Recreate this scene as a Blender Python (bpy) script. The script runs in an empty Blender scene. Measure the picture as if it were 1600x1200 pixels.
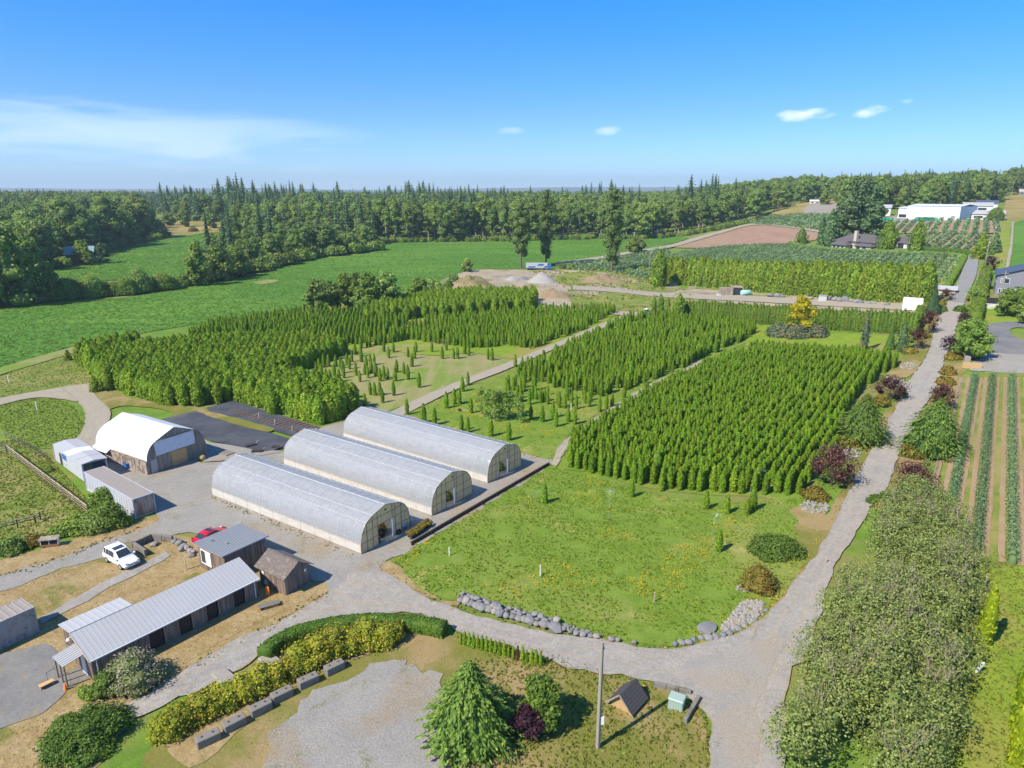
import bpy, bmesh, math, random
import numpy as np
from mathutils import Vector, Matrix, noise as mnoise
from mathutils.geometry import delaunay_2d_cdt

SC = bpy.context.scene
COL = SC.collection
R = math.radians
PI = math.pi
rnd = random.Random(7)
rng = np.random.default_rng(7)

# ------------------------------------------------------------------ camera
CAM_H, PITCH, FPX = 38.0, R(15.8), 1066.67
cam = bpy.data.cameras.new('camera')
cam.lens, cam.sensor_width = 24.0, 36.0
cam.clip_start, cam.clip_end = 0.5, 40000
cam_o = bpy.data.objects.new('camera', cam)
COL.objects.link(cam_o)
cam_o.location = (0, 0, CAM_H)
cam_o.rotation_euler = (R(90) - PITCH, 0, 0)
SC.camera = cam_o

# ------------------------------------------------------------------ light
SUN_EL = R(46)
SHX, SHY = 0.79, 0.61            # ground direction in which shadows fall
world = bpy.data.worlds.new('World')
SC.world = world
world.use_nodes = True
wn, wl = world.node_tree.nodes, world.node_tree.links
wn.clear()
def wnode(t, **k):
    n = wn.new(t)
    for a, b in k.items(): setattr(n, a, b)
    return n
w_out = wnode('ShaderNodeOutputWorld')
w_bg = wnode('ShaderNodeBackground')
w_sky = wnode('ShaderNodeTexSky', sky_type='NISHITA', sun_disc=False)
w_sky.sun_elevation = SUN_EL
w_sky.sun_rotation = math.atan2(-SHX, -SHY)
w_sky.altitude = 100
w_sky.air_density, w_sky.dust_density, w_sky.ozone_density = 1.0, 0.0, 4.0
w_bg.inputs[1].default_value = 0.145
SKY_SAT = wnode('ShaderNodeHueSaturation')
SKY_SAT.inputs['Saturation'].default_value = 1.2
SKY_SAT.inputs['Value'].default_value = 0.94
w_tint = wnode('ShaderNodeMixRGB', blend_type='MULTIPLY')
w_tint.inputs[0].default_value = 1.0
wl.new(w_sky.outputs[0], w_tint.inputs[1])
wl.new(w_tint.outputs[0], SKY_SAT.inputs['Color'])
w_tc0 = wnode('ShaderNodeTexCoord'); w_sp0 = wnode('ShaderNodeSeparateXYZ'); w_rmp = wnode('ShaderNodeValToRGB')
wl.new(w_tc0.outputs['Generated'], w_sp0.inputs[0]); wl.new(w_sp0.outputs[2], w_rmp.inputs[0])
w_rmp.color_ramp.elements[0].position, w_rmp.color_ramp.elements[0].color = 0.0, (0.49, 0.68, 0.93, 1)
w_rmp.color_ramp.elements[1].position, w_rmp.color_ramp.elements[1].color = 0.75, (1.0, 1.0, 1.0, 1)
for q_, c_ in ((0.10, (0.52, 0.63, 0.92, 1)), (0.24, (0.54, 0.72, 1.0, 1))):
    k_ = w_rmp.color_ramp.elements.new(q_); k_.color = c_
wl.new(w_rmp.outputs[0], w_tint.inputs[2])
# clouds: thin cirrus veil low on the left, a few small fair-weather puffs low on the right
w_tc = wnode('ShaderNodeTexCoord')
w_sep = wnode('ShaderNodeSeparateXYZ')
wl.new(w_tc.outputs['Generated'], w_sep.inputs[0])
def wmath(op, a, b=None, c=None, clamp=False):
    n = wnode('ShaderNodeMath', operation=op, use_clamp=clamp)
    for i, v in enumerate((a, b, c)):
        if v is None: continue
        if isinstance(v, (int, float)): n.inputs[i].default_value = v
        else: wl.new(v, n.inputs[i])
    return n.outputs[0]
az = wmath('ARCTAN2', w_sep.outputs[0], w_sep.outputs[1])      # 0 straight ahead, + to the right
el = wmath('ARCSINE', w_sep.outputs[2])
def wnoise(sx, sy, scale, detail, dist=0.0, off=0.0):
    cx = wnode('ShaderNodeCombineXYZ')
    wl.new(wmath('MULTIPLY_ADD', az, sx, off), cx.inputs[0])
    wl.new(wmath('MULTIPLY', el, sy), cx.inputs[1])
    n = wnode('ShaderNodeTexNoise')
    n.inputs['Scale'].default_value = scale
    n.inputs['Detail'].default_value = detail
    n.inputs['Distortion'].default_value = dist
    wl.new(cx.outputs[0], n.inputs['Vector'])
    return n.outputs['Fac']
def wblob(a0, e0, ra, re, tilt=0.0):
    da = wmath('SUBTRACT', az, a0)
    de = wmath('SUBTRACT', wmath('SUBTRACT', el, e0), wmath('MULTIPLY', da, tilt))
    q = wmath('ADD', wmath('POWER', wmath('DIVIDE', da, ra), 2.0), wmath('POWER', wmath('DIVIDE', de, re), 2.0))
    return wmath('SUBTRACT', 1.0, q)
puff_n = wnoise(1, 2.2, 26, 5, 0.3)
puff = None
for a0, e0, ra, re, tilt, s in ((0.386, 0.093, 0.043, 0.0085, 0.03, 0.9), (0.468, 0.097, 0.036, 0.0085, 0.22, 1.0),
                             (0.134, 0.079, 0.022, 0.006, 0.1, 0.45), (-0.002, 0.079, 0.03, 0.006, 0, 0.35)):
    b = wblob(a0, e0, ra, re, tilt)
    v = wmath('MULTIPLY', wmath('MULTIPLY_ADD', wmath('ADD', b, wmath('MULTIPLY_ADD', puff_n, 4.2, -2.4)), 0.8, 0.05, clamp=True), s)
    puff = v if puff is None else wmath('MAXIMUM', puff, v)
ci_n = wnoise(1.0, 6.5, 3.2, 7, 0.6, 3.7)
veil_a = wmath('MAXIMUM', wmath('MULTIPLY', wblob(-0.50, 0.060, 0.46, 0.075, -0.12), 1.0, clamp=True), 0.0)
veil_b = wmath('MAXIMUM', wmath('MULTIPLY', wblob(-0.70, 0.130, 0.20, 0.022, 0.05), 0.9, clamp=True), 0.0)
veil_c = wmath('MULTIPLY', wmath('MAXIMUM', veil_a, veil_b), wmath('MULTIPLY_ADD', ci_n, 6.0, -2.75, clamp=True))
cl = wmath('MAXIMUM', wmath('MULTIPLY', veil_c, 0.38), wmath('MULTIPLY', puff, 0.85), clamp=True)
w_mix = wnode('ShaderNodeMixRGB')
wl.new(cl, w_mix.inputs[0])
wl.new(SKY_SAT.outputs[0], w_mix.inputs[1])
w_mix.inputs[2].default_value = (6.2, 6.6, 7.1, 1)
wl.new(w_mix.outputs[0], w_bg.inputs[0])
wl.new(w_bg.outputs[0], w_out.inputs[0])

sun = bpy.data.lights.new('sun', 'SUN')
sun.energy, sun.angle, sun.color = 4.6, R(0.53), (1.0, 0.92, 0.79)
sun_o = bpy.data.objects.new('sun', sun)
COL.objects.link(sun_o)
_d = Vector((SHX * math.cos(SUN_EL), SHY * math.cos(SUN_EL), -math.sin(SUN_EL)))
sun_o.rotation_euler = _d.to_track_quat('-Z', 'Y').to_euler()
sun_o.location = (0, 0, 200)

SC.view_settings.view_transform = 'Standard'
SC.view_settings.look = 'None'
SC.view_settings.exposure = 0.62
SC.view_settings.gamma = 1.0
SC.view_settings.use_curve_mapping = False
SC.render.engine = 'CYCLES'
SC.cycles.use_denoising = True
SC.cycles.max_bounces = 5
SC.cycles.diffuse_bounces = 3
SC.cycles.glossy_bounces = 2
SC.cycles.transmission_bounces = 4
SC.cycles.transparent_max_bounces = 6
SC.cycles.volume_bounces = 0
SC.cycles.use_adaptive_sampling = True

# ------------------------------------------------------------------ ground shape and placing
_s, _c = math.sin(PITCH), math.cos(PITCH)
def S(t):
    t = max(0.0, min(1.0, t)); return t * t * (3 - 2 * t)
def elev(X, Y):
    u = X - 0.2 * Y
    return 18 * S(u / 190) + 22 * S((u - 190) / 500) + 12 * S((Y - 300) / 500)
def at(x, y, h=0.0):
    """the point of the place, h metres above the ground, that the photograph shows at pixel x, y"""
    dx, dy = (x - 800) / FPX, (599 - y) / FPX
    d = (dx, _c + dy * _s, -_s + dy * _c)
    lo, t = 0.0, 5.0
    f = lambda q: CAM_H + d[2] * q - elev(d[0] * q, d[1] * q) - h
    while t < 12000 and f(t) > 0:
        lo = t; t *= 1.03
    hi = t
    for _ in range(34):
        m = (lo + hi) / 2
        if f(m) < 0: hi = m
        else: lo = m
    X, Y = d[0] * hi, d[1] * hi
    return Vector((X, Y, elev(X, Y)))
def ang(a, b): return math.atan2(b[1] - a[1], b[0] - a[0])
def depth_of(p): return p[1] * _c - (p[2] - CAM_H) * _s
def pxm(p): return FPX / depth_of(p)               # photo pixels per metre at p
def height_px(p, npx): return npx / (pxm(p) * 0.965)

# ------------------------------------------------------------------ objects
def tag(o, label=None, cat=None, group=None, kind=None):
    if label: o['label'] = label
    if cat: o['category'] = cat
    if group: o['group'] = group
    if kind: o['kind'] = kind
    return o
def thing(name, label, cat, loc=(0, 0, 0), rz=0.0, group=None):
    o = bpy.data.objects.new(name, None)
    o.empty_display_size = 0.2
    COL.objects.link(o)
    o.location = loc; o.rotation_euler = (0, 0, rz)
    return tag(o, label, cat, group)
def link(name, me, parent=None, loc=None, rz=None):
    o = bpy.data.objects.new(name, me)
    COL.objects.link(o)
    if parent is not None: o.parent = parent
    if loc is not None: o.location = loc
    if rz is not None: o.rotation_euler = (0, 0, rz)
    return o
def copy_tree(o, parent=None):
    c = o.copy(); COL.objects.link(c)
    if parent is not None: c.parent = parent
    for ch in o.children: copy_tree(ch, c)
    return c

class MB:
    """collects simple shapes and links them as one mesh"""
    def __init__(s): s.v, s.f, s.m, s.sm = [], [], [], []
    def face(s, pts, m=0, smooth=False):
        i = len(s.v); s.v += [tuple(p) for p in pts]; s.f.append(tuple(range(i, i + len(pts)))); s.m.append(m); s.sm.append(smooth); return s
    def mesh(s, vs, fs, m=0, smooth=False):
        i = len(s.v); s.v += [tuple(p) for p in vs]
        for f in fs: s.f.append(tuple(i + k for k in f)); s.m.append(m); s.sm.append(smooth)
        return s
    def box(s, x0, x1, y0, y1, z0, z1, m=0, mat=None):
        vs = [Vector(p) for p in ((x0, y0, z0), (x1, y0, z0), (x1, y1, z0), (x0, y1, z0), (x0, y0, z1), (x1, y0, z1), (x1, y1, z1), (x0, y1, z1))]
        if mat is not None: vs = [mat @ v for v in vs]
        return s.mesh(vs, [(0, 3, 2, 1), (4, 5, 6, 7), (0, 1, 5, 4), (1, 2, 6, 5), (2, 3, 7, 6), (3, 0, 4, 7)], m)
    def bbox(s, x0, x1, y0, y1, z0, z1, b=0.05, m=0):
        """box with chamfered vertical and top edges"""
        def ring(z, k): return [(x0 + k, y0 + b, z), (x0 + b, y0 + k, z), (x1 - b, y0 + k, z), (x1 - k, y0 + b, z), (x1 - k, y1 - b, z), (x1 - b, y1 - k, z), (x0 + b, y1 - k, z), (x0 + k, y1 - b, z)]
        vs = ring(z0, 0) + ring(z1 - b, 0) + [(x0 + b, y0 + b, z1)] * 2 + [(x1 - b, y0 + b, z1)] * 2 + [(x1 - b, y1 - b, z1)] * 2 + [(x0 + b, y1 - b, z1)] * 2
        fs = [(k, (k + 1) % 8, 8 + (k + 1) % 8, 8 + k) for k in range(8)] + [(8 + k, 8 + (k + 1) % 8, 16 + (k + 1) % 8, 16 + k) for k in range(8)] + [(16, 18, 20, 22)]
        return s.mesh(vs, fs, m)
    def beam(s, a, b, w, h=None, m=0):
        """square bar from a to b"""
        a, b = Vector(a), Vector(b); h = h or w
        d = (b - a)
        if d.length < 1e-6: return s
        q = d.to_track_quat('X', 'Z').to_matrix().to_4x4()
        return s.box(0, d.length, -w / 2, w / 2, -h / 2, h / 2, m, Matrix.Translation(a) @ q)
    def tube(s, pts, rad, n=8, m=0, cap=True, smooth=True):
        pts = [Vector(p) for p in pts]
        rads = rad if isinstance(rad, (list, tuple)) else [rad] * len(pts)
        vs, fs = [], []
        for i, p in enumerate(pts):
            d = (pts[min(i + 1, len(pts) - 1)] - pts[max(i - 1, 0)]).normalized()
            a = d.orthogonal().normalized() if abs(d.z) < 0.99 else Vector((1, 0, 0))
            b = d.cross(a).normalized()
            for k in range(n):
                t = 2 * PI * k / n
                vs.append(p + (a * math.cos(t) + b * math.sin(t)) * rads[i])
        for i in range(len(pts) - 1):
            for k in range(n):
                fs.append((i * n + k, i * n + (k + 1) % n, (i + 1) * n + (k + 1) % n, (i + 1) * n + k))
        s.mesh(vs, fs, m, smooth)
        if cap:
            s.face([vs[k] for k in range(n)][::-1], m); s.face([vs[-n + k] for k in range(n)], m)
        return s
    def lathe(s, prof, n=16, m=0, c=(0, 0, 0), smooth=True):
        vs = []
        for r, z in prof:
            for k in range(n):
                t = 2 * PI * k / n; vs.append((c[0] + r * math.cos(t), c[1] + r * math.sin(t), c[2] + z))
        fs = [(i * n + k, i * n + (k + 1) % n, (i + 1) * n + (k + 1) % n, (i + 1) * n + k) for i in range(len(prof) - 1) for k in range(n)]
        return s.mesh(vs, fs, m, smooth)
    def data(s, name, mats):
        me = bpy.data.meshes.new(name)
        me.from_pydata(s.v, [], s.f)
        for mm in (mats if isinstance(mats, (list, tuple)) else [mats]): me.materials.append(mm)
        me.polygons.foreach_set('material_index', s.m)
        me.polygons.foreach_set('use_smooth', s.sm)
        me.update()
        return me
    def build(s, name, mats, parent=None, loc=None, rz=None): return link(name, s.data(name, mats), parent, loc, rz)

def np_mesh(name, V, quads, mat, tint=None, smooth=False):
    V = np.asarray(V, dtype=np.float32); Q = np.asarray(quads, dtype=np.int32)
    me = bpy.data.meshes.new(name)
    n, k = Q.shape
    me.vertices.add(len(V)); me.vertices.foreach_set('co', V.ravel())
    me.loops.add(n * k); me.loops.foreach_set('vertex_index', Q.ravel())
    me.polygons.add(n)
    me.polygons.foreach_set('loop_start', np.arange(0, n * k, k, dtype=np.int32))
    me.polygons.foreach_set('loop_total', np.full(n, k, dtype=np.int32))
    if smooth: me.polygons.foreach_set('use_smooth', np.ones(n, dtype=bool))
    me.materials.append(mat)
    if tint is not None:
        a = me.attributes.new('tint', 'FLOAT', 'POINT'); a.data.foreach_set('value', np.asarray(tint, dtype=np.float32))
    me.update(calc_edges=True)
    return me

# ------------------------------------------------------------------ materials
MATS = {}
class NT:
    def __init__(s, name):
        s.m = bpy.data.materials.new(name); s.m.use_nodes = True
        s.t = s.m.node_tree; s.t.nodes.clear()
        s.out = s.n('ShaderNodeOutputMaterial')
    def n(s, t, **k):
        nd = s.t.nodes.new(t)
        for a, b in k.items(): setattr(nd, a, b)
        return nd
    def l(s, a, b): s.t.links.new(a, b)
    def put(s, sock, v):
        if isinstance(v, bpy.types.NodeSocket): s.l(v, sock)
        elif isinstance(v, (tuple, list)): sock.default_value = tuple(v) + ((1,) if len(v) == 3 and len(sock.default_value) == 4 else ())
        else: sock.default_value = v
    def math(s, op, a, b=None, c=None, clamp=False):
        nd = s.n('ShaderNodeMath', operation=op, use_clamp=clamp)
        for i, v in enumerate((a, b, c)):
            if v is not None: s.put(nd.inputs[i], v)
        return nd.outputs[0]
    def mix(s, f, a, b, bt='MIX'):
        nd = s.n('ShaderNodeMixRGB', blend_type=bt)
        s.put(nd.inputs[0], f); s.put(nd.inputs[1], a); s.put(nd.inputs[2], b)
        return nd.outputs[0]
    def noise(s, vec, scale, detail=3, rough=0.55, dist=0.0):
        nd = s.n('ShaderNodeTexNoise')
        nd.inputs['Scale'].default_value = scale; nd.inputs['Detail'].default_value = detail
        nd.inputs['Roughness'].default_value = rough; nd.inputs['Distortion'].default_value = dist
        if vec is not None: s.l(vec, nd.inputs['Vector'])
        return nd.outputs['Fac']
    def ramp(s, f, lo, hi):
        nd = s.n('ShaderNodeMapRange', interpolation_type='SMOOTHSTEP')
        s.put(nd.inputs[0], f); nd.inputs[1].default_value = lo; nd.inputs[2].default_value = hi
        return nd.outputs[0]
    def pos(s): return s.n('ShaderNodeNewGeometry').outputs['Position']
    def obj(s): return s.n('ShaderNodeTexCoord').outputs['Object']
    def scaled(s, vec, sx, sy, sz, rz=0.0):
        nd = s.n('ShaderNodeMapping'); nd.inputs['Scale'].default_value = (sx, sy, sz); nd.inputs['Rotation'].default_value = (0, 0, rz)
        s.l(vec, nd.inputs['Vector']); return nd.outputs[0]
    def bump(s, h, strength, dist):
        nd = s.n('ShaderNodeBump'); nd.inputs['Strength'].default_value = strength; nd.inputs['Distance'].default_value = dist
        s.l(h, nd.inputs['Height']); return nd.outputs[0]
    def bsdf(s, col, rough=0.85, spec=0.25, metal=0.0, normal=None, **k):
        b = s.n('ShaderNodeBsdfPrincipled')
        s.put(b.inputs['Base Color'], col); s.put(b.inputs['Roughness'], rough)
        b.inputs['Specular IOR Level'].default_value = spec; b.inputs['Metallic'].default_value = metal
        if normal is not None: s.l(normal, b.inputs['Normal'])
        for a, v in k.items(): s.put(b.inputs[a.replace('_', ' ')], v)
        s.l(b.outputs[0], s.out.inputs[0]); return b

def foliage(name, dark, light, trans=0.25, extra=None, rough=0.6, spec=0.18, vary=0.35, hue=0.022):
    """leaf material: colour differs leaf by leaf (tint) and plant by plant"""
    t = NT(name)
    a = t.n('ShaderNodeAttribute', attribute_name='tint').outputs['Fac']
    r = t.n('ShaderNodeObjectInfo').outputs['Random']
    K = (1.70, 1.53, 1.40)
    dark, light = tuple(v * k for v, k in zip(dark, K)), tuple(v * k for v, k in zip(light, K))
    c = t.mix(a, dark, light)
    if extra is not None:                     # a share of leaves of another colour
        c = t.mix(t.math('GREATER_THAN', a, extra[1]), c, extra[0])
    v = t.math('MULTIPLY_ADD', r, vary, 1 - vary / 2)
    hs = t.n('ShaderNodeHueSaturation')
    t.put(hs.inputs['Hue'], t.math('MULTIPLY_ADD', t.math('FRACT', t.math('MULTIPLY', r, 7.31)), hue, 0.5 - hue / 2))
    t.put(hs.inputs['Value'], v); t.l(c, hs.inputs['Color'])
    b = t.bsdf(hs.outputs[0], rough, spec)
    tr = t.n('ShaderNodeBsdfTranslucent'); t.l(t.mix(0.5, hs.outputs[0], (0.25, 0.4, 0.03), 'MIX') if False else hs.outputs[0], tr.inputs[0])
    mx = t.n('ShaderNodeMixShader'); mx.inputs[0].default_value = trans + 0.10
    t.l(b.outputs[0], mx.inputs[1]); t.l(tr.outputs[0], mx.inputs[2]); t.l(mx.outputs[0], t.out.inputs[0])
    MATS[name] = t.m; return t.m

def ground(name, base, alt, patch, fine=(0.8, 1.25), big=0.05, mid=0.45, small=5.0, spots=None, bump=0.06, spot_at=(0.62, 0.7), spot_scale=0.35, rough=0.95, streak=None, thr=(0.45, 0.6)):
    t = NT(name)
    p = t.pos()
    c = t.mix(t.ramp(t.noise(p, mid, 5, 0.6), 0.35, 0.65), base, alt)
    c = t.mix(t.ramp(t.noise(p, big, 6, 0.62, 0.4), *thr), c, patch)
    if streak:
        sv = t.noise(t.scaled(p, streak[1], streak[2], 1, streak[3]), 1.0, 4, 0.6)
        c = t.mix(t.math('MULTIPLY', t.ramp(sv, 0.45, 0.62), streak[4]), c, streak[0])
    f = t.noise(p, small, 3, 0.7)
    f2 = t.noise(p, small * 4.3, 2, 0.6)
    if spots:
        sm = t.math('MULTIPLY', t.ramp(t.noise(p, spot_scale, 4, 0.6, 0.5), *spot_at), t.ramp(t.noise(p, small * 0.7, 2, 0.7), 0.42, 0.56))
        c = t.mix(sm, c, spots)
    k = t.math('MULTIPLY_ADD', t.math('ADD', t.math('MULTIPLY', f, 0.6), t.math('MULTIPLY', f2, 0.4)), (fine[1] - fine[0]) * 2.2, fine[0] - (fine[1] - fine[0]) * 0.6)
    c = t.mix(1.0, c, t.n('ShaderNodeCombineXYZ').outputs[0], 'MULTIPLY') if False else c
    hs = t.n('ShaderNodeHueSaturation'); t.l(k, hs.inputs['Value']); t.l(c, hs.inputs['Color'])
    nb = t.bump(t.math('ADD', f, t.math('MULTIPLY', f2, 0.5)), 0.9, bump)
    t.bsdf(hs.outputs[0], rough, 0.12, normal=nb)
    MATS[name] = t.m; return t.m

def plain(name, col, rough=0.6, spec=0.4, metal=0.0, var=0.12, scale=3.0, bump=0.0, dirt=None, dirt_at=(0.52, 0.66), dirt_scale=1.2, stretch=None):
    t = NT(name)
    p = t.obj()
    if stretch: p = t.scaled(p, *stretch)
    n = t.noise(p, scale, 5, 0.6)
    c = col
    if dirt is not None:
        c = t.mix(t.math('MULTIPLY', t.ramp(t.noise(p, dirt_scale, 6, 0.65), *dirt_at), 0.85), col, dirt)
    hs = t.n('ShaderNodeHueSaturation'); t.put(hs.inputs['Color'], c)
    t.l(t.math('MULTIPLY_ADD', n, 2 * var, 1 - var), hs.inputs['Value'])
    t.bsdf(hs.outputs[0], rough, spec, metal, normal=t.bump(n, 0.5, bump) if bump else None)
    MATS[name] = t.m; return t.m
M = MATS

# leaves
foliage('cedar_leaf', (0.048, 0.115, 0.009), (0.19, 0.315, 0.017), 0.22)
foliage('thuja_leaf', (0.08, 0.16, 0.012), (0.235, 0.35, 0.032), 0.25)
foliage('hedge_cedar_leaf', (0.06, 0.125, 0.012), (0.205, 0.29, 0.032), 0.22)
foliage('column_leaf', (0.048, 0.105, 0.014), (0.15, 0.225, 0.03), 0.22)
foliage('fir_leaf', (0.032, 0.072, 0.03), (0.102, 0.168, 0.06), 0.10, vary=0.5)
foliage('broad_leaf', (0.064, 0.118, 0.025), (0.19, 0.275, 0.062), 0.22, vary=0.6)
foliage('bright_leaf', (0.07, 0.135, 0.022), (0.2, 0.285, 0.05), 0.25, vary=0.4)
foliage('poplar_leaf', (0.045, 0.085, 0.022), (0.14, 0.195, 0.05), 0.22)
foliage('deodar_leaf', (0.042, 0.095, 0.018), (0.15, 0.235, 0.042), 0.18)
foliage('plum_leaf', (0.030, 0.012, 0.014), (0.105, 0.050, 0.040), 0.15, extra=((0.20, 0.11, 0.07), 0.8))
foliage('dark_plum_leaf', (0.016, 0.007, 0.014), (0.050, 0.022, 0.034), 0.12)
foliage('gold_shrub_leaf', (0.085, 0.09, 0.016), (0.25, 0.215, 0.036), 0.2, extra=((0.30, 0.17, 0.05), 0.86))
foliage('rhodo_leaf', (0.08, 0.12, 0.012), (0.33, 0.335, 0.028), 0.2, extra=((0.36, 0.22, 0.06), 0.93))
foliage('gold_leaf', (0.22, 0.235, 0.008), (0.5, 0.48, 0.018), 0.25)
foliage('juniper_leaf', (0.035, 0.070, 0.040), (0.120, 0.170, 0.095), 0.15, extra=((0.33, 0.26, 0.12), 0.74))
foliage('box_leaf', (0.03, 0.072, 0.012), (0.105, 0.175, 0.026), 0.18)
foliage('yew_leaf', (0.022, 0.065, 0.012), (0.095, 0.175, 0.016), 0.15)
foliage('willow_leaf', (0.082, 0.122, 0.032), (0.225, 0.28, 0.088), 0.22)
foliage('blueberry_leaf', (0.07, 0.135, 0.06), (0.175, 0.265, 0.12), 0.2)
foliage('flower_shrub_leaf', (0.080, 0.120, 0.030), (0.21, 0.23, 0.09), 0.2, extra=((0.42, 0.34, 0.27), 0.45))
foliage('crop_leaf', (0.055, 0.128, 0.016), (0.122, 0.23, 0.028), 0.25, vary=0.5)
foliage('meadow_leaf', (0.095, 0.165, 0.016), (0.175, 0.25, 0.028), 0.25, vary=0.6)
foliage('pasture_blade', (0.09, 0.125, 0.02), (0.175, 0.205, 0.04), 0.22, vary=0.5)
foliage('dry_grass_blade', (0.17, 0.125, 0.050), (0.29, 0.215, 0.090), 0.15, vary=0.5)
foliage('flower_petal', (0.36, 0.26, 0.01), (0.6, 0.42, 0.014), 0.2)
foliage('columnar_leaf', (0.100, 0.170, 0.008), (0.260, 0.340, 0.014), 0.22)
plain('bark', (0.17, 0.13, 0.095), 0.9, 0.1, var=0.3, bump=0.02)
plain('pale_bark', (0.34, 0.31, 0.26), 0.9, 0.1, var=0.25)
plain('twig', (0.33, 0.275, 0.19), 0.9, 0.1, var=0.35)
# grounds
ground('grass_ground', (0.105, 0.190, 0.022), (0.150, 0.235, 0.030), (0.205, 0.200, 0.060))
ground('meadow_ground', (0.130, 0.205, 0.024), (0.170, 0.240, 0.034), (0.230, 0.245, 0.060), spots=(0.36, 0.30, 0.10), spot_at=(0.58, 0.70), spot_scale=0.16, thr=(0.5, 0.66), small=3, fine=(0.75, 1.25))
ground('crop_ground', (0.080, 0.190, 0.022), (0.102, 0.225, 0.028), (0.130, 0.250, 0.032), fine=(0.75, 1.25), big=0.015, mid=0.3, small=1.4, bump=0.2, streak=((0.058, 0.155, 0.028), 0.010, 0.22, R(12), 0.55))
ground('dry_grass', (0.290, 0.205, 0.088), (0.350, 0.260, 0.130), (0.180, 0.170, 0.044), fine=(0.65, 1.35), mid=0.5, big=0.14, small=2.2, bump=0.10, thr=(0.52, 0.64))
ground('straw_ground', (0.275, 0.240, 0.105), (0.235, 0.235, 0.078), (0.165, 0.235, 0.036), mid=0.25, big=0.07, fine=(0.7, 1.3), small=2.5, streak=((0.33, 0.27, 0.14), 0.35, 0.03, R(33), 0.5))
ground('lawn_ground', (0.155, 0.235, 0.020), (0.200, 0.270, 0.028), (0.26, 0.235, 0.060), mid=0.3)
ground('dry_lawn', (0.191, 0.174, 0.043), (0.153, 0.166, 0.030), (0.306, 0.221, 0.102), mid=0.3, big=0.1)
ground('pasture_ground', (0.130, 0.195, 0.028), (0.185, 0.215, 0.042), (0.255, 0.235, 0.075), mid=0.5, big=0.14)
ground('gravel', (0.286, 0.262, 0.229), (0.311, 0.285, 0.247), (0.290, 0.247, 0.196), fine=(0.60, 1.4), mid=0.4, big=0.08, small=8, bump=0.04)
ground('junction_gravel', (0.293, 0.268, 0.233), (0.327, 0.297, 0.256), (0.326, 0.279, 0.218), fine=(0.62, 1.4), mid=0.4, big=0.12, small=8, bump=0.04)
ground('blue_gravel', (0.276, 0.257, 0.229), (0.306, 0.283, 0.249), (0.301, 0.238, 0.154), fine=(0.55, 1.48), mid=0.3, big=0.09, small=7, bump=0.05, thr=(0.5, 0.68), spots=(0.20, 0.19, 0.10), spot_scale=0.35, spot_at=(0.52, 0.72))
ground('tan_soil', (0.385, 0.310, 0.215), (0.330, 0.270, 0.175), (0.200, 0.205, 0.066), fine=(0.65, 1.35), mid=0.14, big=0.045, small=1.2, thr=(0.5, 0.6), spots=(0.20, 0.18, 0.15), spot_scale=0.1, spot_at=(0.52, 0.66))
ground('row_soil', (0.338, 0.241, 0.148), (0.302, 0.209, 0.126), (0.274, 0.202, 0.115), mid=0.5)
ground('red_soil', (0.285, 0.155, 0.105), (0.320, 0.190, 0.130), (0.300, 0.200, 0.120), fine=(0.7, 1.3), mid=0.15, big=0.04, small=1.0, streak=((0.36, 0.27, 0.19), 0.02, 0.35, R(60), 0.55))
ground('asphalt', (0.140, 0.140, 0.143), (0.168, 0.168, 0.164), (0.189, 0.182, 0.168), mid=0.3, big=0.1, bump=0.01)
ground('old_asphalt', (0.185, 0.180, 0.172), (0.225, 0.215, 0.195), (0.270, 0.215, 0.140), mid=0.35, big=0.12, bump=0.01, small=5, thr=(0.5, 0.6), fine=(0.7, 1.3))
ground('weed_cloth', (0.060, 0.064, 0.076), (0.085, 0.090, 0.103), (0.125, 0.128, 0.135), fine=(0.8, 1.2), mid=0.25, big=0.09, small=3, bump=0.01, thr=(0.5, 0.7))
ground('hill_ground', (0.07, 0.11, 0.05), (0.09, 0.13, 0.06), (0.14, 0.16, 0.07), big=0.002, mid=0.01, small=0.05)
ground('soil_mound', (0.265, 0.190, 0.115), (0.310, 0.225, 0.130), (0.170, 0.165, 0.060), fine=(0.6, 1.4), mid=0.3, big=0.14, small=1.5, bump=0.2, thr=(0.5, 0.62))
ground('gold_field', (0.336, 0.252, 0.098), (0.294, 0.217, 0.077), (0.210, 0.203, 0.056), mid=0.08, big=0.03)
# building and object materials
def boards(name, col, alt, rough=0.85):
    t = NT(name); p = t.obj()
    n = t.noise(t.scaled(p, 5, 5, 0.35), 1.0, 4, 0.6); n2 = t.noise(p, 0.8, 4, 0.6)
    c = t.mix(t.ramp(n, 0.35, 0.65), col, alt)
    hs = t.n('ShaderNodeHueSaturation'); t.l(c, hs.inputs['Color']); t.l(t.math('MULTIPLY_ADD', n2, 0.6, 0.7), hs.inputs['Value'])
    t.bsdf(hs.outputs[0], rough, 0.15); MATS[name] = t.m
boards('grey_boards', (0.30, 0.245, 0.20), (0.17, 0.135, 0.11))
boards('brown_boards', (0.33, 0.25, 0.185), (0.17, 0.12, 0.09))
boards('old_boards', (0.38, 0.32, 0.25), (0.22, 0.18, 0.14))
boards('timber', (0.40, 0.31, 0.21), (0.27, 0.20, 0.14))
boards('pale_timber', (0.56, 0.47, 0.36), (0.42, 0.34, 0.25))
plain('metal_roof', (0.40, 0.395, 0.39), 0.55, 0.4, 0.0, var=0.07, scale=0.6, dirt=(0.40, 0.40, 0.41), dirt_scale=0.35)
plain('annex_roof', (0.43, 0.425, 0.42), 0.55, 0.4, 0.0, var=0.06, scale=0.7)
plain('hoop_metal', (0.66, 0.67, 0.68), 0.4, 0.4, var=0.03)
plain('white_metal', (0.74, 0.76, 0.80), 0.45, 0.4, var=0.06)
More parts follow.
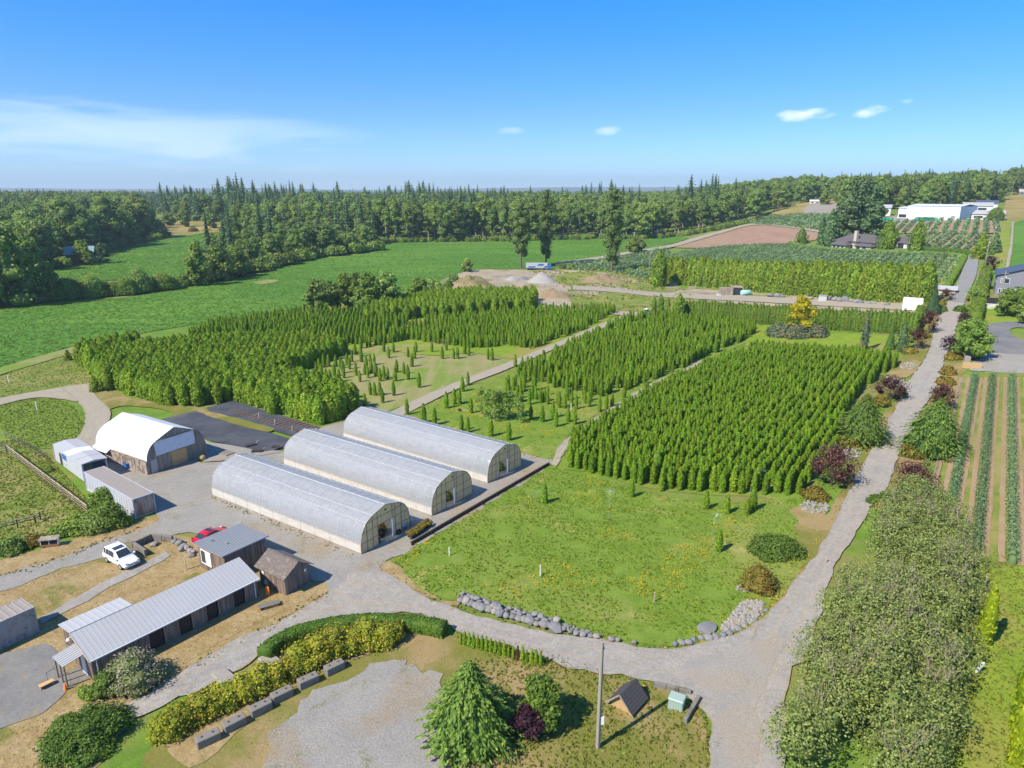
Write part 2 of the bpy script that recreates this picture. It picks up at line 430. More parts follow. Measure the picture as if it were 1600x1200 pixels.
plain('trim_white', (0.80, 0.80, 0.78), 0.5, 0.4, var=0.03)
plain('concrete', (0.215, 0.195, 0.168), 0.9, 0.15, var=0.2, bump=0.02, dirt=(0.14, 0.12, 0.09), dirt_scale=0.9)
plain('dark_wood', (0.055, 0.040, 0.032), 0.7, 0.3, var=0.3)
plain('black', (0.022, 0.022, 0.025), 0.6, 0.3)
plain('black_plastic', (0.035, 0.035, 0.040), 0.5, 0.4)
plain('shingle', (0.165, 0.135, 0.115), 0.9, 0.15, var=0.35, scale=5, bump=0.03, dirt=(0.25, 0.215, 0.18), dirt_scale=2.5)
plain('dark_shingle', (0.075, 0.070, 0.072), 0.85, 0.2, var=0.3, scale=4)
plain('slate_roof', (0.075, 0.095, 0.135), 0.6, 0.3, var=0.12, scale=2)
plain('brown_roof', (0.115, 0.100, 0.100), 0.8, 0.2, var=0.2)
plain('house_grey', (0.225, 0.225, 0.25), 0.8, 0.2, var=0.05)
plain('stucco', (0.52, 0.46, 0.38), 0.9, 0.1, var=0.08)
plain('pale_wall', (0.70, 0.68, 0.64), 0.8, 0.2, var=0.05)
plain('warehouse_white', (0.72, 0.73, 0.75), 0.6, 0.3, var=0.03)
plain('glass_dark', (0.035, 0.045, 0.055), 0.08, 0.6, var=0.05)
plain('curtain_white', (0.72, 0.72, 0.70), 0.5, 0.4)
plain('tarp_white', (0.70, 0.70, 0.70), 0.42, 0.4, var=0.05, scale=0.8, dirt=(0.72, 0.73, 0.73), dirt_scale=0.5)
plain('tarp_grey', (0.66, 0.68, 0.72), 0.35, 0.4, var=0.08, scale=1.5, bump=0.03, dirt=(0.50, 0.52, 0.54), dirt_scale=2)
plain('rubble_wall', (0.36, 0.30, 0.24), 0.95, 0.1, var=0.3, scale=4, bump=0.05, dirt=(0.16, 0.125, 0.10), dirt_scale=1.1, dirt_at=(0.45, 0.6))
plain('plywood', (0.60, 0.37, 0.17), 0.7, 0.2, var=0.1)
plain('rust', (0.30, 0.145, 0.075), 0.9, 0.1, var=0.35, scale=3)
plain('container_side', (0.46, 0.465, 0.50), 0.6, 0.3, var=0.1, dirt=(0.36, 0.23, 0.16), dirt_at=(0.58, 0.68), dirt_scale=1.6, stretch=(1, 1, 0.35))
plain('container_roof', (0.31, 0.27, 0.235), 0.7, 0.2, var=0.15, dirt=(0.34, 0.24, 0.18), dirt_at=(0.55, 0.7), dirt_scale=0.8)
plain('container_door', (0.43, 0.36, 0.29), 0.7, 0.25, var=0.2, dirt=(0.30, 0.14, 0.075), dirt_at=(0.47, 0.58), dirt_scale=1.3, stretch=(1, 1, 0.5))
plain('container_grey', (0.36, 0.34, 0.33), 0.7, 0.25, var=0.15, dirt=(0.24, 0.19, 0.15), dirt_scale=1.2)
plain('trailer_white', (0.48, 0.49, 0.51), 0.55, 0.35, var=0.1, dirt=(0.40, 0.33, 0.28), dirt_at=(0.56, 0.66), dirt_scale=0.7)
plain('blue_paint', (0.045, 0.145, 0.38), 0.5, 0.4, var=0.1)
plain('orange', (0.85, 0.22, 0.03), 0.55, 0.3, var=0.06)
plain('red_paint', (0.52, 0.012, 0.030), 0.22, 0.5, var=0.02)
plain('white_paint', (0.83, 0.84, 0.84), 0.22, 0.5, var=0.02)
plain('tyre', (0.025, 0.025, 0.027), 0.85, 0.2)
plain('rim', (0.55, 0.56, 0.58), 0.35, 0.5, 0.6)
plain('lamp_glass', (0.62, 0.65, 0.68), 0.1, 0.6)
plain('green_box', (0.33, 0.42, 0.355), 0.5, 0.4, var=0.05)
plain('teal_tank', (0.36, 0.58, 0.58), 0.45, 0.4, var=0.08)
plain('teal_roof', (0.20, 0.33, 0.31), 0.6, 0.3, var=0.1)
plain('tan_board', (0.50, 0.33, 0.16), 0.8, 0.15)
plain('pole_wood', (0.33, 0.29, 0.23), 0.9, 0.1, var=0.2, stretch=(6, 6, 0.3))
plain('steel', (0.42, 0.43, 0.44), 0.4, 0.5, 0.5)
plain('green_stack', (0.06, 0.38, 0.23), 0.5, 0.3, var=0.2)
plain('rock', (0.235, 0.222, 0.21), 0.9, 0.15, var=0.22, scale=2.0, bump=0.05)
plain('pale_rock', (0.31, 0.275, 0.235), 0.9, 0.15, var=0.2, scale=2.0, bump=0.05)
plain('blue_rock', (0.19, 0.188, 0.195), 0.9, 0.15, var=0.25, scale=2.0, bump=0.05)
plain('crushed', (0.33, 0.31, 0.28), 0.95, 0.1, var=0.25, scale=5, bump=0.06)
def film(name, col, alpha, tl=0.42):
    t = NT(name); p = t.obj()
    n = t.noise(t.scaled(p, 0.5, 1.6, 1.6), 1.2, 5, 0.6)
    c = t.mix(t.ramp(n, 0.4, 0.65), col, tuple(v * 0.9 for v in col))
    b = t.bsdf(c, 0.22, 0.5, normal=t.bump(t.noise(t.scaled(p, 1.0, 3.0, 3.0), 1.5, 4), 0.35, 0.06))
    tr = t.n('ShaderNodeBsdfTranslucent'); t.l(c, tr.inputs[0])
    m1 = t.n('ShaderNodeMixShader'); m1.inputs[0].default_value = tl
    t.l(b.outputs[0], m1.inputs[1]); t.l(tr.outputs[0], m1.inputs[2])
    tp = t.n('ShaderNodeBsdfTransparent')
    m2 = t.n('ShaderNodeMixShader'); m2.inputs[0].default_value = alpha
    t.l(m1.outputs[0], m2.inputs[1]); t.l(tp.outputs[0], m2.inputs[2]); t.l(m2.outputs[0], t.out.inputs[0])
    MATS[name] = t.m
film('poly_film', (0.61, 0.625, 0.635), 0.20)
film('poly_side', (0.80, 0.77, 0.70), 0.05, 0.3)
film('poly_end', (0.78, 0.70, 0.48), 0.14, 0.62)
def spray_mat():
    t = NT('water_mist'); b = t.bsdf((0.85, 0.9, 0.95), 0.2, 0.4)
    tp = t.n('ShaderNodeBsdfTransparent'); m = t.n('ShaderNodeMixShader'); m.inputs[0].default_value = 0.8
    t.l(b.outputs[0], m.inputs[1]); t.l(tp.outputs[0], m.inputs[2]); t.l(m.outputs[0], t.out.inputs[0]); MATS['water_mist'] = t.m
spray_mat()

# ------------------------------------------------------------------ terrain and sheets on it
def jitter_line(pts, closed, seg_k=0.008, seg_min=0.6, amp=0.3, seed=0):
    """resample a line of ground points and give it an uneven edge"""
    out = []
    n = len(pts)
    for i in range(n if closed else n - 1):
        a, b = pts[i], pts[(i + 1) % n]
        L = math.dist(a[:2], b[:2])
        d = max(math.hypot((a[0] + b[0]) / 2, (a[1] + b[1]) / 2), 10)
        k = max(1, int(L / max(seg_min, d * seg_k)))
        for j in range(k):
            t = j / k
            out.append((a[0] + (b[0] - a[0]) * t, a[1] + (b[1] - a[1]) * t))
    if not closed: out.append((pts[-1][0], pts[-1][1]))
    res = []
    for i, p in enumerate(out):
        q = mnoise.noise_vector(Vector((p[0] * 0.5, p[1] * 0.5, seed))) * amp + mnoise.noise_vector(Vector((p[0] * 2.1, p[1] * 2.1, seed + 5))) * amp * 0.7
        res.append((p[0] + q.x, p[1] + q.y))
    return res
def smooth_line(pts, closed=True, n=5):
    """Catmull-Rom through pixel points"""
    out = []
    N = len(pts)
    for i in range(N if closed else N - 1):
        p0 = pts[(i - 1) % N] if closed else pts[max(i - 1, 0)]
        p1, p2 = pts[i], pts[(i + 1) % N] if closed else pts[min(i + 1, N - 1)]
        p3 = pts[(i + 2) % N] if closed else pts[min(i + 2, N - 1)]
        for k in range(n):
            t = k / n
            out.append(tuple(0.5 * (2 * p1[a] + (p2[a] - p0[a]) * t + (2 * p0[a] - 5 * p1[a] + 4 * p2[a] - p3[a]) * t * t + (3 * p1[a] - p0[a] - 3 * p2[a] + p3[a]) * t ** 3) for a in (0, 1)))
    if not closed: out.append(pts[-1])
    return out
def inside(p, poly):
    x, y = p; c = False; j = len(poly) - 1
    for i in range(len(poly)):
        xi, yi = poly[i][0], poly[i][1]; xj, yj = poly[j][0], poly[j][1]
        if (yi > y) != (yj > y) and x < (xj - xi) * (y - yi) / (yj - yi) + xi: c = not c
        j = i
    return c
def np_inside(P, poly):
    x, y = P[:, 0], P[:, 1]; c = np.zeros(len(P), bool); j = len(poly) - 1
    for i in range(len(poly)):
        xi, yi = poly[i][0], poly[i][1]; xj, yj = poly[j][0], poly[j][1]
        if yi != yj:
            c ^= ((yi > y) != (yj > y)) & (x < (xj - xi) * (y - yi) / (yj - yi) + xi)
        j = i
    return c
def lift(X, Y, off): return elev(X, Y) + off * (1 + math.hypot(X, Y) / 160)
def sheet_xy(name, pts, matname, off, amp=0.3, grid=4.0, kind='structure', seg_min=0.6, seed=1):
    b = jitter_line(pts, True, amp=amp, seg_min=seg_min, seed=seed) if amp > 0 else [tuple(p[:2]) for p in pts]
    xs = [p[0] for p in b]; ys = [p[1] for p in b]
    cen = math.hypot(sum(xs) / len(xs), sum(ys) / len(ys))
    g = max(grid, cen * 0.035)
    P = []
    nx, ny = int((max(xs) - min(xs)) / g) + 1, int((max(ys) - min(ys)) / g) + 1
    G = np.array([(min(xs) + (i + 0.5) * g, min(ys) + (j + 0.5) * g) for i in range(nx) for j in range(ny)])
    if len(G): P = [tuple(q) for q in G[np_inside(G, b)]]
    vs = [Vector(p) for p in b] + [Vector(p) for p in P]
    n = len(b)
    r = delaunay_2d_cdt(vs, [(i, (i + 1) % n) for i in range(n)], [], 1, 1e-4)
    me = bpy.data.meshes.new(name)
    me.from_pydata([(v.x, v.y, lift(v.x, v.y, off)) for v in r[0]], [], r[2])
    me.materials.append(M[matname]); me.update()
    if len(me.polygons) and me.polygons[0].normal.z < 0: me.flip_normals()
    o = link(name, me); return tag(o, kind=kind)
def px_ground(pts): return [at(*p) for p in pts]
def sheet(name, px, matname, off, amp=0.3, smooth=True, **k):
    return sheet_xy(name, px_ground(smooth_line(px) if smooth else px), matname, off, amp, **k)

# terrain: rings round the camera, finer in front, all the way to the horizon
def terrain():
    radii = [0.0]; r = 6.0
    while r < 11500: radii.append(r); r *= 1.045
    angs = []
    a = -PI
    while a < PI - 1e-6:
        angs.append(a)
        f = abs(((a + PI) % (2 * PI)) - PI)
        a += R(1.0) if f < R(50) else R(5)
    n = len(angs)
    V = [(0, 0, elev(0, 0))]
    for r in radii[1:]:
        for t in angs:
            X, Y = r * math.sin(t), r * math.cos(t)
            V.append((X, Y, elev(X, Y)))
    F = [(0, 1 + (k + 1) % n, 1 + k) for k in range(n)]
    for i in range(len(radii) - 2):
        o = 1 + i * n
        for k in range(n): F.append((o + k, o + (k + 1) % n, o + n + (k + 1) % n, o + n + k))
    me = bpy.data.meshes.new('ground'); me.from_pydata(V, [], F); me.materials.append(M['grass_ground'])
    me.polygons.foreach_set('use_smooth', [True] * len(me.polygons)); me.update()
    if me.polygons[5].normal.z < 0: me.flip_normals()
    tag(link('ground', me), kind='structure')
terrain()

# far ridge closing the valley
mb = MB(); N = 90
for k in range(N):
    def rp(i, f):
        a = R(-70) + R(140) * i / N
        h = 66 + 34 * mnoise.noise(Vector((i * 0.11, 0.3, 0))) + 14 * mnoise.noise(Vector((i * 0.7, 3, 0)))
        d = 9500 + (1 - f) * -1600
        return (d * math.sin(a), d * math.cos(a), 12 + (h - 12) * f)
    mb.face([rp(k, 0), rp(k + 1, 0), rp(k + 1, .7), rp(k, .7)], smooth=True); mb.face([rp(k, .7), rp(k + 1, .7), rp(k + 1, 1), rp(k, 1)], smooth=True)
tag(mb.build('hills', M['hill_ground']), kind='structure')

# fields and yards --------------------------------------------------
CROP = [(-260, 545), (-40, 486), (60, 474), (200, 464), (330, 440), (390, 430), (470, 407), (525, 402), (590, 392), (575, 374), (700, 372), (800, 371), (930, 367), (1015, 369), (1075, 372), (990, 394), (925, 407), (870, 413), (832, 420), (745, 421), (700, 433), (640, 457), (560, 470), (480, 480), (400, 492), (300, 507), (200, 524), (110, 542), (60, 557), (0, 574), (-140, 600)]
sheet('crop_field', CROP, 'crop_ground', 0.07, 0.5, seg_min=2)
FARCROP = [(55, 428), (125, 414), (180, 398), (172, 388), (200, 376), (260, 370), (340, 358), (352, 380), (330, 425), (300, 434), (170, 438), (100, 450), (65, 448)]
sheet('crop_field', FARCROP, 'crop_ground', 0.07, 0.5, seg_min=2)
sheet('dry_field', [(250, 348), (290, 345), (350, 348), (352, 360), (310, 365), (265, 371), (230, 366)], 'gold_field', 0.1, 1, seg_min=3)
sheet('dry_strip', [(-40, 588), (0, 575), (60, 557), (120, 541), (140, 545), (100, 556), (60, 568), (0, 586), (-40, 598)], 'straw_ground', 0.10, 0.3)
sheet('pasture', [(-120, 640), (0, 588), (100, 553), (128, 560), (160, 590), (120, 601), (60, 611), (0, 624), (-120, 650)], 'pasture_ground', 0.04, 0.2)
sheet('pasture', [(-120, 660), (0, 634), (50, 623), (93, 624), (122, 638), (132, 660), (122, 684), (100, 696), (60, 700), (20, 690), (-120, 680)], 'meadow_ground', 0.04, 0.25)
sheet('paddock', [(-200, 720), (-20, 690), (30, 690), (90, 730), (140, 790), (150, 815), (60, 850), (-20, 880), (-200, 920)], 'pasture_ground', 0.05, 0.3)
sheet('bare_ground', [(640, 446), (700, 432), (745, 421), (832, 420), (900, 422), (960, 428), (1020, 444), (1060, 449), (1180, 457), (1300, 466), (1400, 472), (1440, 474), (1432, 488), (1300, 484), (1180, 476), (1085, 470), (1040, 474), (1000, 492), (930, 486), (860, 480), (800, 470), (740, 462), (670, 462)], 'tan_soil', 0.05, 0.6, seg_min=1)
sheet('weed_patch', [(925, 462), (960, 456), (1030, 460), (1085, 466), (1060, 484), (1000, 492), (930, 484), (890, 470)], 'pasture_ground', 0.08, 0.6)
sheet('weed_patch', [(870, 430), (910, 424), (955, 432), (940, 442), (890, 446), (865, 438)], 'pasture_ground', 0.08, 0.6)
sheet('weed_patch', [(955, 440), (1020, 444), (1060, 447), (1050, 456), (990, 452)], 'pasture_ground', 0.08, 0.6)
def ribbon(name, Lp, Rp, matname, off, cols=5, amp=0.2, step=1.2, world_pts=False, seed=2):
    """a lane between two edges; across is 0..1 over its width"""
    L = Lp if world_pts else px_ground(smooth_line(Lp, False)); Q = Rp if world_pts else px_ground(smooth_line(Rp, False))
    def resample(P, n):
        d = [0]
        for a, b in zip(P, P[1:]): d.append(d[-1] + math.dist(a[:2], b[:2]))
        out = []; j = 0
        for i in range(n):
            t = d[-1] * i / (n - 1)
            while j < len(d) - 2 and d[j + 1] < t: j += 1
            f = (t - d[j]) / max(d[j + 1] - d[j], 1e-9)
            out.append((P[j][0] + (P[j + 1][0] - P[j][0]) * f, P[j][1] + (P[j + 1][1] - P[j][1]) * f))
        return out, d[-1]
    n = max(4, int(sum(math.dist(a[:2], b[:2]) for a, b in zip(L, L[1:])) / step))
    L, len_ = resample(L, n); Q, _ = resample(Q, n)
    V, F, A = [], [], []
    for i in range(n):
        for k in range(cols + 1):
            t = k / cols
            x, y = L[i][0] + (Q[i][0] - L[i][0]) * t, L[i][1] + (Q[i][1] - L[i][1]) * t
            if k in (0, cols):
                q = mnoise.noise_vector(Vector((x * 0.6, y * 0.6, seed))) * amp + mnoise.noise_vector(Vector((x * 2, y * 2, seed + 3))) * amp * 0.6
                x += q.x; y += q.y
            V.append((x, y, lift(x, y, off))); A.append(t)
    w = cols + 1
    for i in range(n - 1):
        for k in range(cols): F.append((i * w + k, i * w + k + 1, (i + 1) * w + k + 1, (i + 1) * w + k))
    me = np_mesh(name, V, F, M[matname], A)
    if me.polygons[0].normal.z < 0: me.flip_normals()
    return tag(link(name, me), kind='structure')
def lane_mat(name, base, alt, track, edge, tracks=(0.30, 0.70), width=0.10, fine=(0.78, 1.24), edge_w=0.07):
    """gravel lane: two wheel tracks, loose stuff between and at the edges"""
    t = NT(name); p = t.pos()
    a = t.n('ShaderNodeAttribute', attribute_name='tint').outputs['Fac']
    wob = t.math('MULTIPLY_ADD', t.noise(p, 0.12, 3), 0.22, -0.11)
    aw = t.math('ADD', a, wob)
    n = t.noise(p, 0.45, 5, 0.65)
    c = t.mix(t.ramp(n, 0.38, 0.62), base, alt)
    tk = None
    for c0 in tracks:
        v = t.math('SUBTRACT', 1.0, t.math('DIVIDE', t.math('ABSOLUTE', t.math('SUBTRACT', aw, c0)), width), clamp=True)
        tk = v if tk is None else t.math('MAXIMUM', tk, v)
    c = t.mix(t.math('MULTIPLY', tk, t.ramp(t.noise(p, 0.2, 4), 0.3, 0.6)), c, track)
    cx = t.n('ShaderNodeCombineXYZ'); sp_ = t.n('ShaderNodeSeparateXYZ'); t.l(p, sp_.inputs[0]); t.l(t.math('MULTIPLY', aw, 16.0), cx.inputs[0]); t.l(t.math('MULTIPLY', sp_.outputs[0], .06), cx.inputs[1]); t.l(t.math('MULTIPLY', sp_.outputs[1], .06), cx.inputs[2])
    c = t.mix(t.math('MULTIPLY', t.ramp(t.noise(cx.outputs[0], 1.0, 4, .6), .42, .66), .55), c, track)
    ed = t.math('MINIMUM', a, t.math('SUBTRACT', 1.0, a))
    c = t.mix(t.math('MULTIPLY', t.ramp(t.math('ADD', ed, t.math('MULTIPLY_ADD', n, 0.16, -0.08)), edge_w, 0.0), t.ramp(t.noise(p, .3, 3), .40, .62)), c, edge)
    f = t.math('ADD', t.math('MULTIPLY', t.noise(p, 9, 3, 0.7), 0.65), t.math('MULTIPLY', t.noise(p, 2.5, 3, 0.7), 0.35))
    hs = t.n('ShaderNodeHueSaturation'); t.l(c, hs.inputs['Color'])
    t.l(t.math('MULTIPLY_ADD', f, (fine[1] - fine[0]) * 2.2, fine[0] - (fine[1] - fine[0]) * 0.6), hs.inputs['Value'])
    t.bsdf(hs.outputs[0], 0.95, 0.12, normal=t.bump(f, 0.8, 0.04)); MATS[name] = t.m
lane_mat('lane_gravel', (0.276, 0.254, 0.226), (0.326, 0.299, 0.261), (0.336, 0.286, 0.224), (0.270, 0.200, 0.115), fine=(0.62, 1.4))
lane_mat('lane_blue', (0.265, 0.250, 0.229), (0.331, 0.308, 0.275), (0.311, 0.257, 0.186), (0.260, 0.180, 0.085), fine=(0.55, 1.5))
lane_mat('lane_asphalt', (0.225, 0.222, 0.215), (0.255, 0.25, 0.24), (0.235, 0.23, 0.22), (0.25, 0.21, 0.14))
(lambda *a_, **k_: None)('lane_asphalt', (0.165, 0.165, 0.169), (0.195, 0.195, 0.195), (0.188, 0.184, 0.180), (0.270, 0.232, 0.165))
lane_mat('lane_dirt', (0.326, 0.286, 0.218), (0.272, 0.245, 0.150), (0.381, 0.333, 0.258), (0.150, 0.184, 0.034), edge_w=0.25)

lane_mat('lane_tan', (0.345, 0.290, 0.210), (0.310, 0.275, 0.215), (0.360, 0.310, 0.235), (0.24, 0.22, 0.08), fine=(0.65, 1.35))
# planted ground
sheet('mown_strip', [(450, 592), (560, 546), (700, 538), (832, 550), (790, 567), (700, 604), (600, 645), (565, 658), (480, 625)], 'straw_ground', 0.045, 0.3)
sheet('mown_strip', [(610, 545), (760, 536), (900, 520), (940, 495), (960, 492), (905, 530), (840, 552), (800, 560), (740, 552), (680, 556)], 'lawn_ground', 0.09, 0.4)
sheet('planted_ground', [(300, 520), (330, 508), (480, 485), (640, 455), (830, 462), (960, 482), (965, 492), (900, 520), (700, 540), (560, 546), (480, 575), (380, 560)], 'lawn_ground', 0.03, 0.3)
sheet('orchard_grass', [(625, 652), (720, 608), (800, 577), (985, 493), (1060, 488), (1180, 505), (1195, 520), (1110, 560), (1000, 612), (900, 668), (862, 722), (840, 715), (700, 668), (640, 655)], 'meadow_ground', 0.045, 0.25)
sheet('orchard_grass', [(862, 728), (885, 690), (1000, 622), (1100, 570), (1180, 540), (1395, 548), (1400, 570), (1370, 600), (1330, 620), (1310, 690), (1260, 780), (1180, 775), (1100, 772), (1000, 760), (930, 738)], 'meadow_ground', 0.045, 0.2)
sheet('planting_soil', [(905, 705), (1000, 640), (1120, 572), (1200, 556), (1360, 560), (1330, 610), (1310, 670), (1290, 725), (1250, 765), (1150, 755), (1000, 740), (930, 725)], 'straw_ground', 0.09, 0.6)
sheet('lawn', [(1165, 535), (1200, 505), (1250, 520), (1350, 522), (1420, 530), (1400, 548), (1300, 545), (1200, 548)], 'lawn_ground', 0.06, 0.3)
MEADOW = [(642, 858), (750, 794), (860, 728), (885, 738), (930, 745), (1000, 765), (1100, 785), (1240, 780), (1272, 776), (1292, 800), (1272, 860), (1245, 905), (1195, 965), (1140, 992), (1060, 1010), (960, 997), (830, 975), (720, 942), (650, 920), (604, 892)]
sheet('meadow', MEADOW, 'meadow_ground', 0.05, 0.3)
sheet('road_verge', [(1296, 800), (1330, 740), (1352, 700), (1372, 660), (1400, 625), (1398, 640), (1372, 690), (1346, 745), (1318, 800), (1290, 858), (1262, 902), (1238, 930), (1215, 952), (1200, 962), (1240, 905), (1268, 868)], 'dry_lawn', 0.075, 0.3)
sheet('road_verge', [(1375, 800), (1395, 740), (1414, 690), (1437, 650), (1461, 612), (1472, 582), (1484, 548), (1515, 560), (1500, 600), (1470, 660), (1440, 740), (1425, 800)], 'dry_lawn', 0.05, 0.3)
sheet('road_verge', [(1400, 590), (1420, 588), (1440, 568), (1452, 543), (1464, 505), (1474, 480), (1455, 480), (1440, 520), (1405, 565), (1380, 590)], 'dry_lawn', 0.08, 0.3)
sheet('bare_spot', [(392, 442), (410, 438), (430, 437), (434, 440), (412, 444)], 'straw_ground', 0.12, 0.8)
sheet('bare_spot', [(1238, 792), (1270, 794), (1292, 803), (1282, 838), (1266, 872), (1250, 850), (1246, 815)], 'dry_lawn', 0.075, 0.7)
sheet('bare_spot', [(592, 890), (604, 880), (628, 886), (640, 905), (660, 920), (690, 938), (720, 944), (700, 947), (650, 924), (615, 906)], 'dry_grass', 0.085, 0.5)
# yard
YARD = [(-120, 962), (0, 925), (75, 897), (161, 870), (187, 853), (225, 841), (272, 836), (300, 830), (330, 845), (380, 860), (410, 868), (440, 880), (490, 905), (512, 915), (530, 935), (575, 950), (640, 935), (620, 910), (592, 892), (600, 880), (645, 858), (750, 794), (862, 726), (850, 716), (790, 700), (700, 670), (620, 645), (570, 655), (545, 668), (450, 712), (440, 705), (320, 722), (300, 690), (160, 680), (150, 664), (108, 697), (130, 720), (240, 800), (244, 815), (210, 828), (160, 845), (75, 878), (0, 898), (-120, 930)]
sheet('gravel_yard', YARD, 'blue_gravel', 0.06, 0.6)
ribbon('gravel_track', [(-80, 642), (0, 622), (60, 611), (118, 601), (140, 600)], [(-80, 656), (0, 633), (50, 622), (92, 623), (120, 628)], 'lane_tan', 0.085)
ribbon('gravel_track', [(95, 606), (118, 624), (133, 645), (132, 662), (122, 684), (98, 704)], [(145, 598), (150, 618), (172, 640), (170, 660), (158, 690), (150, 712)], 'lane_tan', 0.095)
sheet('verge', [(143, 600), (200, 622), (330, 640), (400, 660), (330, 655), (275, 650), (255, 640), (195, 634), (165, 640), (150, 618)], 'dry_lawn', 0.09, 0.3)
sheet('dry_yard', [(-160, 905), (0, 872), (60, 858), (130, 838), (200, 818), (246, 806), (260, 830), (330, 850), (440, 885), (520, 912), (535, 930), (440, 985), (330, 1050), (200, 1125), (120, 1215), (-160, 1215)], 'dry_grass', 0.03, 0.3)
sheet('dry_yard', [(-120, 975), (0, 932), (80, 905), (150, 885), (200, 866), (230, 850), (290, 840), (320, 860), (380, 870), (440, 890), (500, 918), (450, 950), (380, 985), (300, 1030), (200, 1092), (140, 1132), (60, 1200), (-120, 1200)], 'dry_grass', 0.045, 0.3)
ribbon('wheel_track', [(60, 968), (110, 938), (170, 905), (228, 878), (258, 862)], [(68, 976), (122, 946), (182, 913), (240, 884), (268, 868)], 'lane_blue', 0.08, amp=0.4)
sheet('gravel_yard', [(252, 662), (300, 692), (320, 722), (345, 720), (412, 712), (445, 706), (330, 692), (268, 664)], 'gravel', 0.10, 0.2, smooth=False)
sheet('gravel_yard', [(470, 690), (500, 668), (555, 655), (600, 650), (620, 655), (560, 672), (540, 690), (455, 716)], 'gravel', 0.10, 0.2, smooth=False)
sheet('asphalt_pad', [(-120, 1040), (0, 1022), (80, 1008), (96, 1040), (110, 1060), (100, 1085), (60, 1118), (0, 1140), (-120, 1190)], 'old_asphalt', 0.075, 0.25)
# ribbons of gravel: drive in front of the long barn, lane up the nursery, main road
ribbon('gravel_drive', [(60, 1180), (160, 1114), (206, 1096), (300, 1042), (375, 999), (442, 970), (512, 927), (545, 905), (575, 890)], [(140, 1190), (197, 1134), (244, 1110), (300, 1082), (345, 1062), (401, 1030), (440, 995), (500, 972), (560, 958)], 'lane_blue', 0.10, amp=0.55)
ribbon('gravel_drive', [(545, 895), (590, 890), (620, 906), (660, 931), (700, 946), (760, 966), (830, 983), (900, 995), (960, 1004), (1010, 1013), (1060, 1012), (1100, 1008), (1150, 990), (1195, 965), (1235, 925)], [(520, 970), (600, 960), (650, 960), (700, 975), (714, 986), (760, 1002), (850, 1031), (900, 1046), (960, 1056), (1020, 1069), (1060, 1081), (1092, 1101), (1106, 1125), (1110, 1160), (1110, 1215)], 'lane_gravel', 0.115, amp=0.45)
ribbon('gravel_road', [(1488, 458), (1475, 480), (1462, 510), (1452, 545), (1440, 570), (1420, 596), (1411, 616), (1400, 635), (1380, 670), (1362, 702), (1340, 742), (1325, 772), (1310, 802), (1290, 842), (1265, 882), (1240, 912), (1205, 955), (1170, 1005), (1130, 1060), (1112, 1120), (1108, 1215)], [(1512, 458), (1500, 492), (1490, 525), (1480, 550), (1470, 580), (1460, 610), (1436, 650), (1412, 692), (1395, 740), (1376, 775), (1352, 806), (1325, 850), (1308, 880), (1292, 920), (1283, 960), (1264, 1010), (1238, 1050), (1226, 1095), (1224, 1130), (1224, 1170), (1222, 1215)], 'lane_gravel', 0.13, amp=0.4)
sheet('gravel_road', [(1062, 1046), (1120, 1024), (1190, 1000), (1226, 1004), (1204, 1055), (1186, 1110), (1182, 1215), (1126, 1215), (1122, 1120), (1104, 1078)], 'junction_gravel', 0.145, 0.5)
ribbon('asphalt_road', [(1511, 400), (1500, 432), (1490, 455), (1480, 470)], [(1529, 400), (1525, 430), (1513, 458), (1506, 474)], 'lane_asphalt', 0.15, amp=0.1)
ribbon('nursery_lane', [(588, 656), (643, 628), (703, 601), (792, 567), (882, 530), (980, 489)], [(610, 659), (657, 636), (717, 607), (801, 574), (890, 535), (990, 493)], 'lane_tan', 0.12, amp=0.2)
ribbon('nursery_lane', [(846, 470), (900, 479), (960, 486), (1020, 489)], [(846, 476), (900, 485), (960, 492), (1015, 496)], 'lane_tan', 0.14, amp=0.3)
ribbon('back_lane', [(895, 446), (960, 450), (1040, 458), (1160, 462), (1300, 470), (1425, 476)], [(895, 453), (960, 457), (1040, 465), (1160, 471), (1300, 479), (1425, 486)], 'lane_tan', 0.14, amp=0.5)
ribbon('field_track', [(860, 726), (885, 685), (1000, 608), (1092, 566)], [(870, 730), (900, 688), (1012, 612), (1105, 569)], 'lane_dirt', 0.12, amp=0.3)
ribbon('field_track', [(1030, 556), (1092, 563), (1200, 560)], [(1030, 562), (1092, 570), (1200, 566)], 'lane_dirt', 0.12, amp=0.3)
ribbon('side_drive', [(1385, 588), (1405, 593), (1425, 600)], [(1385, 600), (1402, 606), (1415, 622)], 'lane_gravel', 0.115, amp=0.2)
# lower lawn, parking
sheet('dry_lawn', [(330, 1090), (420, 1040), (520, 1000), (620, 985), (700, 990), (760, 1004), (850, 1033), (960, 1058), (1060, 1084), (1100, 1125), (1108, 1180), (1105, 1220), (300, 1220), (250, 1150)], 'dry_lawn', 0.05, 0.3)
sheet('gravel_parking', [(420, 1220), (450, 1120), (500, 1080), (560, 1050), (620, 1030), (650, 1045), (690, 1058), (700, 1130), (690, 1220)], 'blue_gravel', 0.09, 0.9)
sheet('planting_bed', [(255, 1135), (360, 1075), (440, 1010), (560, 975), (640, 985), (560, 1030), (480, 1060), (400, 1120), (300, 1200)], 'dry_grass', 0.08, 0.3)
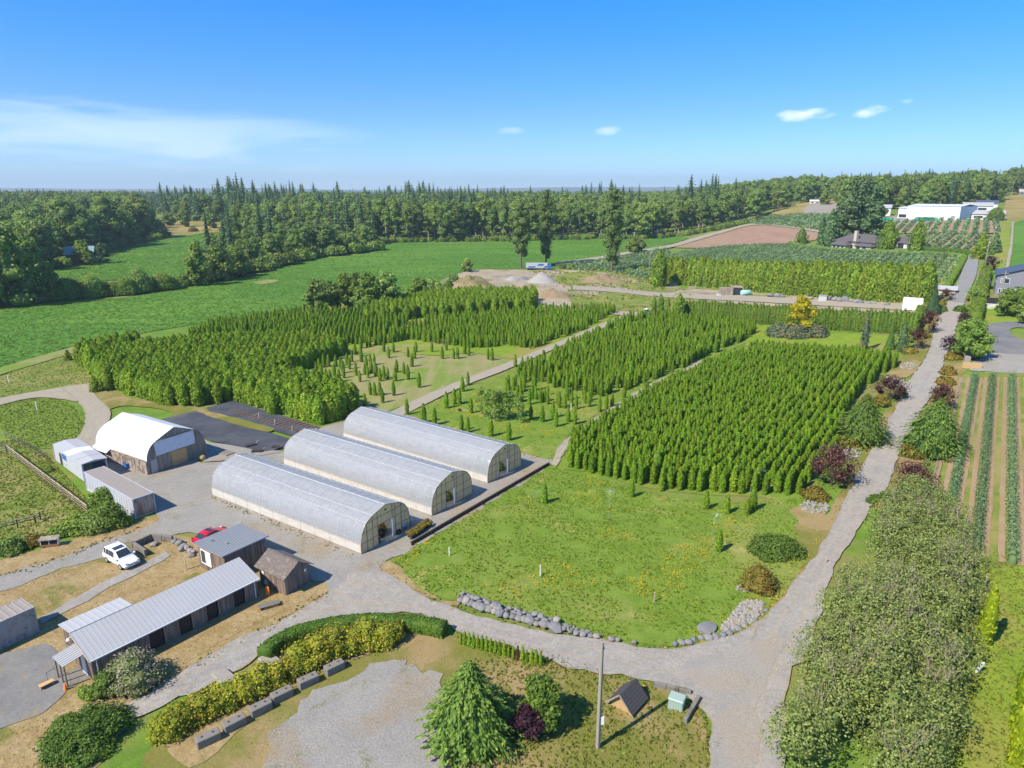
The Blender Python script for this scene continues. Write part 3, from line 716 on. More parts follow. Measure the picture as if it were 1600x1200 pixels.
# right-hand side
sheet('berry_field', [(1455, 880), (1460, 800), (1500, 600), (1524, 584), (1700, 584), (1760, 900), (1560, 905), (1520, 880)], 'pasture_ground', 0.05, 0.2)
sheet('side_lawn', [(1480, 895), (1540, 890), (1760, 905), (1800, 1220), (1420, 1220), (1450, 1000)], 'lawn_ground', 0.06, 0.3)
sheet('house_lawn', [(1538, 480), (1600, 478), (1700, 480), (1700, 512), (1600, 505), (1545, 508), (1535, 500)], 'lawn_ground', 0.06, 0.2)
sheet('asphalt_drive', [(1540, 510), (1570, 503), (1620, 504), (1700, 510), (1700, 530), (1620, 515), (1586, 512), (1578, 520), (1600, 531), (1700, 548), (1700, 562), (1600, 554), (1555, 550), (1550, 530)], 'asphalt', 0.09, 0.1)
sheet('gravel_pad', [(1515, 578), (1530, 556), (1560, 551), (1610, 554), (1700, 560), (1700, 584), (1560, 582), (1545, 580)], 'gravel', 0.08, 0.25)
# slope fields
UPPER = [(1040, 402), (1100, 388), (1180, 382), (1240, 384), (1300, 391), (1400, 396), (1500, 401), (1492, 420), (1470, 450), (1440, 472), (1300, 440), (1150, 425), (1040, 418)]
sheet('berry_field', UPPER, 'pasture_ground', 0.08, 0.5)
LOWBERRY = [(872, 416), (925, 409), (992, 397), (1045, 390), (1030, 425), (1015, 436), (960, 424), (900, 420)]
sheet('berry_field', LOWBERRY, 'pasture_ground', 0.10, 0.5)
sheet('red_field', [(1046, 385), (1090, 373), (1128, 364), (1190, 351), (1262, 361), (1300, 369), (1236, 380), (1180, 381), (1100, 387)], 'red_soil', 0.12, 0.6)
ribbon('farm_track', [(868, 411), (925, 403), (990, 392), (1046, 383), (1090, 370), (1130, 360), (1190, 349), (1290, 362)], [(868, 416), (925, 408), (992, 396), (1050, 387), (1094, 375), (1132, 364), (1190, 352), (1300, 367)], 'lane_dirt', 0.2, amp=0.5, step=4)
BERRY2 = [(1410, 346), (1480, 341), (1555, 344), (1555, 364), (1400, 365), (1290, 368), (1330, 355)]
BERRY3 = [(1440, 366), (1530, 366), (1545, 372), (1535, 395), (1440, 389), (1400, 380)]
BERRY4 = [(1165, 349), (1200, 338), (1300, 335), (1310, 348), (1290, 360), (1215, 353)]
for b in (BERRY2, BERRY3, BERRY4): sheet('berry_field', b, 'row_soil' if b is not BERRY4 else 'pasture_ground', 0.14, 0.5)
sheet('golden_slope', [(1205, 333), (1230, 322), (1262, 316), (1330, 308), (1360, 316), (1300, 328), (1250, 337)], 'gold_field', 0.12, 1, seg_min=3)
sheet('golden_slope', [(1570, 322), (1575, 306), (1640, 308), (1660, 350), (1600, 352), (1562, 350)], 'gold_field', 0.12, 1, seg_min=3)
sheet('grass_strip', [(1562, 350), (1582, 349), (1578, 385), (1568, 420), (1550, 425), (1555, 390)], 'lawn_ground', 0.14, 0.5)
sheet('crop_field', [(1584, 349), (1660, 347), (1720, 420), (1600, 430), (1575, 425), (1580, 390)], 'crop_ground', 0.14, 0.5)
ribbon('farm_track', [(1580, 348), (1577, 385), (1568, 425)], [(1584, 348), (1582, 385), (1575, 425)], 'lane_dirt', 0.24, amp=0.4, step=4)
sheet('works_yard', [(1355, 349), (1400, 338), (1440, 335), (1560, 338), (1566, 344), (1480, 348), (1400, 352)], 'gravel', 0.16, 0.5)
sheet('works_yard', [(1255, 332), (1265, 320), (1300, 316), (1312, 326), (1300, 334), (1270, 336)], 'gravel', 0.16, 0.8)

# ------------------------------------------------------------------ plants
def unit(a): return a / np.maximum(np.linalg.norm(a, axis=1, keepdims=True), 1e-9)
def cards(C, N, L, W, up=None, jit=0.5, g=rng, bend=0.0):
    """kite-shaped leaves: centres C, facing N (jittered), long axis towards up; returns verts, quads, tint"""
    n = len(C); C = np.asarray(C, float)
    L = np.broadcast_to(L, (n,)) * g.uniform(0.7, 1.3, n); W = np.broadcast_to(W, (n,)) * g.uniform(0.7, 1.3, n)
    N = unit(np.asarray(N, float) + g.normal(0, jit, (n, 3)))
    U = g.normal(0, 1, (n, 3)) if up is None else np.asarray(up, float) + g.normal(0, 0.35, (n, 3))
    U = unit(U - (U * N).sum(1)[:, None] * N)
    T = np.cross(N, U)
    a = C - U * (L / 2)[:, None]; b = C + T * (W / 2)[:, None] + U * (L * 0.05)[:, None]; c = C + U * (L / 2)[:, None] - N * (L * bend)[:, None]; d = C - T * (W / 2)[:, None] + U * (L * 0.05)[:, None]
    V = np.stack([a, b, c, d], 1).reshape(-1, 3)
    Q = np.arange(n * 4).reshape(n, 4)
    return V, Q, np.repeat(g.uniform(0, 1, n), 4)
def merge(parts):
    V, Q, T, o = [], [], [], 0
    for v, q, t in parts:
        V.append(v); Q.append(np.asarray(q) + o); T.append(t); o += len(v)
    return np.concatenate(V), np.concatenate(Q), np.concatenate(T)
def revolve_core(prof, seg, g, bump=0.12, tint=0.35):
    """knobbly inner body of a column plant"""
    V = []
    for r, z in prof:
        for k in range(seg):
            t = 2 * PI * k / seg
            rr = r * (1 + g.uniform(-bump, bump)); V.append((rr * math.cos(t), rr * math.sin(t), z + g.uniform(-.03, .03)))
    Q = [(i * seg + k, i * seg + (k + 1) % seg, (i + 1) * seg + (k + 1) % seg, (i + 1) * seg + k) for i in range(len(prof) - 1) for k in range(seg)]
    return np.array(V), np.array(Q), np.clip(g.normal(tint, .12, len(V)), 0, 1)
def column_mesh(name, h, r, mat, seed, ncard=260, L=0.26, W=0.13, shape=1.5, low=0.55, seg=9, core=0.86, out=0.35, jit=0.42, wob=0.1, base=0.0):
    """conical or columnar evergreen: r(z) from a rounded foot to a pointed tip"""
    g = np.random.default_rng(seed)
    def rad(q): return r * np.minimum(1, (q + 0.03) / low * 0.35 + 0.65) * np.maximum(0.0, 1 - np.clip(q, 0, 1) ** shape) ** 0.75
    zs = np.linspace(0.0, 0.985, 9)
    prof = [(float(rad(np.array(z))) * core * (0.75 if i == 0 else 1), base + z * h) for i, z in enumerate(zs)] + [(0.005, base + h)]
    parts = [revolve_core(prof, seg, g, 0.14)]
    q = 1 - np.sqrt(g.uniform(0.0, 1, ncard)) ** 1.15
    q = np.where(g.uniform(0, 1, ncard) < 0.12, g.uniform(0.8, 1.0, ncard), q)
    t = g.uniform(0, 2 * PI, ncard)
    lob = 1 + wob * np.sin(t * 3 + seed) * np.sin(q * 9 + seed * 2)
    rr = rad(q) * lob * g.uniform(0.86, 1.06, ncard) + 0.01
    D = np.stack([np.cos(t), np.sin(t), np.zeros(ncard)], 1)
    C = D * rr[:, None]; C[:, 2] = base + q * h
    N = D + np.array([0, 0, 0.28]); U = D * out + np.array([0, 0, 1.0])
    parts.append(cards(C, N, L, W, U, jit, g))
    V, Q, T = merge(parts)
    return np_mesh(name, V, Q, M[mat], T)
def lobes_cloud(g, lobes, n, L, W, shell=0.75, jit=0.6, up=0.3, squash=1.0):
    """leaves spread through a set of ellipsoid leaf masses (cx, cy, cz, rx, ry, rz)"""
    lobes = np.array(lobes, float)
    vol = (lobes[:, 3] * lobes[:, 4] * lobes[:, 5]) ** 0.67
    k = g.choice(len(lobes), n, p=vol / vol.sum())
    d = unit(g.normal(0, 1, (n, 3)))
    d[:, 2] = np.where(d[:, 2] < -0.35, -d[:, 2], d[:, 2])
    rr = g.uniform(shell ** 3, 1.08, n) ** (1 / 3)
    rr *= 1 + 0.16 * np.sin(d[:, 0] * 6 + k) * np.sin(d[:, 1] * 7 + k * 2) + 0.1 * np.sin(d[:, 2] * 9 + k)
    C = lobes[k, :3] + d * rr[:, None] * lobes[k, 3:6]
    N = unit(d / lobes[k, 3:6]) + np.array([0, 0, up])
    return cards(C, N, L, W, None, jit, g)
def blob_core(g, lobes, k=0.72, tint=0.25):
    parts = []
    for l in lobes:
        seg, rings = 8, 5
        V, Q = [], []
        for i in range(rings + 1):
            ph = -PI / 2 + PI * i / rings
            for j in range(seg):
                t = 2 * PI * j / seg
                s = k * g.uniform(0.85, 1.1)
                V.append((l[0] + l[3] * s * math.cos(ph) * math.cos(t), l[1] + l[4] * s * math.cos(ph) * math.sin(t), l[2] + l[5] * s * math.sin(ph)))
        for i in range(rings):
            for j in range(seg): Q.append((i * seg + j, i * seg + (j + 1) % seg, (i + 1) * seg + (j + 1) % seg, (i + 1) * seg + j))
        parts.append((np.array(V), np.array(Q), np.clip(g.normal(tint, .1, len(V)), 0, 1)))
    return parts
def tree_trunk(h, r, seed, limbs=5, spread=3.0, top=0.75):
    g = random.Random(seed); mb = MB()
    pts = [(0, 0, -0.3)]; x = y = 0
    for i in range(1, 6):
        x += g.uniform(-.02, .02) * h; y += g.uniform(-.02, .02) * h; pts.append((x, y, h * top * i / 5))
    mb.tube(pts, [r * 1.25, r, r * .85, r * .65, r * .45, r * .2], 8)
    for i in range(limbs):
        k = g.choice((2, 3, 3, 4)); a = 2 * PI * (i + g.random()) / limbs; p = Vector(pts[k])
        q = p + Vector((math.cos(a) * spread * .5, math.sin(a) * spread * .5, h * .10)); e = p + Vector((math.cos(a) * spread, math.sin(a) * spread, h * .25))
        mb.tube([p, q, e], [r * .4, r * .28, r * .08], 6)
    return mb
def broad_lobes(h, r, seed, n=11, low=0.28, top_r=0.6):
    g = random.Random(seed); L = []
    for i in range(n):
        f = i / (n - 1); z = h * (low + (1 - low - 0.14) * f)
        wide = r * (0.62 if f < 0.6 else 0.62 - (f - 0.6) * (1 - top_r) * 1.2) * math.sin(PI * (0.22 + 0.66 * f))
        a = i * 2.4 + g.uniform(-.4, .4); s = g.uniform(0.36, 0.56) * r
        L.append((math.cos(a) * wide, math.sin(a) * wide, z, s, s, s * g.uniform(.7, .95)))
    L.append((0, 0, h * (low + 1) / 2, r * .62, r * .62, h * (1 - low) * .40))
    return L
def broad_crown(name, h, r, seed, mat, n=1700, L=0.9, W=0.6, lob=11, low=0.28, core=True, jit=0.6, shell=0.75, k=0.72):
    g = np.random.default_rng(seed)
    lb = broad_lobes(h, r, seed, lob, low)
    parts = (blob_core(g, lb, k) if core else []) + [lobes_cloud(g, lb, n, L, W, shell, jit)]
    V, Q, T = merge(parts); return np_mesh(name, V, Q, M[mat], T)
def fir_crown(name, h, r, seed, mat, levels=18, L=None, low=0.10, droop=0.28, dens=1.0, tipw=0.06, pw=0.85):
    g = np.random.default_rng(seed); parts = []
    prof = [(r * .42 * (1 - z) ** pw + .02, h * (low + (1 - low) * z)) for z in np.linspace(0, .97, 7)] + [(.01, h)]
    parts.append(revolve_core(prof, 8, g, .2, .2))
    C, N, U, Ls = [], [], [], []
    for i in range(levels):
        f = i / (levels - 1); z = h * (low + (1 - low) * f * .985); R_ = r * ((1 - f) ** pw + tipw) * g.uniform(.82, 1.1)
        nb = max(5, int(11 * (1 - f * .5) * dens))
        off = g.uniform(0, 6.28)
        for j in range(nb):
            a = off + 2 * PI * j / nb + g.uniform(-.25, .25); rb = R_ * g.uniform(.72, 1.12)
            d = np.array([math.cos(a), math.sin(a), 0]); t = np.array([-d[1], d[0], 0])
            m = max(2, int(2 + 4 * (1 - f) * dens))
            for q in range(m):
                s = (q + .8) / m
                for side in ((0,) if q == m - 1 else (-1, 1)):
                    C.append(d * rb * s + t * side * rb * .16 * (1.2 - s) + np.array([0, 0, z - droop * rb * s * s + .06 * h / levels]))
                    N.append(np.array([0, 0, 1.0]) + d * .45); U.append(d * 1.0 + t * side * .7 - np.array([0, 0, .25])); Ls.append(max(rb * .62 / math.sqrt(m) * 1.25, h * .028))
    Ls = np.array(Ls)
    parts.append(cards(np.array(C), np.array(N), Ls, Ls * .55, np.array(U), .32, g, .12))
    V, Q, T = merge(parts); return np_mesh(name, V, Q, M[mat], T)
def with_trunk(name, crown, mb, bark='bark'):
    """crown and trunk in one mesh, for woodland trees too far off to tell their parts"""
    t = mb.data(name + '_t', M[bark]); b = bmesh.new(); b.from_mesh(crown)
    lay = b.verts.layers.float.get('tint')
    n0 = len(b.faces); b.from_mesh(t); b.faces.ensure_lookup_table()
    for f in b.faces[n0:]: f.material_index = 1
    me = bpy.data.meshes.new(name); b.to_mesh(me); b.free()
    me.materials.append(crown.materials[0]); me.materials.append(M[bark]); return me
def tree(name, label, cat, p, crown_me, trunk_me, rz=0, sc=(1, 1, 1), group=None):
    t = thing(name, label, cat, p, rz, group); t.scale = sc
    link('trunk', trunk_me, t); link('crown', crown_me, t)
    return t

# prototype library -------------------------------------------------
CEDAR = [column_mesh('young_cedar_%d' % i, 2.95, 0.43, 'cedar_leaf', 20 + i, 340, 0.25, 0.12, 2.7 + .3 * (i % 3)) for i in range(4)]
THUJA = [column_mesh('thuja_%d' % i, 5.0, 1.28, 'thuja_leaf', 40 + i, 820, 0.46, 0.24, 2.7, 0.6, 11, .8, .5, .62, .2) for i in range(4)]
HEDGE_CEDAR = [column_mesh('hedge_cedar_%d' % i, 8.0, 1.9, 'hedge_cedar_leaf', 60 + i, 1000, 0.7, 0.36, 2.6, 0.7, 12, .78, .5, .62, .24) for i in range(4)]
COLUMN = [column_mesh('column_cedar_%d' % i, 5.2, 0.72, 'column_leaf', 80 + i, 320, 0.42, 0.2, 3.2, 0.7, 9, .85, .3, .45, .08) for i in range(3)]
FIR_C = [fir_crown('fir_%d' % i, 30, 6.4 - .7 * (i % 3), 100 + i, 'fir_leaf', 15 + 2 * (i % 2), low=.12, pw=.66 + .1 * (i % 3), tipw=.15) for i in range(4)]
FIR = [with_trunk('fir_tree_mesh', c, MB().tube([(0, 0, -.5), (0, 0, 9), (0, 0, 26)], [.5, .4, .1], 6)) for c in FIR_C]
BROAD_C = [broad_crown('broad_%d' % i, 24, 7.2 - .6 * (i % 3), 120 + i, 'broad_leaf', 1500, 1.25, .85, 12, .10 + .05 * (i % 3)) for i in range(5)]
BROAD = [with_trunk('broadleaf_tree_mesh', c, tree_trunk(24, .45, 5 + i, 5, 4)) for i, c in enumerate(BROAD_C)]
SLIM_C = [broad_crown('slim_%d' % i, 25, 4.2, 140 + i, 'bright_leaf' if i % 2 else 'broad_leaf', 1200, 1.1, .75, 10, .24) for i in range(3)]
SLIM = [with_trunk('alder_tree_mesh', c, tree_trunk(25, .38, 15 + i, 4, 2.4), 'pale_bark') for i, c in enumerate(SLIM_C)]
BUSH = []
for i in range(4):
    g = np.random.default_rng(160 + i)
    lb = [(g.uniform(-.8, .8), g.uniform(-.8, .8), .55 + g.uniform(-.1, .25), .75, .75, .65) for k in range(5)] + [(0, 0, .6, .9, .9, .75)]
    V, Q, T = merge(blob_core(g, lb, .75) + [lobes_cloud(g, lb, 700, .34, .22, .8, .6)])
    BUSH.append((V, Q, T))
def bush_mesh(mat, i=0): return np_mesh('bush', *BUSH[i % 4][:2], M[mat], BUSH[i % 4][2])
BUSHES = {}
def big_bush_mesh(w, h, mat, seed, L=.26, dk=1.0):
    g = np.random.default_rng(seed); lb = []
    n = int(min(26, 7 + w * 2.2)); s = min(w, h * 2) * .30
    for k in range(n):
        a = k * 2.39996 + g.uniform(-.3, .3); q = math.sqrt((k + .5) / n); x, y = math.cos(a) * q * (w / 2 - s * .8), math.sin(a) * q * (w / 2 - s * .8)
        top = h * (1 - .55 * q ** 2.2) * g.uniform(.72, 1.08); lb.append((x, y * dk, top - s * .62, s * g.uniform(.8, 1.15), s * g.uniform(.8, 1.15), s * .72))
        if q > .55: lb.append((x * 1.03, y * dk * 1.03, top * .38, s * .85, s * .85, top * .36))
    m = int(min(9000, max(900, 240 * w * w)))
    V, Q, T = merge(blob_core(g, lb, .74) + [lobes_cloud(g, lb, m, L, L * .62, .82, .6)]); V[:, 2] = np.maximum(V[:, 2], .02)
    return np_mesh('bush', V, Q, M[mat], T)
def bush(name, label, cat, p, w, h, mat, i=0, group=None, d=None, rz=0.0):
    if w > 2.3 and w < 14:
        return tag(link(name, big_bush_mesh(w, h, mat, i + 700, min(.5, max(.2, math.hypot(p[0], p[1]) / 330)), (d or w) / w), None, p, rz), label, cat, group)
    k = (mat, i % 4)
    if k not in BUSHES: BUSHES[k] = bush_mesh(mat, i)
    o = link(name, BUSHES[k], None, p, rz); o.scale = (w / 3.1, (d or w) / 3.1, h / 1.5)
    return tag(o, label, cat, group)

# scattered cover ----------------------------------------------------
def scatter_group(coll):
    ng = bpy.data.node_groups.new('scatter', 'GeometryNodeTree')
    ng.interface.new_socket('Geometry', in_out='INPUT', socket_type='NodeSocketGeometry')
    ng.interface.new_socket('Geometry', in_out='OUTPUT', socket_type='NodeSocketGeometry')
    n, l = ng.nodes, ng.links
    gi, go = n.new('NodeGroupInput'), n.new('NodeGroupOutput')
    iop = n.new('GeometryNodeInstanceOnPoints'); ci = n.new('GeometryNodeCollectionInfo')
    ci.inputs[0].default_value = coll; ci.inputs[1].default_value = True; ci.inputs[2].default_value = True
    iop.inputs['Pick Instance'].default_value = True
    def attr(nm, ty):
        a = n.new('GeometryNodeInputNamedAttribute'); a.data_type = ty; a.inputs['Name'].default_value = nm
        return a.outputs['Attribute']
    l.new(gi.outputs[0], iop.inputs['Points']); l.new(ci.outputs[0], iop.inputs['Instance'])
    l.new(attr('pick', 'INT'), iop.inputs['Instance Index'])
    l.new(attr('rot', 'FLOAT_VECTOR'), iop.inputs['Rotation']); l.new(attr('scl', 'FLOAT_VECTOR'), iop.inputs['Scale'])
    l.new(iop.outputs[0], go.inputs[0]); return ng
def scatter(name, P, meshes, scl, rot=None, pick=None, seed=0, label=None, cat=None):
    """many small plants nobody would count, standing on the points P, as one object"""
    P = np.asarray(P, np.float32); n = len(P); g = np.random.default_rng(seed)
    coll = bpy.data.collections.new(name + '_kinds')
    for i, m in enumerate(meshes):
        o = bpy.data.objects.new('%s_kind_%02d' % (name, i), m); coll.objects.link(o)
    me = bpy.data.meshes.new(name); me.vertices.add(n); me.vertices.foreach_set('co', P.ravel())
    a = me.attributes.new('pick', 'INT', 'POINT'); a.data.foreach_set('value', (g.integers(0, len(meshes), n) if pick is None else pick).astype(np.int32))
    r = np.zeros((n, 3), np.float32); r[:, 2] = g.uniform(0, 2 * PI, n) if rot is None else rot
    a = me.attributes.new('rot', 'FLOAT_VECTOR', 'POINT'); a.data.foreach_set('vector', r.ravel())
    s = np.asarray(scl, np.float32); s = np.repeat(s[:, None], 3, 1) if s.ndim == 1 else s
    a = me.attributes.new('scl', 'FLOAT_VECTOR', 'POINT'); a.data.foreach_set('vector', np.ascontiguousarray(s).ravel())
    me.update()
    o = link(name, me); md = o.modifiers.new('scatter', 'NODES'); md.node_group = scatter_group(coll)
    return tag(o, label, cat, None, 'stuff')
def np_elev(P): return np.array([elev(float(x), float(y)) for x, y in P], np.float32)
def fill(px, n, seed=0, smooth=True, avoid=()):
    """n random ground points inside a pixel outline"""
    poly = [tuple(p[:2]) for p in px_ground(smooth_line(px) if smooth else px)]
    return fill_xy(poly, n, seed, avoid)
def fill_xy(poly, n, seed=0, avoid=()):
    g = np.random.default_rng(seed); A = np.array(poly); lo, hi = A.min(0), A.max(0); out = np.zeros((0, 2))
    while len(out) < n:
        q = g.uniform(lo, hi, (n * 3, 2)); q = q[np_inside(q, poly)]
        for b in avoid: q = q[~np_inside(q, b)]
        if len(q) == 0: break
        out = np.concatenate([out, q])
    out = out[:n]
    return np.concatenate([out, np_elev(out)[:, None]], 1)
def tuft_mesh(mat, seed, n=9, h=.3, w=.12, lean=.5, r=.16):
    g = np.random.default_rng(seed); t = g.uniform(0, 6.28, n); rr = g.uniform(0, r, n)
    C = np.stack([np.cos(t) * rr, np.sin(t) * rr, np.full(n, h * .42)], 1)
    U = np.stack([np.cos(t) * lean, np.sin(t) * lean, np.ones(n)], 1); N = np.stack([np.cos(t), np.sin(t), np.full(n, .5)], 1)
    V, Q, T = cards(C, N, h, w, U, .5, g); return np_mesh('tuft', V, Q, M[mat], T)
def leafclump(mat, seed, n=14, r=.5, h=.4, s=.3):
    g = np.random.default_rng(seed); d = unit(g.normal(0, 1, (n, 3))); d[:, 2] = np.abs(d[:, 2])
    C = d * np.array([r, r, h]); V, Q, T = cards(C, d + np.array([0, 0, .6]), s, s * .7, None, .5, g); return np_mesh('clump', V, Q, M[mat], T)
TUFT = [tuft_mesh('meadow_leaf', i, 9, .34, .16) for i in range(3)]
WEED = [leafclump('meadow_leaf', 10 + i, 12, .26, .2, .2) for i in range(3)]
PTUFT = [tuft_mesh('pasture_blade', 60 + i, 9, .26, .12, .6) for i in range(3)]
DRYTUFT = [tuft_mesh('dry_grass_blade', 20 + i, 9, .26, .09, .7) for i in range(3)]
CLUMP = [leafclump('crop_leaf', 30 + i, 14, .6, .45, .45) for i in range(4)]
FLOWER = [leafclump('flower_petal', 40 + i, 8, .28, .40, .10) for i in range(2)]
def noise_keep(P, scale, lo, seed=0, soft=.1):
    v = np.array([mnoise.noise(Vector((x * scale, y * scale, seed))) for x, y in P[:, :2]])
    return P[v > lo + np.random.default_rng(seed).uniform(-soft, soft, len(v))]

# ------------------------------------------------------------------ buildings
AX = R(-35.0)                      # the farm is laid out on one grid
def gh(p): return (p[0], p[1], elev(p[0], p[1]))
def siding(mb, a, b, z0, ztop, w=0.24, t=0.035, m=0, seed=0):
    """upright boards from a to b (plan points); ztop a height or f(0..1)"""
    a, b = Vector((a[0], a[1], 0)), Vector((b[0], b[1], 0)); L = (b - a).length; d = (b - a) / L; nrm = Vector((d.y, -d.x, 0))
    g = random.Random(seed); n = max(1, round(L / w))
    zt = ztop if callable(ztop) else (lambda q: ztop)
    for i in range(n):
        q0, q1 = i / n + .006 * w, (i + 1) / n - .006 * w
        p0, p1 = a + d * L * q0, a + d * L * q1; o = nrm * g.uniform(0.0, 0.02)
        z00, z01 = zt(q0), zt(q1)
        vs = [p0 + o + nrm * t + Vector((0, 0, z0)), p1 + o + nrm * t + Vector((0, 0, z0)), p1 + o + nrm * t + Vector((0, 0, z01)), p0 + o + nrm * t + Vector((0, 0, z00)),
              p0 + Vector((0, 0, z0)), p1 + Vector((0, 0, z0)), p1 + Vector((0, 0, z01)), p0 + Vector((0, 0, z00))]
        mb.mesh(vs, [(0, 1, 2, 3), (1, 5, 6, 2), (4, 0, 3, 7), (3, 2, 6, 7), (5, 4, 7, 6)], m)
        if i:                                       # a batten over the joint
            mb.beam(p0 + nrm * (t + .012) + Vector((0, 0, z0)), p0 + nrm * (t + .012) + Vector((0, 0, z00 - .02)), .05, .03, m)
    return mb
def ribbed(mb, A, B, C, D, n, h=0.03, m=0, thick=0.06):
    """ribbed sheet roof: eave A-B, ridge D-C, ribs running up the slope"""
    A, B, C, D = map(Vector, (A, B, C, D)); nrm = (B - A).cross(D - A).normalized()
    if nrm.z < 0: nrm = -nrm
    prof = [(0, 0), (.62, 0), (.72, h), (.90, h)]
    vs = []
    qs = [((i + q) / n, k) for i in range(n) for q, k in prof] + [(1.0, 0)]
    for q, k in qs:
        vs.append(A.lerp(B, q) + nrm * k); vs.append(D.lerp(C, q) + nrm * k)
    fs = [(2 * i, 2 * i + 2, 2 * i + 3, 2 * i + 1) for i in range(len(qs) - 1)]
    mb.mesh(vs, fs, m)
    lo = [p - nrm * thick for p in (A, B, C, D)]; e = -0.002
    mb.face([lo[3], lo[2], lo[1], lo[0]], m)
    top = [p + nrm * e for p in (A, B, C, D)]
    for i in range(4): mb.face([lo[i], lo[(i + 1) % 4], top[(i + 1) % 4], top[i]], m)
    return mb

def arch_pts(w, spring, peak, n=24, squeeze=0.9, K=((0, 0), (.015, .16), (.05, .33), (.11, .49), (.20, .63), (.32, .745), (.46, .83), (1, 1.0))):
    """profile of a gothic hoop from the near foot to the far foot: (y, z)"""
    def zz(s):
        for (a, p), (b, q) in zip(K, K[1:]):
            if s <= b: return p + (q - p) * (s - a) / (b - a)
        return 1.0
    half = [0, .015, .035, .06, .095, .135, .19, .25, .32, .40, .49, .58, .72, .86, 1.0]
    L_ = [(w / 2 * s, spring + (peak - spring) * zz(s)) for s in half]
    return L_ + [(w - y, z) for y, z in L_[-2::-1]]
def arch_z(pts, y):
    for (y0, z0), (y1, z1) in zip(pts, pts[1:]):
        if y0 <= y <= y1: return z0 + (z1 - z0) * (y - y0) / max(y1 - y0, 1e-9)
    return pts[0][1]

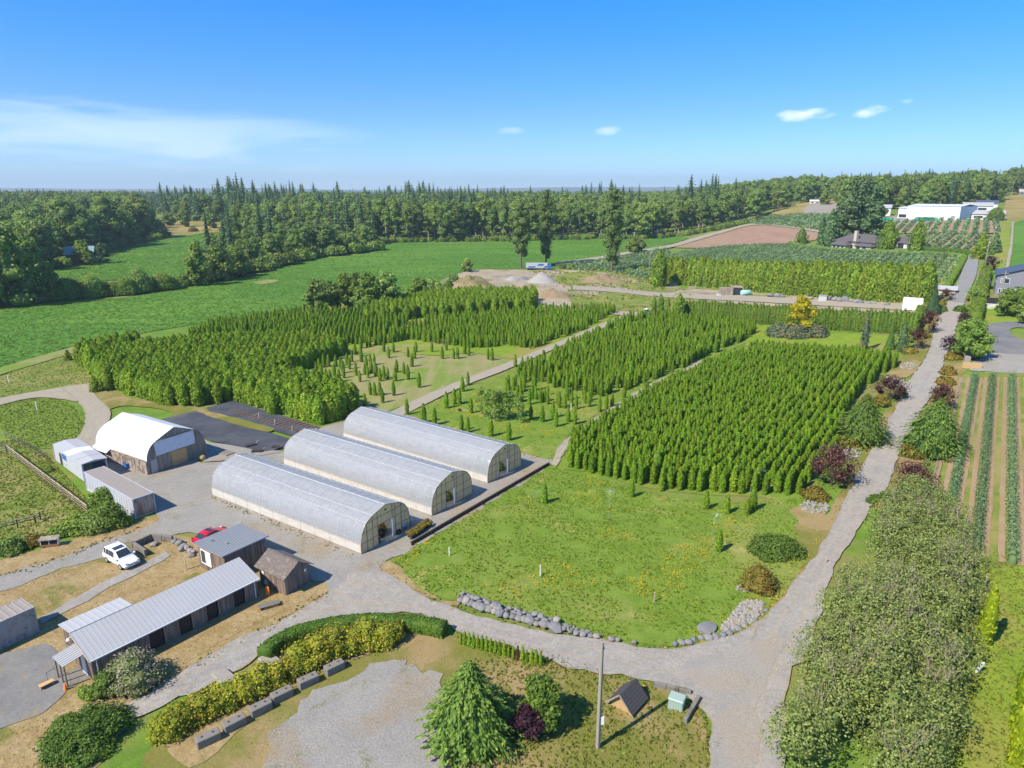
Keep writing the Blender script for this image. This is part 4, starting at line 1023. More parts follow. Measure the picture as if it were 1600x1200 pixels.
def greenhouse(front, axis, L, w, label, door, seed):
    g = random.Random(seed)
    ca, sa = math.cos(axis), math.sin(axis)
    f = at(*front); o = (f.x - L * ca, f.y - L * sa)
    t = thing('greenhouse', label, 'greenhouse', (o[0], o[1], -0.02), axis, 'plastic tunnel greenhouses in the gravel yard')
    SP, PK = 1.15, 4.45
    pts = arch_pts(w, SP, PK); nb = round(L / 1.22); bay = L / nb
    # film, pulled in at the hoops and blown out between them
    V, F = [], []
    nu = nb * 4
    for i in range(nu + 1):
        x = L * i / nu; ph = (i % 4) / 4
        bl = math.sin(PI * ph)
        kb = 0.5 + 0.5 * mnoise.noise(Vector((i // 4 * .37, seed, 0)))
        for j, (y, z) in enumerate(pts):
            q = j / (len(pts) - 1); e = math.sin(PI * q)
            low = max(0, 1 - abs(min(q, 1 - q) - .17) / .16)
            b = bl * (.035 + .11 * low * kb) * (e ** .3)
            ny, nz = (y - w / 2) / (w / 2), (z - SP) / (PK - SP) * .8 + .1
            k = math.hypot(ny, nz)
            V.append((x, y + b * ny / k, z + b * nz / k))
    m = len(pts)
    F = [(i * m + j, i * m + j + 1, (i + 1) * m + j + 1, (i + 1) * m + j) for i in range(nu) for j in range(m - 1)]
    me = bpy.data.meshes.new('film'); me.from_pydata(V, [], F); me.materials.append(M['poly_film'])
    me.polygons.foreach_set('use_smooth', [True] * len(F)); me.update()
    link('film', me, t)
    hoop = MB().tube([(0, y + .02 * (1 if y > w / 2 else -1) * (abs(y - w / 2) > 1), z + .025) for y, z in pts], .02, 6)
    hm = hoop.data('hoop', M['hoop_metal'])
    for i in range(nb + 1): link('hoop', hm, t, (bay * i, 0, 0))
    for j in (7, 10, 18, 21):
        y, z = pts[j]
        MB().beam((0, y, z + .01), (L, y, z + .01), .04).build('purlin', M['hoop_metal'], t)
    MB().beam((0, w / 2, PK + .03), (L, w / 2, PK + .02), .05, .04).build('ridge_strip', M['hoop_metal'], t)
    n = nb // 2
    for side, y in ((-1, 0), (1, w)):
        for i in range(n):
            x0, x1 = L * i / n + .02, L * (i + 1) / n - .02
            MB().box(x0, x1, y - .02, y + .02, .20, SP - .02).build('side_panel', M['poly_side'], t)
        MB().box(0, L, y - .05, y + .05, 0, .18).build('base_board', M['timber'], t)
        MB().box(0, L, y - .035, y + .035, SP - .03, SP + .05).build('side_rail', M['pale_timber'], t)
        fm = MB()
        for i in range(n + 1): fm.box(L * i / n - .025, L * i / n + .025, y - .03, y + .03, .18, SP - .03)
        fm.build('side_studs', M['pale_timber'], t)['kind'] = 'stuff'
    # end walls
    dy0, dy1, dh = door
    cols = [0, w * .12, w * .235, dy0, dy1, dy1 + .45, dy1 + (w - dy1) * .5, w]
    rows = [0, 1.25, dh, 3.35, PK + .1]
    def zc(y): return arch_z(pts, min(max(y, 0), w)) if 0 < y < w else SP
    for x, ends in ((L, 1), (0, 0)):
        for a, b in zip(cols, cols[1:]):
            for z0, z1 in zip(rows, rows[1:]):
                if ends and abs(a - dy0) < 1e-6 and z1 <= dh + .01: continue
                ys = [a + .015 + (b - a - .03) * k / 5 for k in range(6)]
                tops = [min(z1 - .015, zc(y) - .02) for y in ys]
                if max(tops) < z0 + .12: continue
                p = MB(); lo = z0 + .015
                fr = [(x + .015, y, lo) for y in ys] + [(x + .015, y, max(lo + .002, z)) for y, z in zip(ys[::-1], tops[::-1])]
                bk = [(x - .015, y, z) for _, y, z in fr]
                p.face(fr); p.face(bk[::-1])
                for k in range(len(fr)): p.face([fr[k], bk[k], bk[(k + 1) % len(fr)], fr[(k + 1) % len(fr)]])
                p.build('end_panel', M['poly_end'], t)
        fr = MB()
        for y in cols[1:-1]: fr.box(x - .04, x + .04, y - .035, y + .035, 0, zc(y) - .03)
        for z in rows[1:-1]:
            ys = [k * w / 60 for k in range(61) if zc(k * w / 60) > z]
            if ends and z < dh - .05:
                fr.box(x - .03, x + .03, ys[0], dy0 - .035, z - .03, z + .03); fr.box(x - .03, x + .03, dy1 + .035, ys[-1], z - .03, z + .03)
            else: fr.box(x - .03, x + .03, ys[0], ys[-1], z - .03, z + .03)
        fr.tube([(x, y, z) for y, z in pts], .045, 6)
        fr.box(x - .045, x + .045, -.045, .045, 0, SP); fr.box(x - .045, x + .045, w - .045, w + .045, 0, SP)
        fr.build('end_frame', M['timber'], t)
    MB().box(L - .05, L + .06, dy1 - .08, dy1 + .08, 0, dh).build('door_post', M['trim_white'], t)
    MB().box(L + .03, L + .06, w / 2 - .12, w / 2 + .12, 3.75, 3.95).build('vent', M['black'], t)
    return t, o, axis
def local(o, axis, x, y): 
    return (o[0] + x * math.cos(axis) - y * math.sin(axis), o[1] + x * math.sin(axis) + y * math.cos(axis))
G1 = greenhouse((565, 866), R(-33.6), 27.0, 7.8, 'long plastic tunnel greenhouse nearest the grey sheds, with pots set out at its door', (2.6, 4.95, 2.4), 1)
G2 = greenhouse((675, 806), R(-34.6), 28.0, 7.9, 'middle plastic tunnel greenhouse, between the other two', (2.7, 4.3, 2.25), 2)
G3 = greenhouse((762, 755), R(-36.0), 29.0, 7.8, 'plastic tunnel greenhouse nearest the planted cedar rows', (2.6, 4.5, 2.3), 3)
for gi_, (tt, o, ax) in enumerate((G1, G2, G3)):
    LL = (27.0, 28.0, 29.0)[gi_]
    for k in range(3):
        for r_ in range(2):
            p = local(o, ax, LL - 1.5 - 2.2 * k, 3.0 + 1.5 * r_)
            bush('potted_shrub', 'leafy potted shrub inside the doorway of the %s greenhouse' % ('near', 'middle', 'far')[gi_], 'plant', (p[0], p[1], 0.0), 1.7, 1.5, 'gold_shrub_leaf' if (gi_ == 0) else 'bright_leaf', k + r_, 'plants inside the %s greenhouse' % ('near', 'middle', 'far')[gi_], rz=k)

# white-roofed arched barn
def arched_barn():
    L, w, wall, PK = 12.9, 9.0, 2.0, 5.75
    o = at(152, 712); t = thing('barn', 'arched barn with white tarpaulin roof and low rubble walls', 'barn', (o.x + .3, o.y - .3, 0), R(-31.5))
    pts = arch_pts(w, wall, PK, K=((0, 0), (.015, .17), (.06, .33), (.13, .47), (.22, .58), (.33, .67), (1, 1.0)))
    V, F = [], []
    nu = 26
    for i in range(nu + 1):
        for y, z in pts:
            n = mnoise.noise(Vector((i * .5, y * .8, 0))) * .05
            V.append((L * i / nu, y + n * .5, z + n))
    m = len(pts); F = [(i * m + j, i * m + j + 1, (i + 1) * m + j + 1, (i + 1) * m + j) for i in range(nu) for j in range(m - 1)]
    me = bpy.data.meshes.new('roof_cover'); me.from_pydata(V, [], F); me.materials.append(M['tarp_white']); me.polygons.foreach_set('use_smooth', [True] * len(F)); me.update()
    rc = link('roof_cover', me, t)
    MB().tube([(0.2, .46, 3.10), (L - .1, .46, 3.10)], .04, 6).build('batten', M['tarp_grey'], rc)
    for y, dy in ((0, -1), (w, 1)):           # walls of upright slabs on a concrete foot
        wl_ = MB(); n = 22
        for i in range(n):
            x0, x1 = L * i / n, L * (i + 1) / n
            k = rnd.uniform(0, .07)
            wl_.box(x0 + .02, x1 - .02, y - .12 + (dy * k if dy < 0 else 0), y + .12 + (dy * k if dy > 0 else 0), 0, wall - rnd.uniform(0.02, .18))
        wl_.build('side_wall', M['rubble_wall'], t)
        MB().box(-.05, L + .05, y - .10, y + .10, wall - .02, wall + .1).build('wall_plate', M['old_boards'], t)
    MB().mesh([(0, -.02, 2.15), (4.0, -.02, 2.15), (4.0, -.75, 1.72), (0, -.75, 1.72), (0, -.02, 2.10), (4.0, -.02, 2.10), (4.0, -.75, 1.67), (0, -.75, 1.67)], [(0, 3, 2, 1), (4, 5, 6, 7), (0, 1, 5, 4), (1, 2, 6, 5), (2, 3, 7, 6), (3, 0, 4, 7)]).build('awning', M['tarp_white'], t)
    def zc(y): return arch_z(pts, min(max(y, .001), w - .001))
    for x, front in ((L, True), (0, False)):
        d = MB()
        if front:
            segs = ((0, 3.55), (6.0, w))
            for a, b in segs: siding(d, (x - .05, a), (x - .05, b), 0, lambda q, a=a, b=b: max(.5, zc(a + (b - a) * q) - .05), .3, .05, 0, 3)
            siding(d, (x - .05, 3.55), (x - .05, 6.0), 2.3, lambda q: zc(3.55 + 2.45 * q) - .05, .3, .05, 0, 4)
        else: siding(d, (x + .05, w), (x + .05, 0), 0, lambda q: max(.5, zc(w - w * q) - .05), .3, .05, 0, 5)
        d.build('end_wall', M['old_boards'], t)
    MB().box(L - .02, L + .03, 3.58, 5.95, .02, 2.28).build('door', M['plywood'], t)
    MB().box(L + .045, L + .075, .45, 1.35, .05, 2.0).build('side_door', M['annex_roof'], t)
    # grey sheet hung over the upper part of the front
    fl = MB(); A, B = (1.25, 7.3), (2.45, 4.45)
    nx, nz = 14, 6; vs = []
    for j in range(nz + 1):
        for i in range(nx + 1):
            y = A[0] + (A[1] - A[0]) * i / nx; top = min(B[1], zc(y) + .02) 
            z = B[0] + (top - B[0]) * j / nz
            vs.append((L + .12 + .05 * math.sin(i * 1.3 + j) + .10 * (1 - j / nz), y, z))
    fl.mesh(vs, [(j * (nx + 1) + i, j * (nx + 1) + i + 1, (j + 1) * (nx + 1) + i + 1, (j + 1) * (nx + 1) + i) for j in range(nz) for i in range(nx)], 0, True)
    fl.build('hanging_sheet', M['tarp_grey'], t)
    MB().beam((L + .14, 1.35, 4.47), (L + .14, 7.25, 4.47), .08).build('sheet_bar', M['steel'], t)
    return t
arched_barn()

# shipping containers and the old trailer behind
def container(o, axis, L, W, Hh, mats, label, doors=True):
    t = thing('shipping_container', label, 'container', gh(o), axis)
    side, top, door = mats
    def corr(a, b, z0, z1, n, d=.05):
        a, b = Vector(a), Vector(b); u = (b - a); ln = u.length; u /= ln; nr = Vector((u.y, -u.x, 0)); vs = []
        prof = [(0, 0), (.3, 0), (.42, -d), (.78, -d), (.9, 0)]
        qs = [((i + q) / n, k) for i in range(n) for q, k in prof] + [(1, 0)]
        for q, k in qs:
            p = a + u * ln * q + nr * k; vs += [(p.x, p.y, z0), (p.x, p.y, z1)]
        return vs, [(2 * i, 2 * i + 2, 2 * i + 3, 2 * i + 1) for i in range(len(qs) - 1)]
    for nm, a, b in (('side_wall', (0, 0, 0), (L, 0, 0)), ('side_wall', (L, W, 0), (0, W, 0)), ('rear_wall', (0, W, 0), (0, 0, 0))):
        n = 20 if nm == 'side_wall' else 5
        vs, fs = corr(a, b, .16, Hh - .1, n); MB().mesh(vs, fs).build(nm, M[side], t)
    rf = MB(); ribbed(rf, (.06, .06, Hh - .03), (L - .06, .06, Hh - .03), (L - .06, W - .06, Hh - .03), (.06, W - .06, Hh - .03), 22, .025)
    rf.build('roof', M[top], t)
    f = MB()
    for x in (0, L):
        for y in (0, W): f.box(x - .06, x + .06, y - .06, y + .06, 0, Hh)
    for y in (0, W):
        f.box(.06, L - .06, y - .05, y + .05, Hh - .12, Hh - .01); f.box(.06, L - .06, y - .05, y + .05, .03, .17)
    for x in (0, L):
        f.box(x - .05, x + .05, .06, W - .06, Hh - .12, Hh - .01); f.box(x - .05, x + .05, .06, W - .06, .03, .17)
    f.build('frame', M[side], t)
    for k in range(2):
        y0, y1 = .07 + k * (W / 2 - .05), W / 2 - .02 + k * (W / 2 - .06)
        d = MB(); d.box(L - .03, L + .02, y0, y1, .18, Hh - .13)
        for q in range(5): d.box(L + .02, L + .045, y0 + .1 + q * (y1 - y0 - .2) / 5, y0 + .1 + (q + .55) * (y1 - y0 - .2) / 5, .3, Hh - .25)
        dd = d.build('door', M[door], t)
        for q in (.3, .75):
            yy = y0 + (y1 - y0) * q
            MB().tube([(L + .075, yy, .12), (L + .075, yy, Hh - .12)], .022, 6).build('lock_bar', M['steel'], dd)
    return t
c1 = at(212, 810)
Lc = 13.6
container((c1.x - Lc * math.cos(R(-37.5)), c1.y - Lc * math.sin(R(-37.5))), R(-37.5), Lc, 2.44, 2.6, ('container_side', 'container_roof', 'container_door'), 'rusty white shipping container with tan roof beside the gravel yard')
c2 = at(61, 987)
ax2 = R(56.5)
# grey container cut by the frame: its long side runs away to the left, doors at the far end
container((c2.x - 12.2 * math.cos(ax2), c2.y - 12.2 * math.sin(ax2)), ax2, 12.2, 2.44, 2.6, ('container_grey', 'container_roof', 'container_grey'), 'grey ribbed shipping container with rusty roof at the asphalt pad')
def old_trailer():
    axis = R(-41); L, W, Hh = 11.4, 3.1, 2.75
    p = at(128, 757); o = (p.x - L * math.cos(axis), p.y - L * math.sin(axis) + .6)
    t = thing('storage_trailer', 'long white storage trailer with patched sheet roof behind the rusty container', 'trailer', gh(o), axis)
    b = MB(); b.box(0, L, 0, W, .25, Hh); b.build('body', M['trailer_white'], t)
    for i in range(5):
        x0, x1 = -.1 + (L + .2) * i / 5, -.1 + (L + .2) * (i + 1) / 5
        r_ = MB(); z = Hh + .02 + (i % 2) * .03
        r_.mesh([(x0, -.1, z), (x1 + .1, -.1, z), (x1 + .1, W / 2, z + .22), (x0, W / 2, z + .22), (x1 + .1, W + .1, z), (x0, W + .1, z), (x0, -.1, z - .03), (x1 + .1, -.1, z - .03), (x1 + .1, W + .1, z - .03), (x0, W + .1, z - .03)], [(0, 1, 2, 3), (3, 2, 4, 5), (6, 9, 8, 7), (0, 6, 7, 1), (5, 4, 8, 9), (1, 7, 8, 4, 2), (0, 3, 5, 9, 6)])
        r_.build('roof_sheet', M['annex_roof'] if i != 2 else M['white_metal'], t)
    MB().box(L + .01, L + .04, .2, W - .2, .4, Hh - .1).build('end_wall', M['glass_dark'], t)  # near-black panel over the white body: painted shade on the trailer's end
    MB().box(2.2, 3.1, -.04, -.005, .3, 2.1).build('door', M['glass_dark'], t)
    MB().box(3.4, 5.2, -.03, -.005, 1.5, 2.3).build('blue_panel', M['blue_paint'], t)
    for x in (.6, L - .8): MB().box(x, x + .4, .1, W - .1, 0, .25).build('support_block', M['concrete'], t)
    k = thing('lean_to_hutch', 'small open timber hutch at the end of the white trailer', 'hutch', gh(local(o, axis, -1.6, .2)), axis)
    MB().box(0, 1.3, 0, .08, 0, 1.9).box(0, 1.3, 1.6, 1.68, 0, 1.9).box(0, .08, .08, 1.6, 0, 1.9).build('wall', M['old_boards'], k)
    MB().box(-.1, 1.45, -.1, 1.8, 1.905, 1.98).build('roof', M['rust'], k)
old_trailer()

# long barn with stall doors ----------------------------------------
def long_barn():
    axis = R(52.9); L, W, E, RH = 14.8, 2.8, 2.22, 3.2
    c = at(148, 1063); t = thing('stable', 'long stable of weathered boards with ribbed metal roof and open stall doors', 'stable', (c.x, c.y, 0), axis)
    # x runs away along the front wall, y to the back
    w = MB()
    doors = ((4.55, 5.75), (7.1, 8.25), (9.65, 10.75), (12.35, 13.45))
    DH = 1.95
    xs = 0
    for a, b in doors + ((L, L),):
        if a - xs > .05: siding(w, (xs, 0), (a, 0), .28, E - .03, .22, .035, 0, int(a * 7))
        xs = b
    for a, b in doors: siding(w, (a, 0), (b, 0), DH, E - .03, .22, .035, 0, int(a * 9))
    w.build('front_wall', M['grey_boards'], t)
    s_ = MB()
    siding(s_, (0, W), (0, 0), .2, lambda q: RH - (RH - E) * q - .04, .22, .035, 0, 5); s_.build('gable_wall', M['brown_boards'], t)
    s_ = MB(); siding(s_, (L, 0), (L, W), .2, lambda q: E + (RH - E) * q - .04, .22, .035, 0, 6); s_.build('gable_wall', M['grey_boards'], t)
    s_ = MB(); siding(s_, (L, W), (0, W), .2, RH - .04, .22, .035, 0, 7); s_.build('rear_wall', M['grey_boards'], t)
    f = MB(); xs = 0
    for a, b in doors + ((L, L),):
        if a - xs > .05: f.box(xs - .0, a, -.06, .06, 0, .28)
        xs = b
    f.box(-.06, 0, -.06, W + .06, 0, .2); f.box(L, L + .06, -.06, W + .06, 0, .2); f.build('footing', M['concrete'], t)
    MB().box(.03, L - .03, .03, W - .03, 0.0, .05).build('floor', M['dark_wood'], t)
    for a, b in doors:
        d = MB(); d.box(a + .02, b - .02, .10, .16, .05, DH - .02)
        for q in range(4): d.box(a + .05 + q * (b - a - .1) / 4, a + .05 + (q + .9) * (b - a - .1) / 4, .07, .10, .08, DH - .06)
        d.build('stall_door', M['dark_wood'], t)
    for a, b in ((doors[0][0] - .2, doors[1][1] + .2), (doors[2][0] - .2, doors[3][1] + .2)):
        rl = MB(); rl.box(a, b, -.15, -.08, DH + .02, DH + .10); tr = rl.build('door_track', M['white_metal'], t)
        for q in (.03, .30, .62, .97): MB().box(a + (b - a) * q - .05, a + (b - a) * q + .05, -.17, -.06, DH - .08, DH + .14).build('hanger', M['trim_white'], tr)
    ov = .32; sl = (RH - E) / W
    r_ = MB(); z0, z1 = E + .03 - ov * sl, RH + .03 + .1 * sl
    ribbed(r_, (-.2, -ov, z0), (L + .2, -ov, z0), (L + .2, W + .1, z1), (-.2, W + .1, z1), 40, .008)
    r_.build('roof', M['metal_roof'], t)
    MB().box(-.2, L + .2, -ov - .10, -ov - .005, z0 - .13, z0 - .02).build('gutter', M['trim_white'], t)
    MB().tube([(.35, -.09, z0 - .1), (.35, -.09, .1)], .05, 8).build('downpipe', M['trim_white'], t)
    MB().tube([(L - .25, -.09, z0 - .1), (L - .25, -.09, .1)], .05, 8).build('downpipe', M['trim_white'], t)
    MB().beam((-.23, -ov, z0 - .05), (-.23, W + .1, z1 - .05), .03, .16).build('barge_board', M['pale_timber'], t)
    # flat annex along the back of the near end
    AW, AL, AH = 2.35, 4.6, 3.22
    a = thing('stable_annex', 'flat-roofed board annex on the back of the long stable', 'shed', (c.x, c.y, 0), axis)
    s_ = MB(); siding(s_, (0, W + AW), (0, W + .03), .15, lambda q: AH - .18 + .12 * q, .22, .035, 0, 8); s_.build('wall', M['brown_boards'], a)
    s_ = MB(); siding(s_, (AL, W + .05), (AL, W + AW), .15, AH - .15, .22, .035, 0, 9); siding(s_, (AL, W + AW), (0, W + AW), .15, AH - .2, .22, .035, 0, 10); s_.build('wall', M['grey_boards'], a)
    r_ = MB(); ribbed(r_, (-.2, W + AW + .2, AH - .14), (AL + .2, W + AW + .2, AH - .14), (AL + .2, W + .13, AH + .10), (-.2, W + .13, AH + .10), 10, .012)
    r_.build('roof', M['annex_roof'], a)
    MB().box(-.07, -.045, W + .3, W + 1.6, .2, 1.55).build('door', M['brown_boards'], a)
    MB().box(-.09, -.045, W + .25, W + 1.7, 1.57, 1.65).build('rail', M['dark_wood'], a)
    lamp = MB(); lamp.box(-.3, -.04, W + .25, W + .33, 2.75, 2.83).lathe([(.05, .16), (.17, .02), (.19, -.05), (.01, -.06)], 10, 0, (-.32, W + .29, 2.68))
    lamp.build('lamp', M['trim_white'], a)
    # porch over the gable door
    p = thing('porch', 'small ribbed metal porch roof on posts at the stable gable', 'porch', (c.x, c.y, 0), axis)
    r_ = MB(); ribbed(r_, (-1.75, .75, 2.05), (-1.75, 2.75, 2.05), (-.06, 2.75, 2.32), (-.06, .75, 2.32), 7, .05); r_.build('roof', M['metal_roof'], p)
    for y in (.85, 1.7, 2.62): MB().box(-1.68, -1.58, y - .05, y + .05, 0, 2.0).build('post', M['timber'], p)
    MB().box(-1.85, -.08, .6, 2.9, 0.0, .08).build('step', M['concrete'], p)
    MB().tube([(-1.6, 2.9, .05), (-1.6, 2.9, .9), (-2.3, 2.9, .85), (-2.3, 2.9, .05)], .025, 6).build('handrail', M['black'], p)
    MB().box(-.10, -.05, 1.0, 1.85, .1, 1.95).build('door', M['trim_white'], p)
    def at_l(x, y): return gh(local((c.x, c.y), axis, x, y))
    b = thing('bench', 'low wooden bench beside the porch handrail', 'bench', at_l(-2.2, 2.2), axis)
    MB().box(-.9, .1, -.2, .25, .36, .43).build('seat', M['plywood'], b)
    for x in (-.8, 0): MB().box(x - .06, x + .06, -.15, .2, 0, .36).build('leg', M['timber'], b)
long_barn()
def cone(px, label):
    p = at(*px); t = thing('traffic_cone', label, 'traffic cone', p)
    MB().box(-.2, .2, -.2, .2, 0, .04).build('base', M['orange'], t)
    k = MB(); k.lathe([(.15, .04), (.04, .68), (.0, .69)], 12); cn = k.build('cone', M['orange'], t)
    MB().lathe([(.112, .26), (.087, .40)], 12).build('band', M['trim_white'], cn)
cone((103, 1078), 'orange traffic cone by the porch of the long stable')

def mid_shed():
    axis = AX - R(1); o = at(300, 847, 2.8); # near eave corner in plan
    t = thing('shed', 'square board shed with sloping ribbed metal roof and white window', 'shed', (o.x + .0, o.y, 0), axis)
    # x to the right, y away; eave corners from the plan: 5.6 x 5.4
    X, Y = 5.55, 5.4
    A = (0, 0, 2.75); B = (X, 0, 3.0); C = (X, Y, 3.0); D = (0, Y, 2.75)
    r_ = MB(); ribbed(r_, (0, 0, 2.75), (X, 0, 3.0), (X, Y, 3.0), (0, Y, 2.75), 18, .09); r_.build('roof', M['metal_roof'], t)
    for x, y in ((1.5, 1.3), (3.4, 1.9)): MB().lathe([(.06, 0), (.06, .25), (.09, .25), (.09, .32), (0, .33)], 8, 0, (x, y, 2.85)).build('vent_pipe', M['steel'], t)
    i = .35
    w = MB(); siding(w, (i, i), (X - i, i), 0, lambda q: 2.70 + .2 * q, .2, .03, 0, 1); w.build('wall', M['brown_boards'], t)
    w = MB(); siding(w, (X - i, i), (X - i, Y - i), 0, 2.92, .2, .03, 0, 2); w.build('wall', M['grey_boards'], t)
    w = MB(); siding(w, (X - i, Y - i), (i, Y - i), 0, lambda q: 2.9 - .2 * q, .2, .03, 0, 3); siding(w, (i, Y - i), (i, i), 0, 2.7, .2, .03, 0, 4); w.build('wall', M['grey_boards'], t)
    f = MB(); x0, x1, z0, z1 = 1.0, 2.85, .75, 2.35
    for a, b, c_, d in ((x0, x1, z0, z0 + .1), (x0, x1, z1 - .1, z1), (x0, x0 + .09, z0 + .1, z1 - .1), (x1 - .09, x1, z0 + .1, z1 - .1), (1.9 - .05, 1.9 + .05, z0 + .1, z1 - .1)): f.box(a, b, i - .13, i - .05, c_, d)
    win = f.build('window', M['trim_white'], t)
    MB().box(1.1, 1.84, i - .10, i - .06, z0 + .1, z1 - .1).build('pane', M['glass_dark'], win)
    MB().box(1.96, 2.75, i - .10, i - .06, z0 + .1, z1 - .1).build('pane', M['curtain_white'], win)
mid_shed()

def gable_shed():
    axis = R(-34); a = at(408, 911); 
    t = thing('shed', 'small brown board shed with shingled gable roof', 'shed', (a.x, a.y, 0), axis)
    L, W, E, P = 3.85, 2.95, 2.15, 3.05
    w = MB(); siding(w, (0, 0), (L, 0), 0, E, .2, .03, 0, 1); w.build('wall', M['brown_boards'], t)
    w = MB(); siding(w, (L, 0), (L, W), 0, lambda q: E + (P - E) * (1 - abs(2 * q - 1)), .2, .03, 0, 2); w.build('wall', M['grey_boards'], t)
    w = MB(); siding(w, (L, W), (0, W), 0, E, .2, .03, 0, 3); siding(w, (0, W), (0, 0), 0, lambda q: E + (P - E) * (1 - abs(2 * q - 1)), .2, .03, 0, 4); w.build('wall', M['grey_boards'], t)
    ov, rise = .35, (P - E) / (W / 2); e = E - ov * rise + .06
    for s, y0 in ((1, -ov), (-1, W + ov)):
        r_ = MB(); A = [(-.4, y0, e), (L + .4, y0, e), (L + .4, W / 2, P + .06), (-.4, W / 2, P + .06)]
        rows = 9
        for k in range(rows):                      # courses of shingles, each lapping the one below
            q0, q1 = k / rows, min(1, (k + 1.15) / rows)
            p = [Vector(A[0]).lerp(Vector(A[3]), q0), Vector(A[1]).lerp(Vector(A[2]), q0), Vector(A[1]).lerp(Vector(A[2]), q1), Vector(A[0]).lerp(Vector(A[3]), q1)]
            up = Vector((0, 0, .035)); dn = Vector((0, 0, -.03))
            v = [p[0] + up, p[1] + up, p[2] + up * .3, p[3] + up * .3] + [x + dn for x in p]
            fs = [(0, 1, 2, 3), (4, 7, 6, 5), (0, 4, 5, 1), (1, 5, 6, 2), (3, 7, 4, 0)]
            r_.mesh(v, fs if s > 0 else [f[::-1] for f in fs])
        r_.build('roof_slope', M['shingle'], t)
    MB().beam((-.4, W / 2, P + .1), (L + .4, W / 2, P + .1), .2, .05).build('ridge_cap', M['shingle'], t)
    MB().box(.45, .75, -.09, -.04, 1.25, 1.75).build('meter_box', M['trim_white'], t)
    MB().box(.8, 1.15, -.14, -.04, .35, .8).build('meter_box', M['pale_wall'], t)
    MB().box(L + .04, L + .10, W * .78, W * .86, 1.5, 1.8).build('lamp', M['trim_white'], t)
gable_shed()

# things between the sheds
p = at(419, 931); o = thing('marker_post', 'orange flat marker post between the stable and the brown shed', 'post', p)
MB().box(-.16, .16, -.04, .04, 0, 1.05).build('panel', M['orange'], o); MB().box(-.03, .03, .04, .09, 0, 1.15).build('stake', M['timber'], o)
p = at(421, 948); o = thing('garden_bench', 'low grey slatted bench at the end of the stable', 'bench', p, R(30))
for k in range(4): MB().box(-.95, .95, -.36 + k * .19, -.21 + k * .19, .34, .40).build('slat', M['concrete'], o)
for x in (-.8, .8): MB().box(x - .05, x + .05, -.33, .36, 0, .34).build('leg', M['rust'], o)
for px, hh, mt, lb in (((386, 884), .8, 'concrete', 'round grey bin beside the square board shed'), ((399, 880), .85, 'black_plastic', 'black lidded bin beside the square board shed'), ((404, 876), .7, 'blue_paint', 'blue tub beside the square board shed')):
    p = at(*px); o = thing('bin', lb, 'bin', p); MB().lathe([(.0, 0), (.32, 0), (.38, hh), (.34, hh), (.3, hh - .05)], 14).build('body', M[mt], o); MB().lathe([(.36, hh), (.40, hh + .02), (.3, hh + .09), (0, hh + .1)], 14).build('lid', M['black_plastic'], o)

# hutch by the paddock hedge, well hut and utility box at the bottom
p = at(64, 856); t = thing('rabbit_hutch', 'small weathered two-bay hutch with sloping roof by the paddock hedge', 'hutch', p, R(14))
MB().box(0, 1.75, .5, .56, .1, 1.0).box(0, .06, 0, .5, .1, .95).box(1.69, 1.75, 0, .5, .1, .95).box(.84, .9, 0, .5, .1, .95).build('wall', M['pale_wall'], t)
MB().box(.06, .84, .02, .06, .35, .9).build('wire_panel', M['tyre'], t); MB().box(.9, 1.69, .02, .06, .35, .9).build('wire_panel', M['tyre'], t)
MB().box(0, 1.75, -.01, .03, .1, .34).build('board', M['rust'], t); MB().mesh([(-.1, -.15, .98), (1.85, -.15, .98), (1.85, .7, 1.12), (-.1, .7, 1.12), (-.1, -.15, .92), (1.85, -.15, .92), (1.85, .7, 1.06), (-.1, .7, 1.06)], [(0, 1, 2, 3), (4, 7, 6, 5), (0, 4, 5, 1), (1, 5, 6, 2), (2, 6, 7, 3), (3, 7, 4, 0)]).build('roof', M['old_boards'], t)
def well_hut():
    c = at(986, 1117); axis = R(50); t = thing('well_hut', 'small steep-roofed hut with dark shingles on the lower lawn', 'hut', c, axis); t.scale = (.82, .82, .82)
    L, W, P, E = 2.2, 2.1, 1.85, .75
    w = MB(); siding(w, (0, W), (0, 0), 0, lambda q: E - .1 + (P - E) * (1 - abs(2 * q - 1)), .3, .04, 0, 1); w.build('wall', M['tan_board'], t)
    w = MB(); siding(w, (L, 0), (L, W), 0, lambda q: E - .1 + (P - E) * (1 - abs(2 * q - 1)), .3, .04, 0, 2); siding(w, (0, 0), (L, 0), 0, E, .3, .04, 0, 3); siding(w, (L, W), (0, W), 0, E, .3, .04, 0, 4); w.build('wall', M['grey_boards'], t)
    for s, y in ((1, -.35), (-1, W + .35)):
        r_ = MB(); rows = 7
        for k in range(rows):
            q0, q1 = k / rows, min(1, (k + 1.2) / rows); zz = lambda q: E - .35 + (P + .08 - E + .35) * q; yy = lambda q: y + (W / 2 - y) * q
            v = [(-.45, yy(q0), zz(q0) + .05), (L + .35, yy(q0), zz(q0) + .05), (L + .35, yy(q1), zz(q1) + .02), (-.45, yy(q1), zz(q1) + .02), (-.45, yy(q0), zz(q0)), (L + .35, yy(q0), zz(q0)), (L + .35, yy(q1), zz(q1) - .03), (-.45, yy(q1), zz(q1) - .03)]
            fs = [(0, 1, 2, 3), (4, 7, 6, 5), (0, 4, 5, 1), (1, 5, 6, 2), (3, 7, 4, 0)]; r_.mesh(v, fs if s > 0 else [f[::-1] for f in fs])
        r_.build('roof_slope', M['dark_shingle'], t)
        MB().beam((-.47, y, E - .32), (-.47, W / 2, P + .1), .05, .14).build('barge_board', M['old_boards'], t)
well_hut()
p = at(1057, 1104); t = thing('utility_box', 'pale green metal utility box on the lower lawn', 'utility box', p, R(-28))
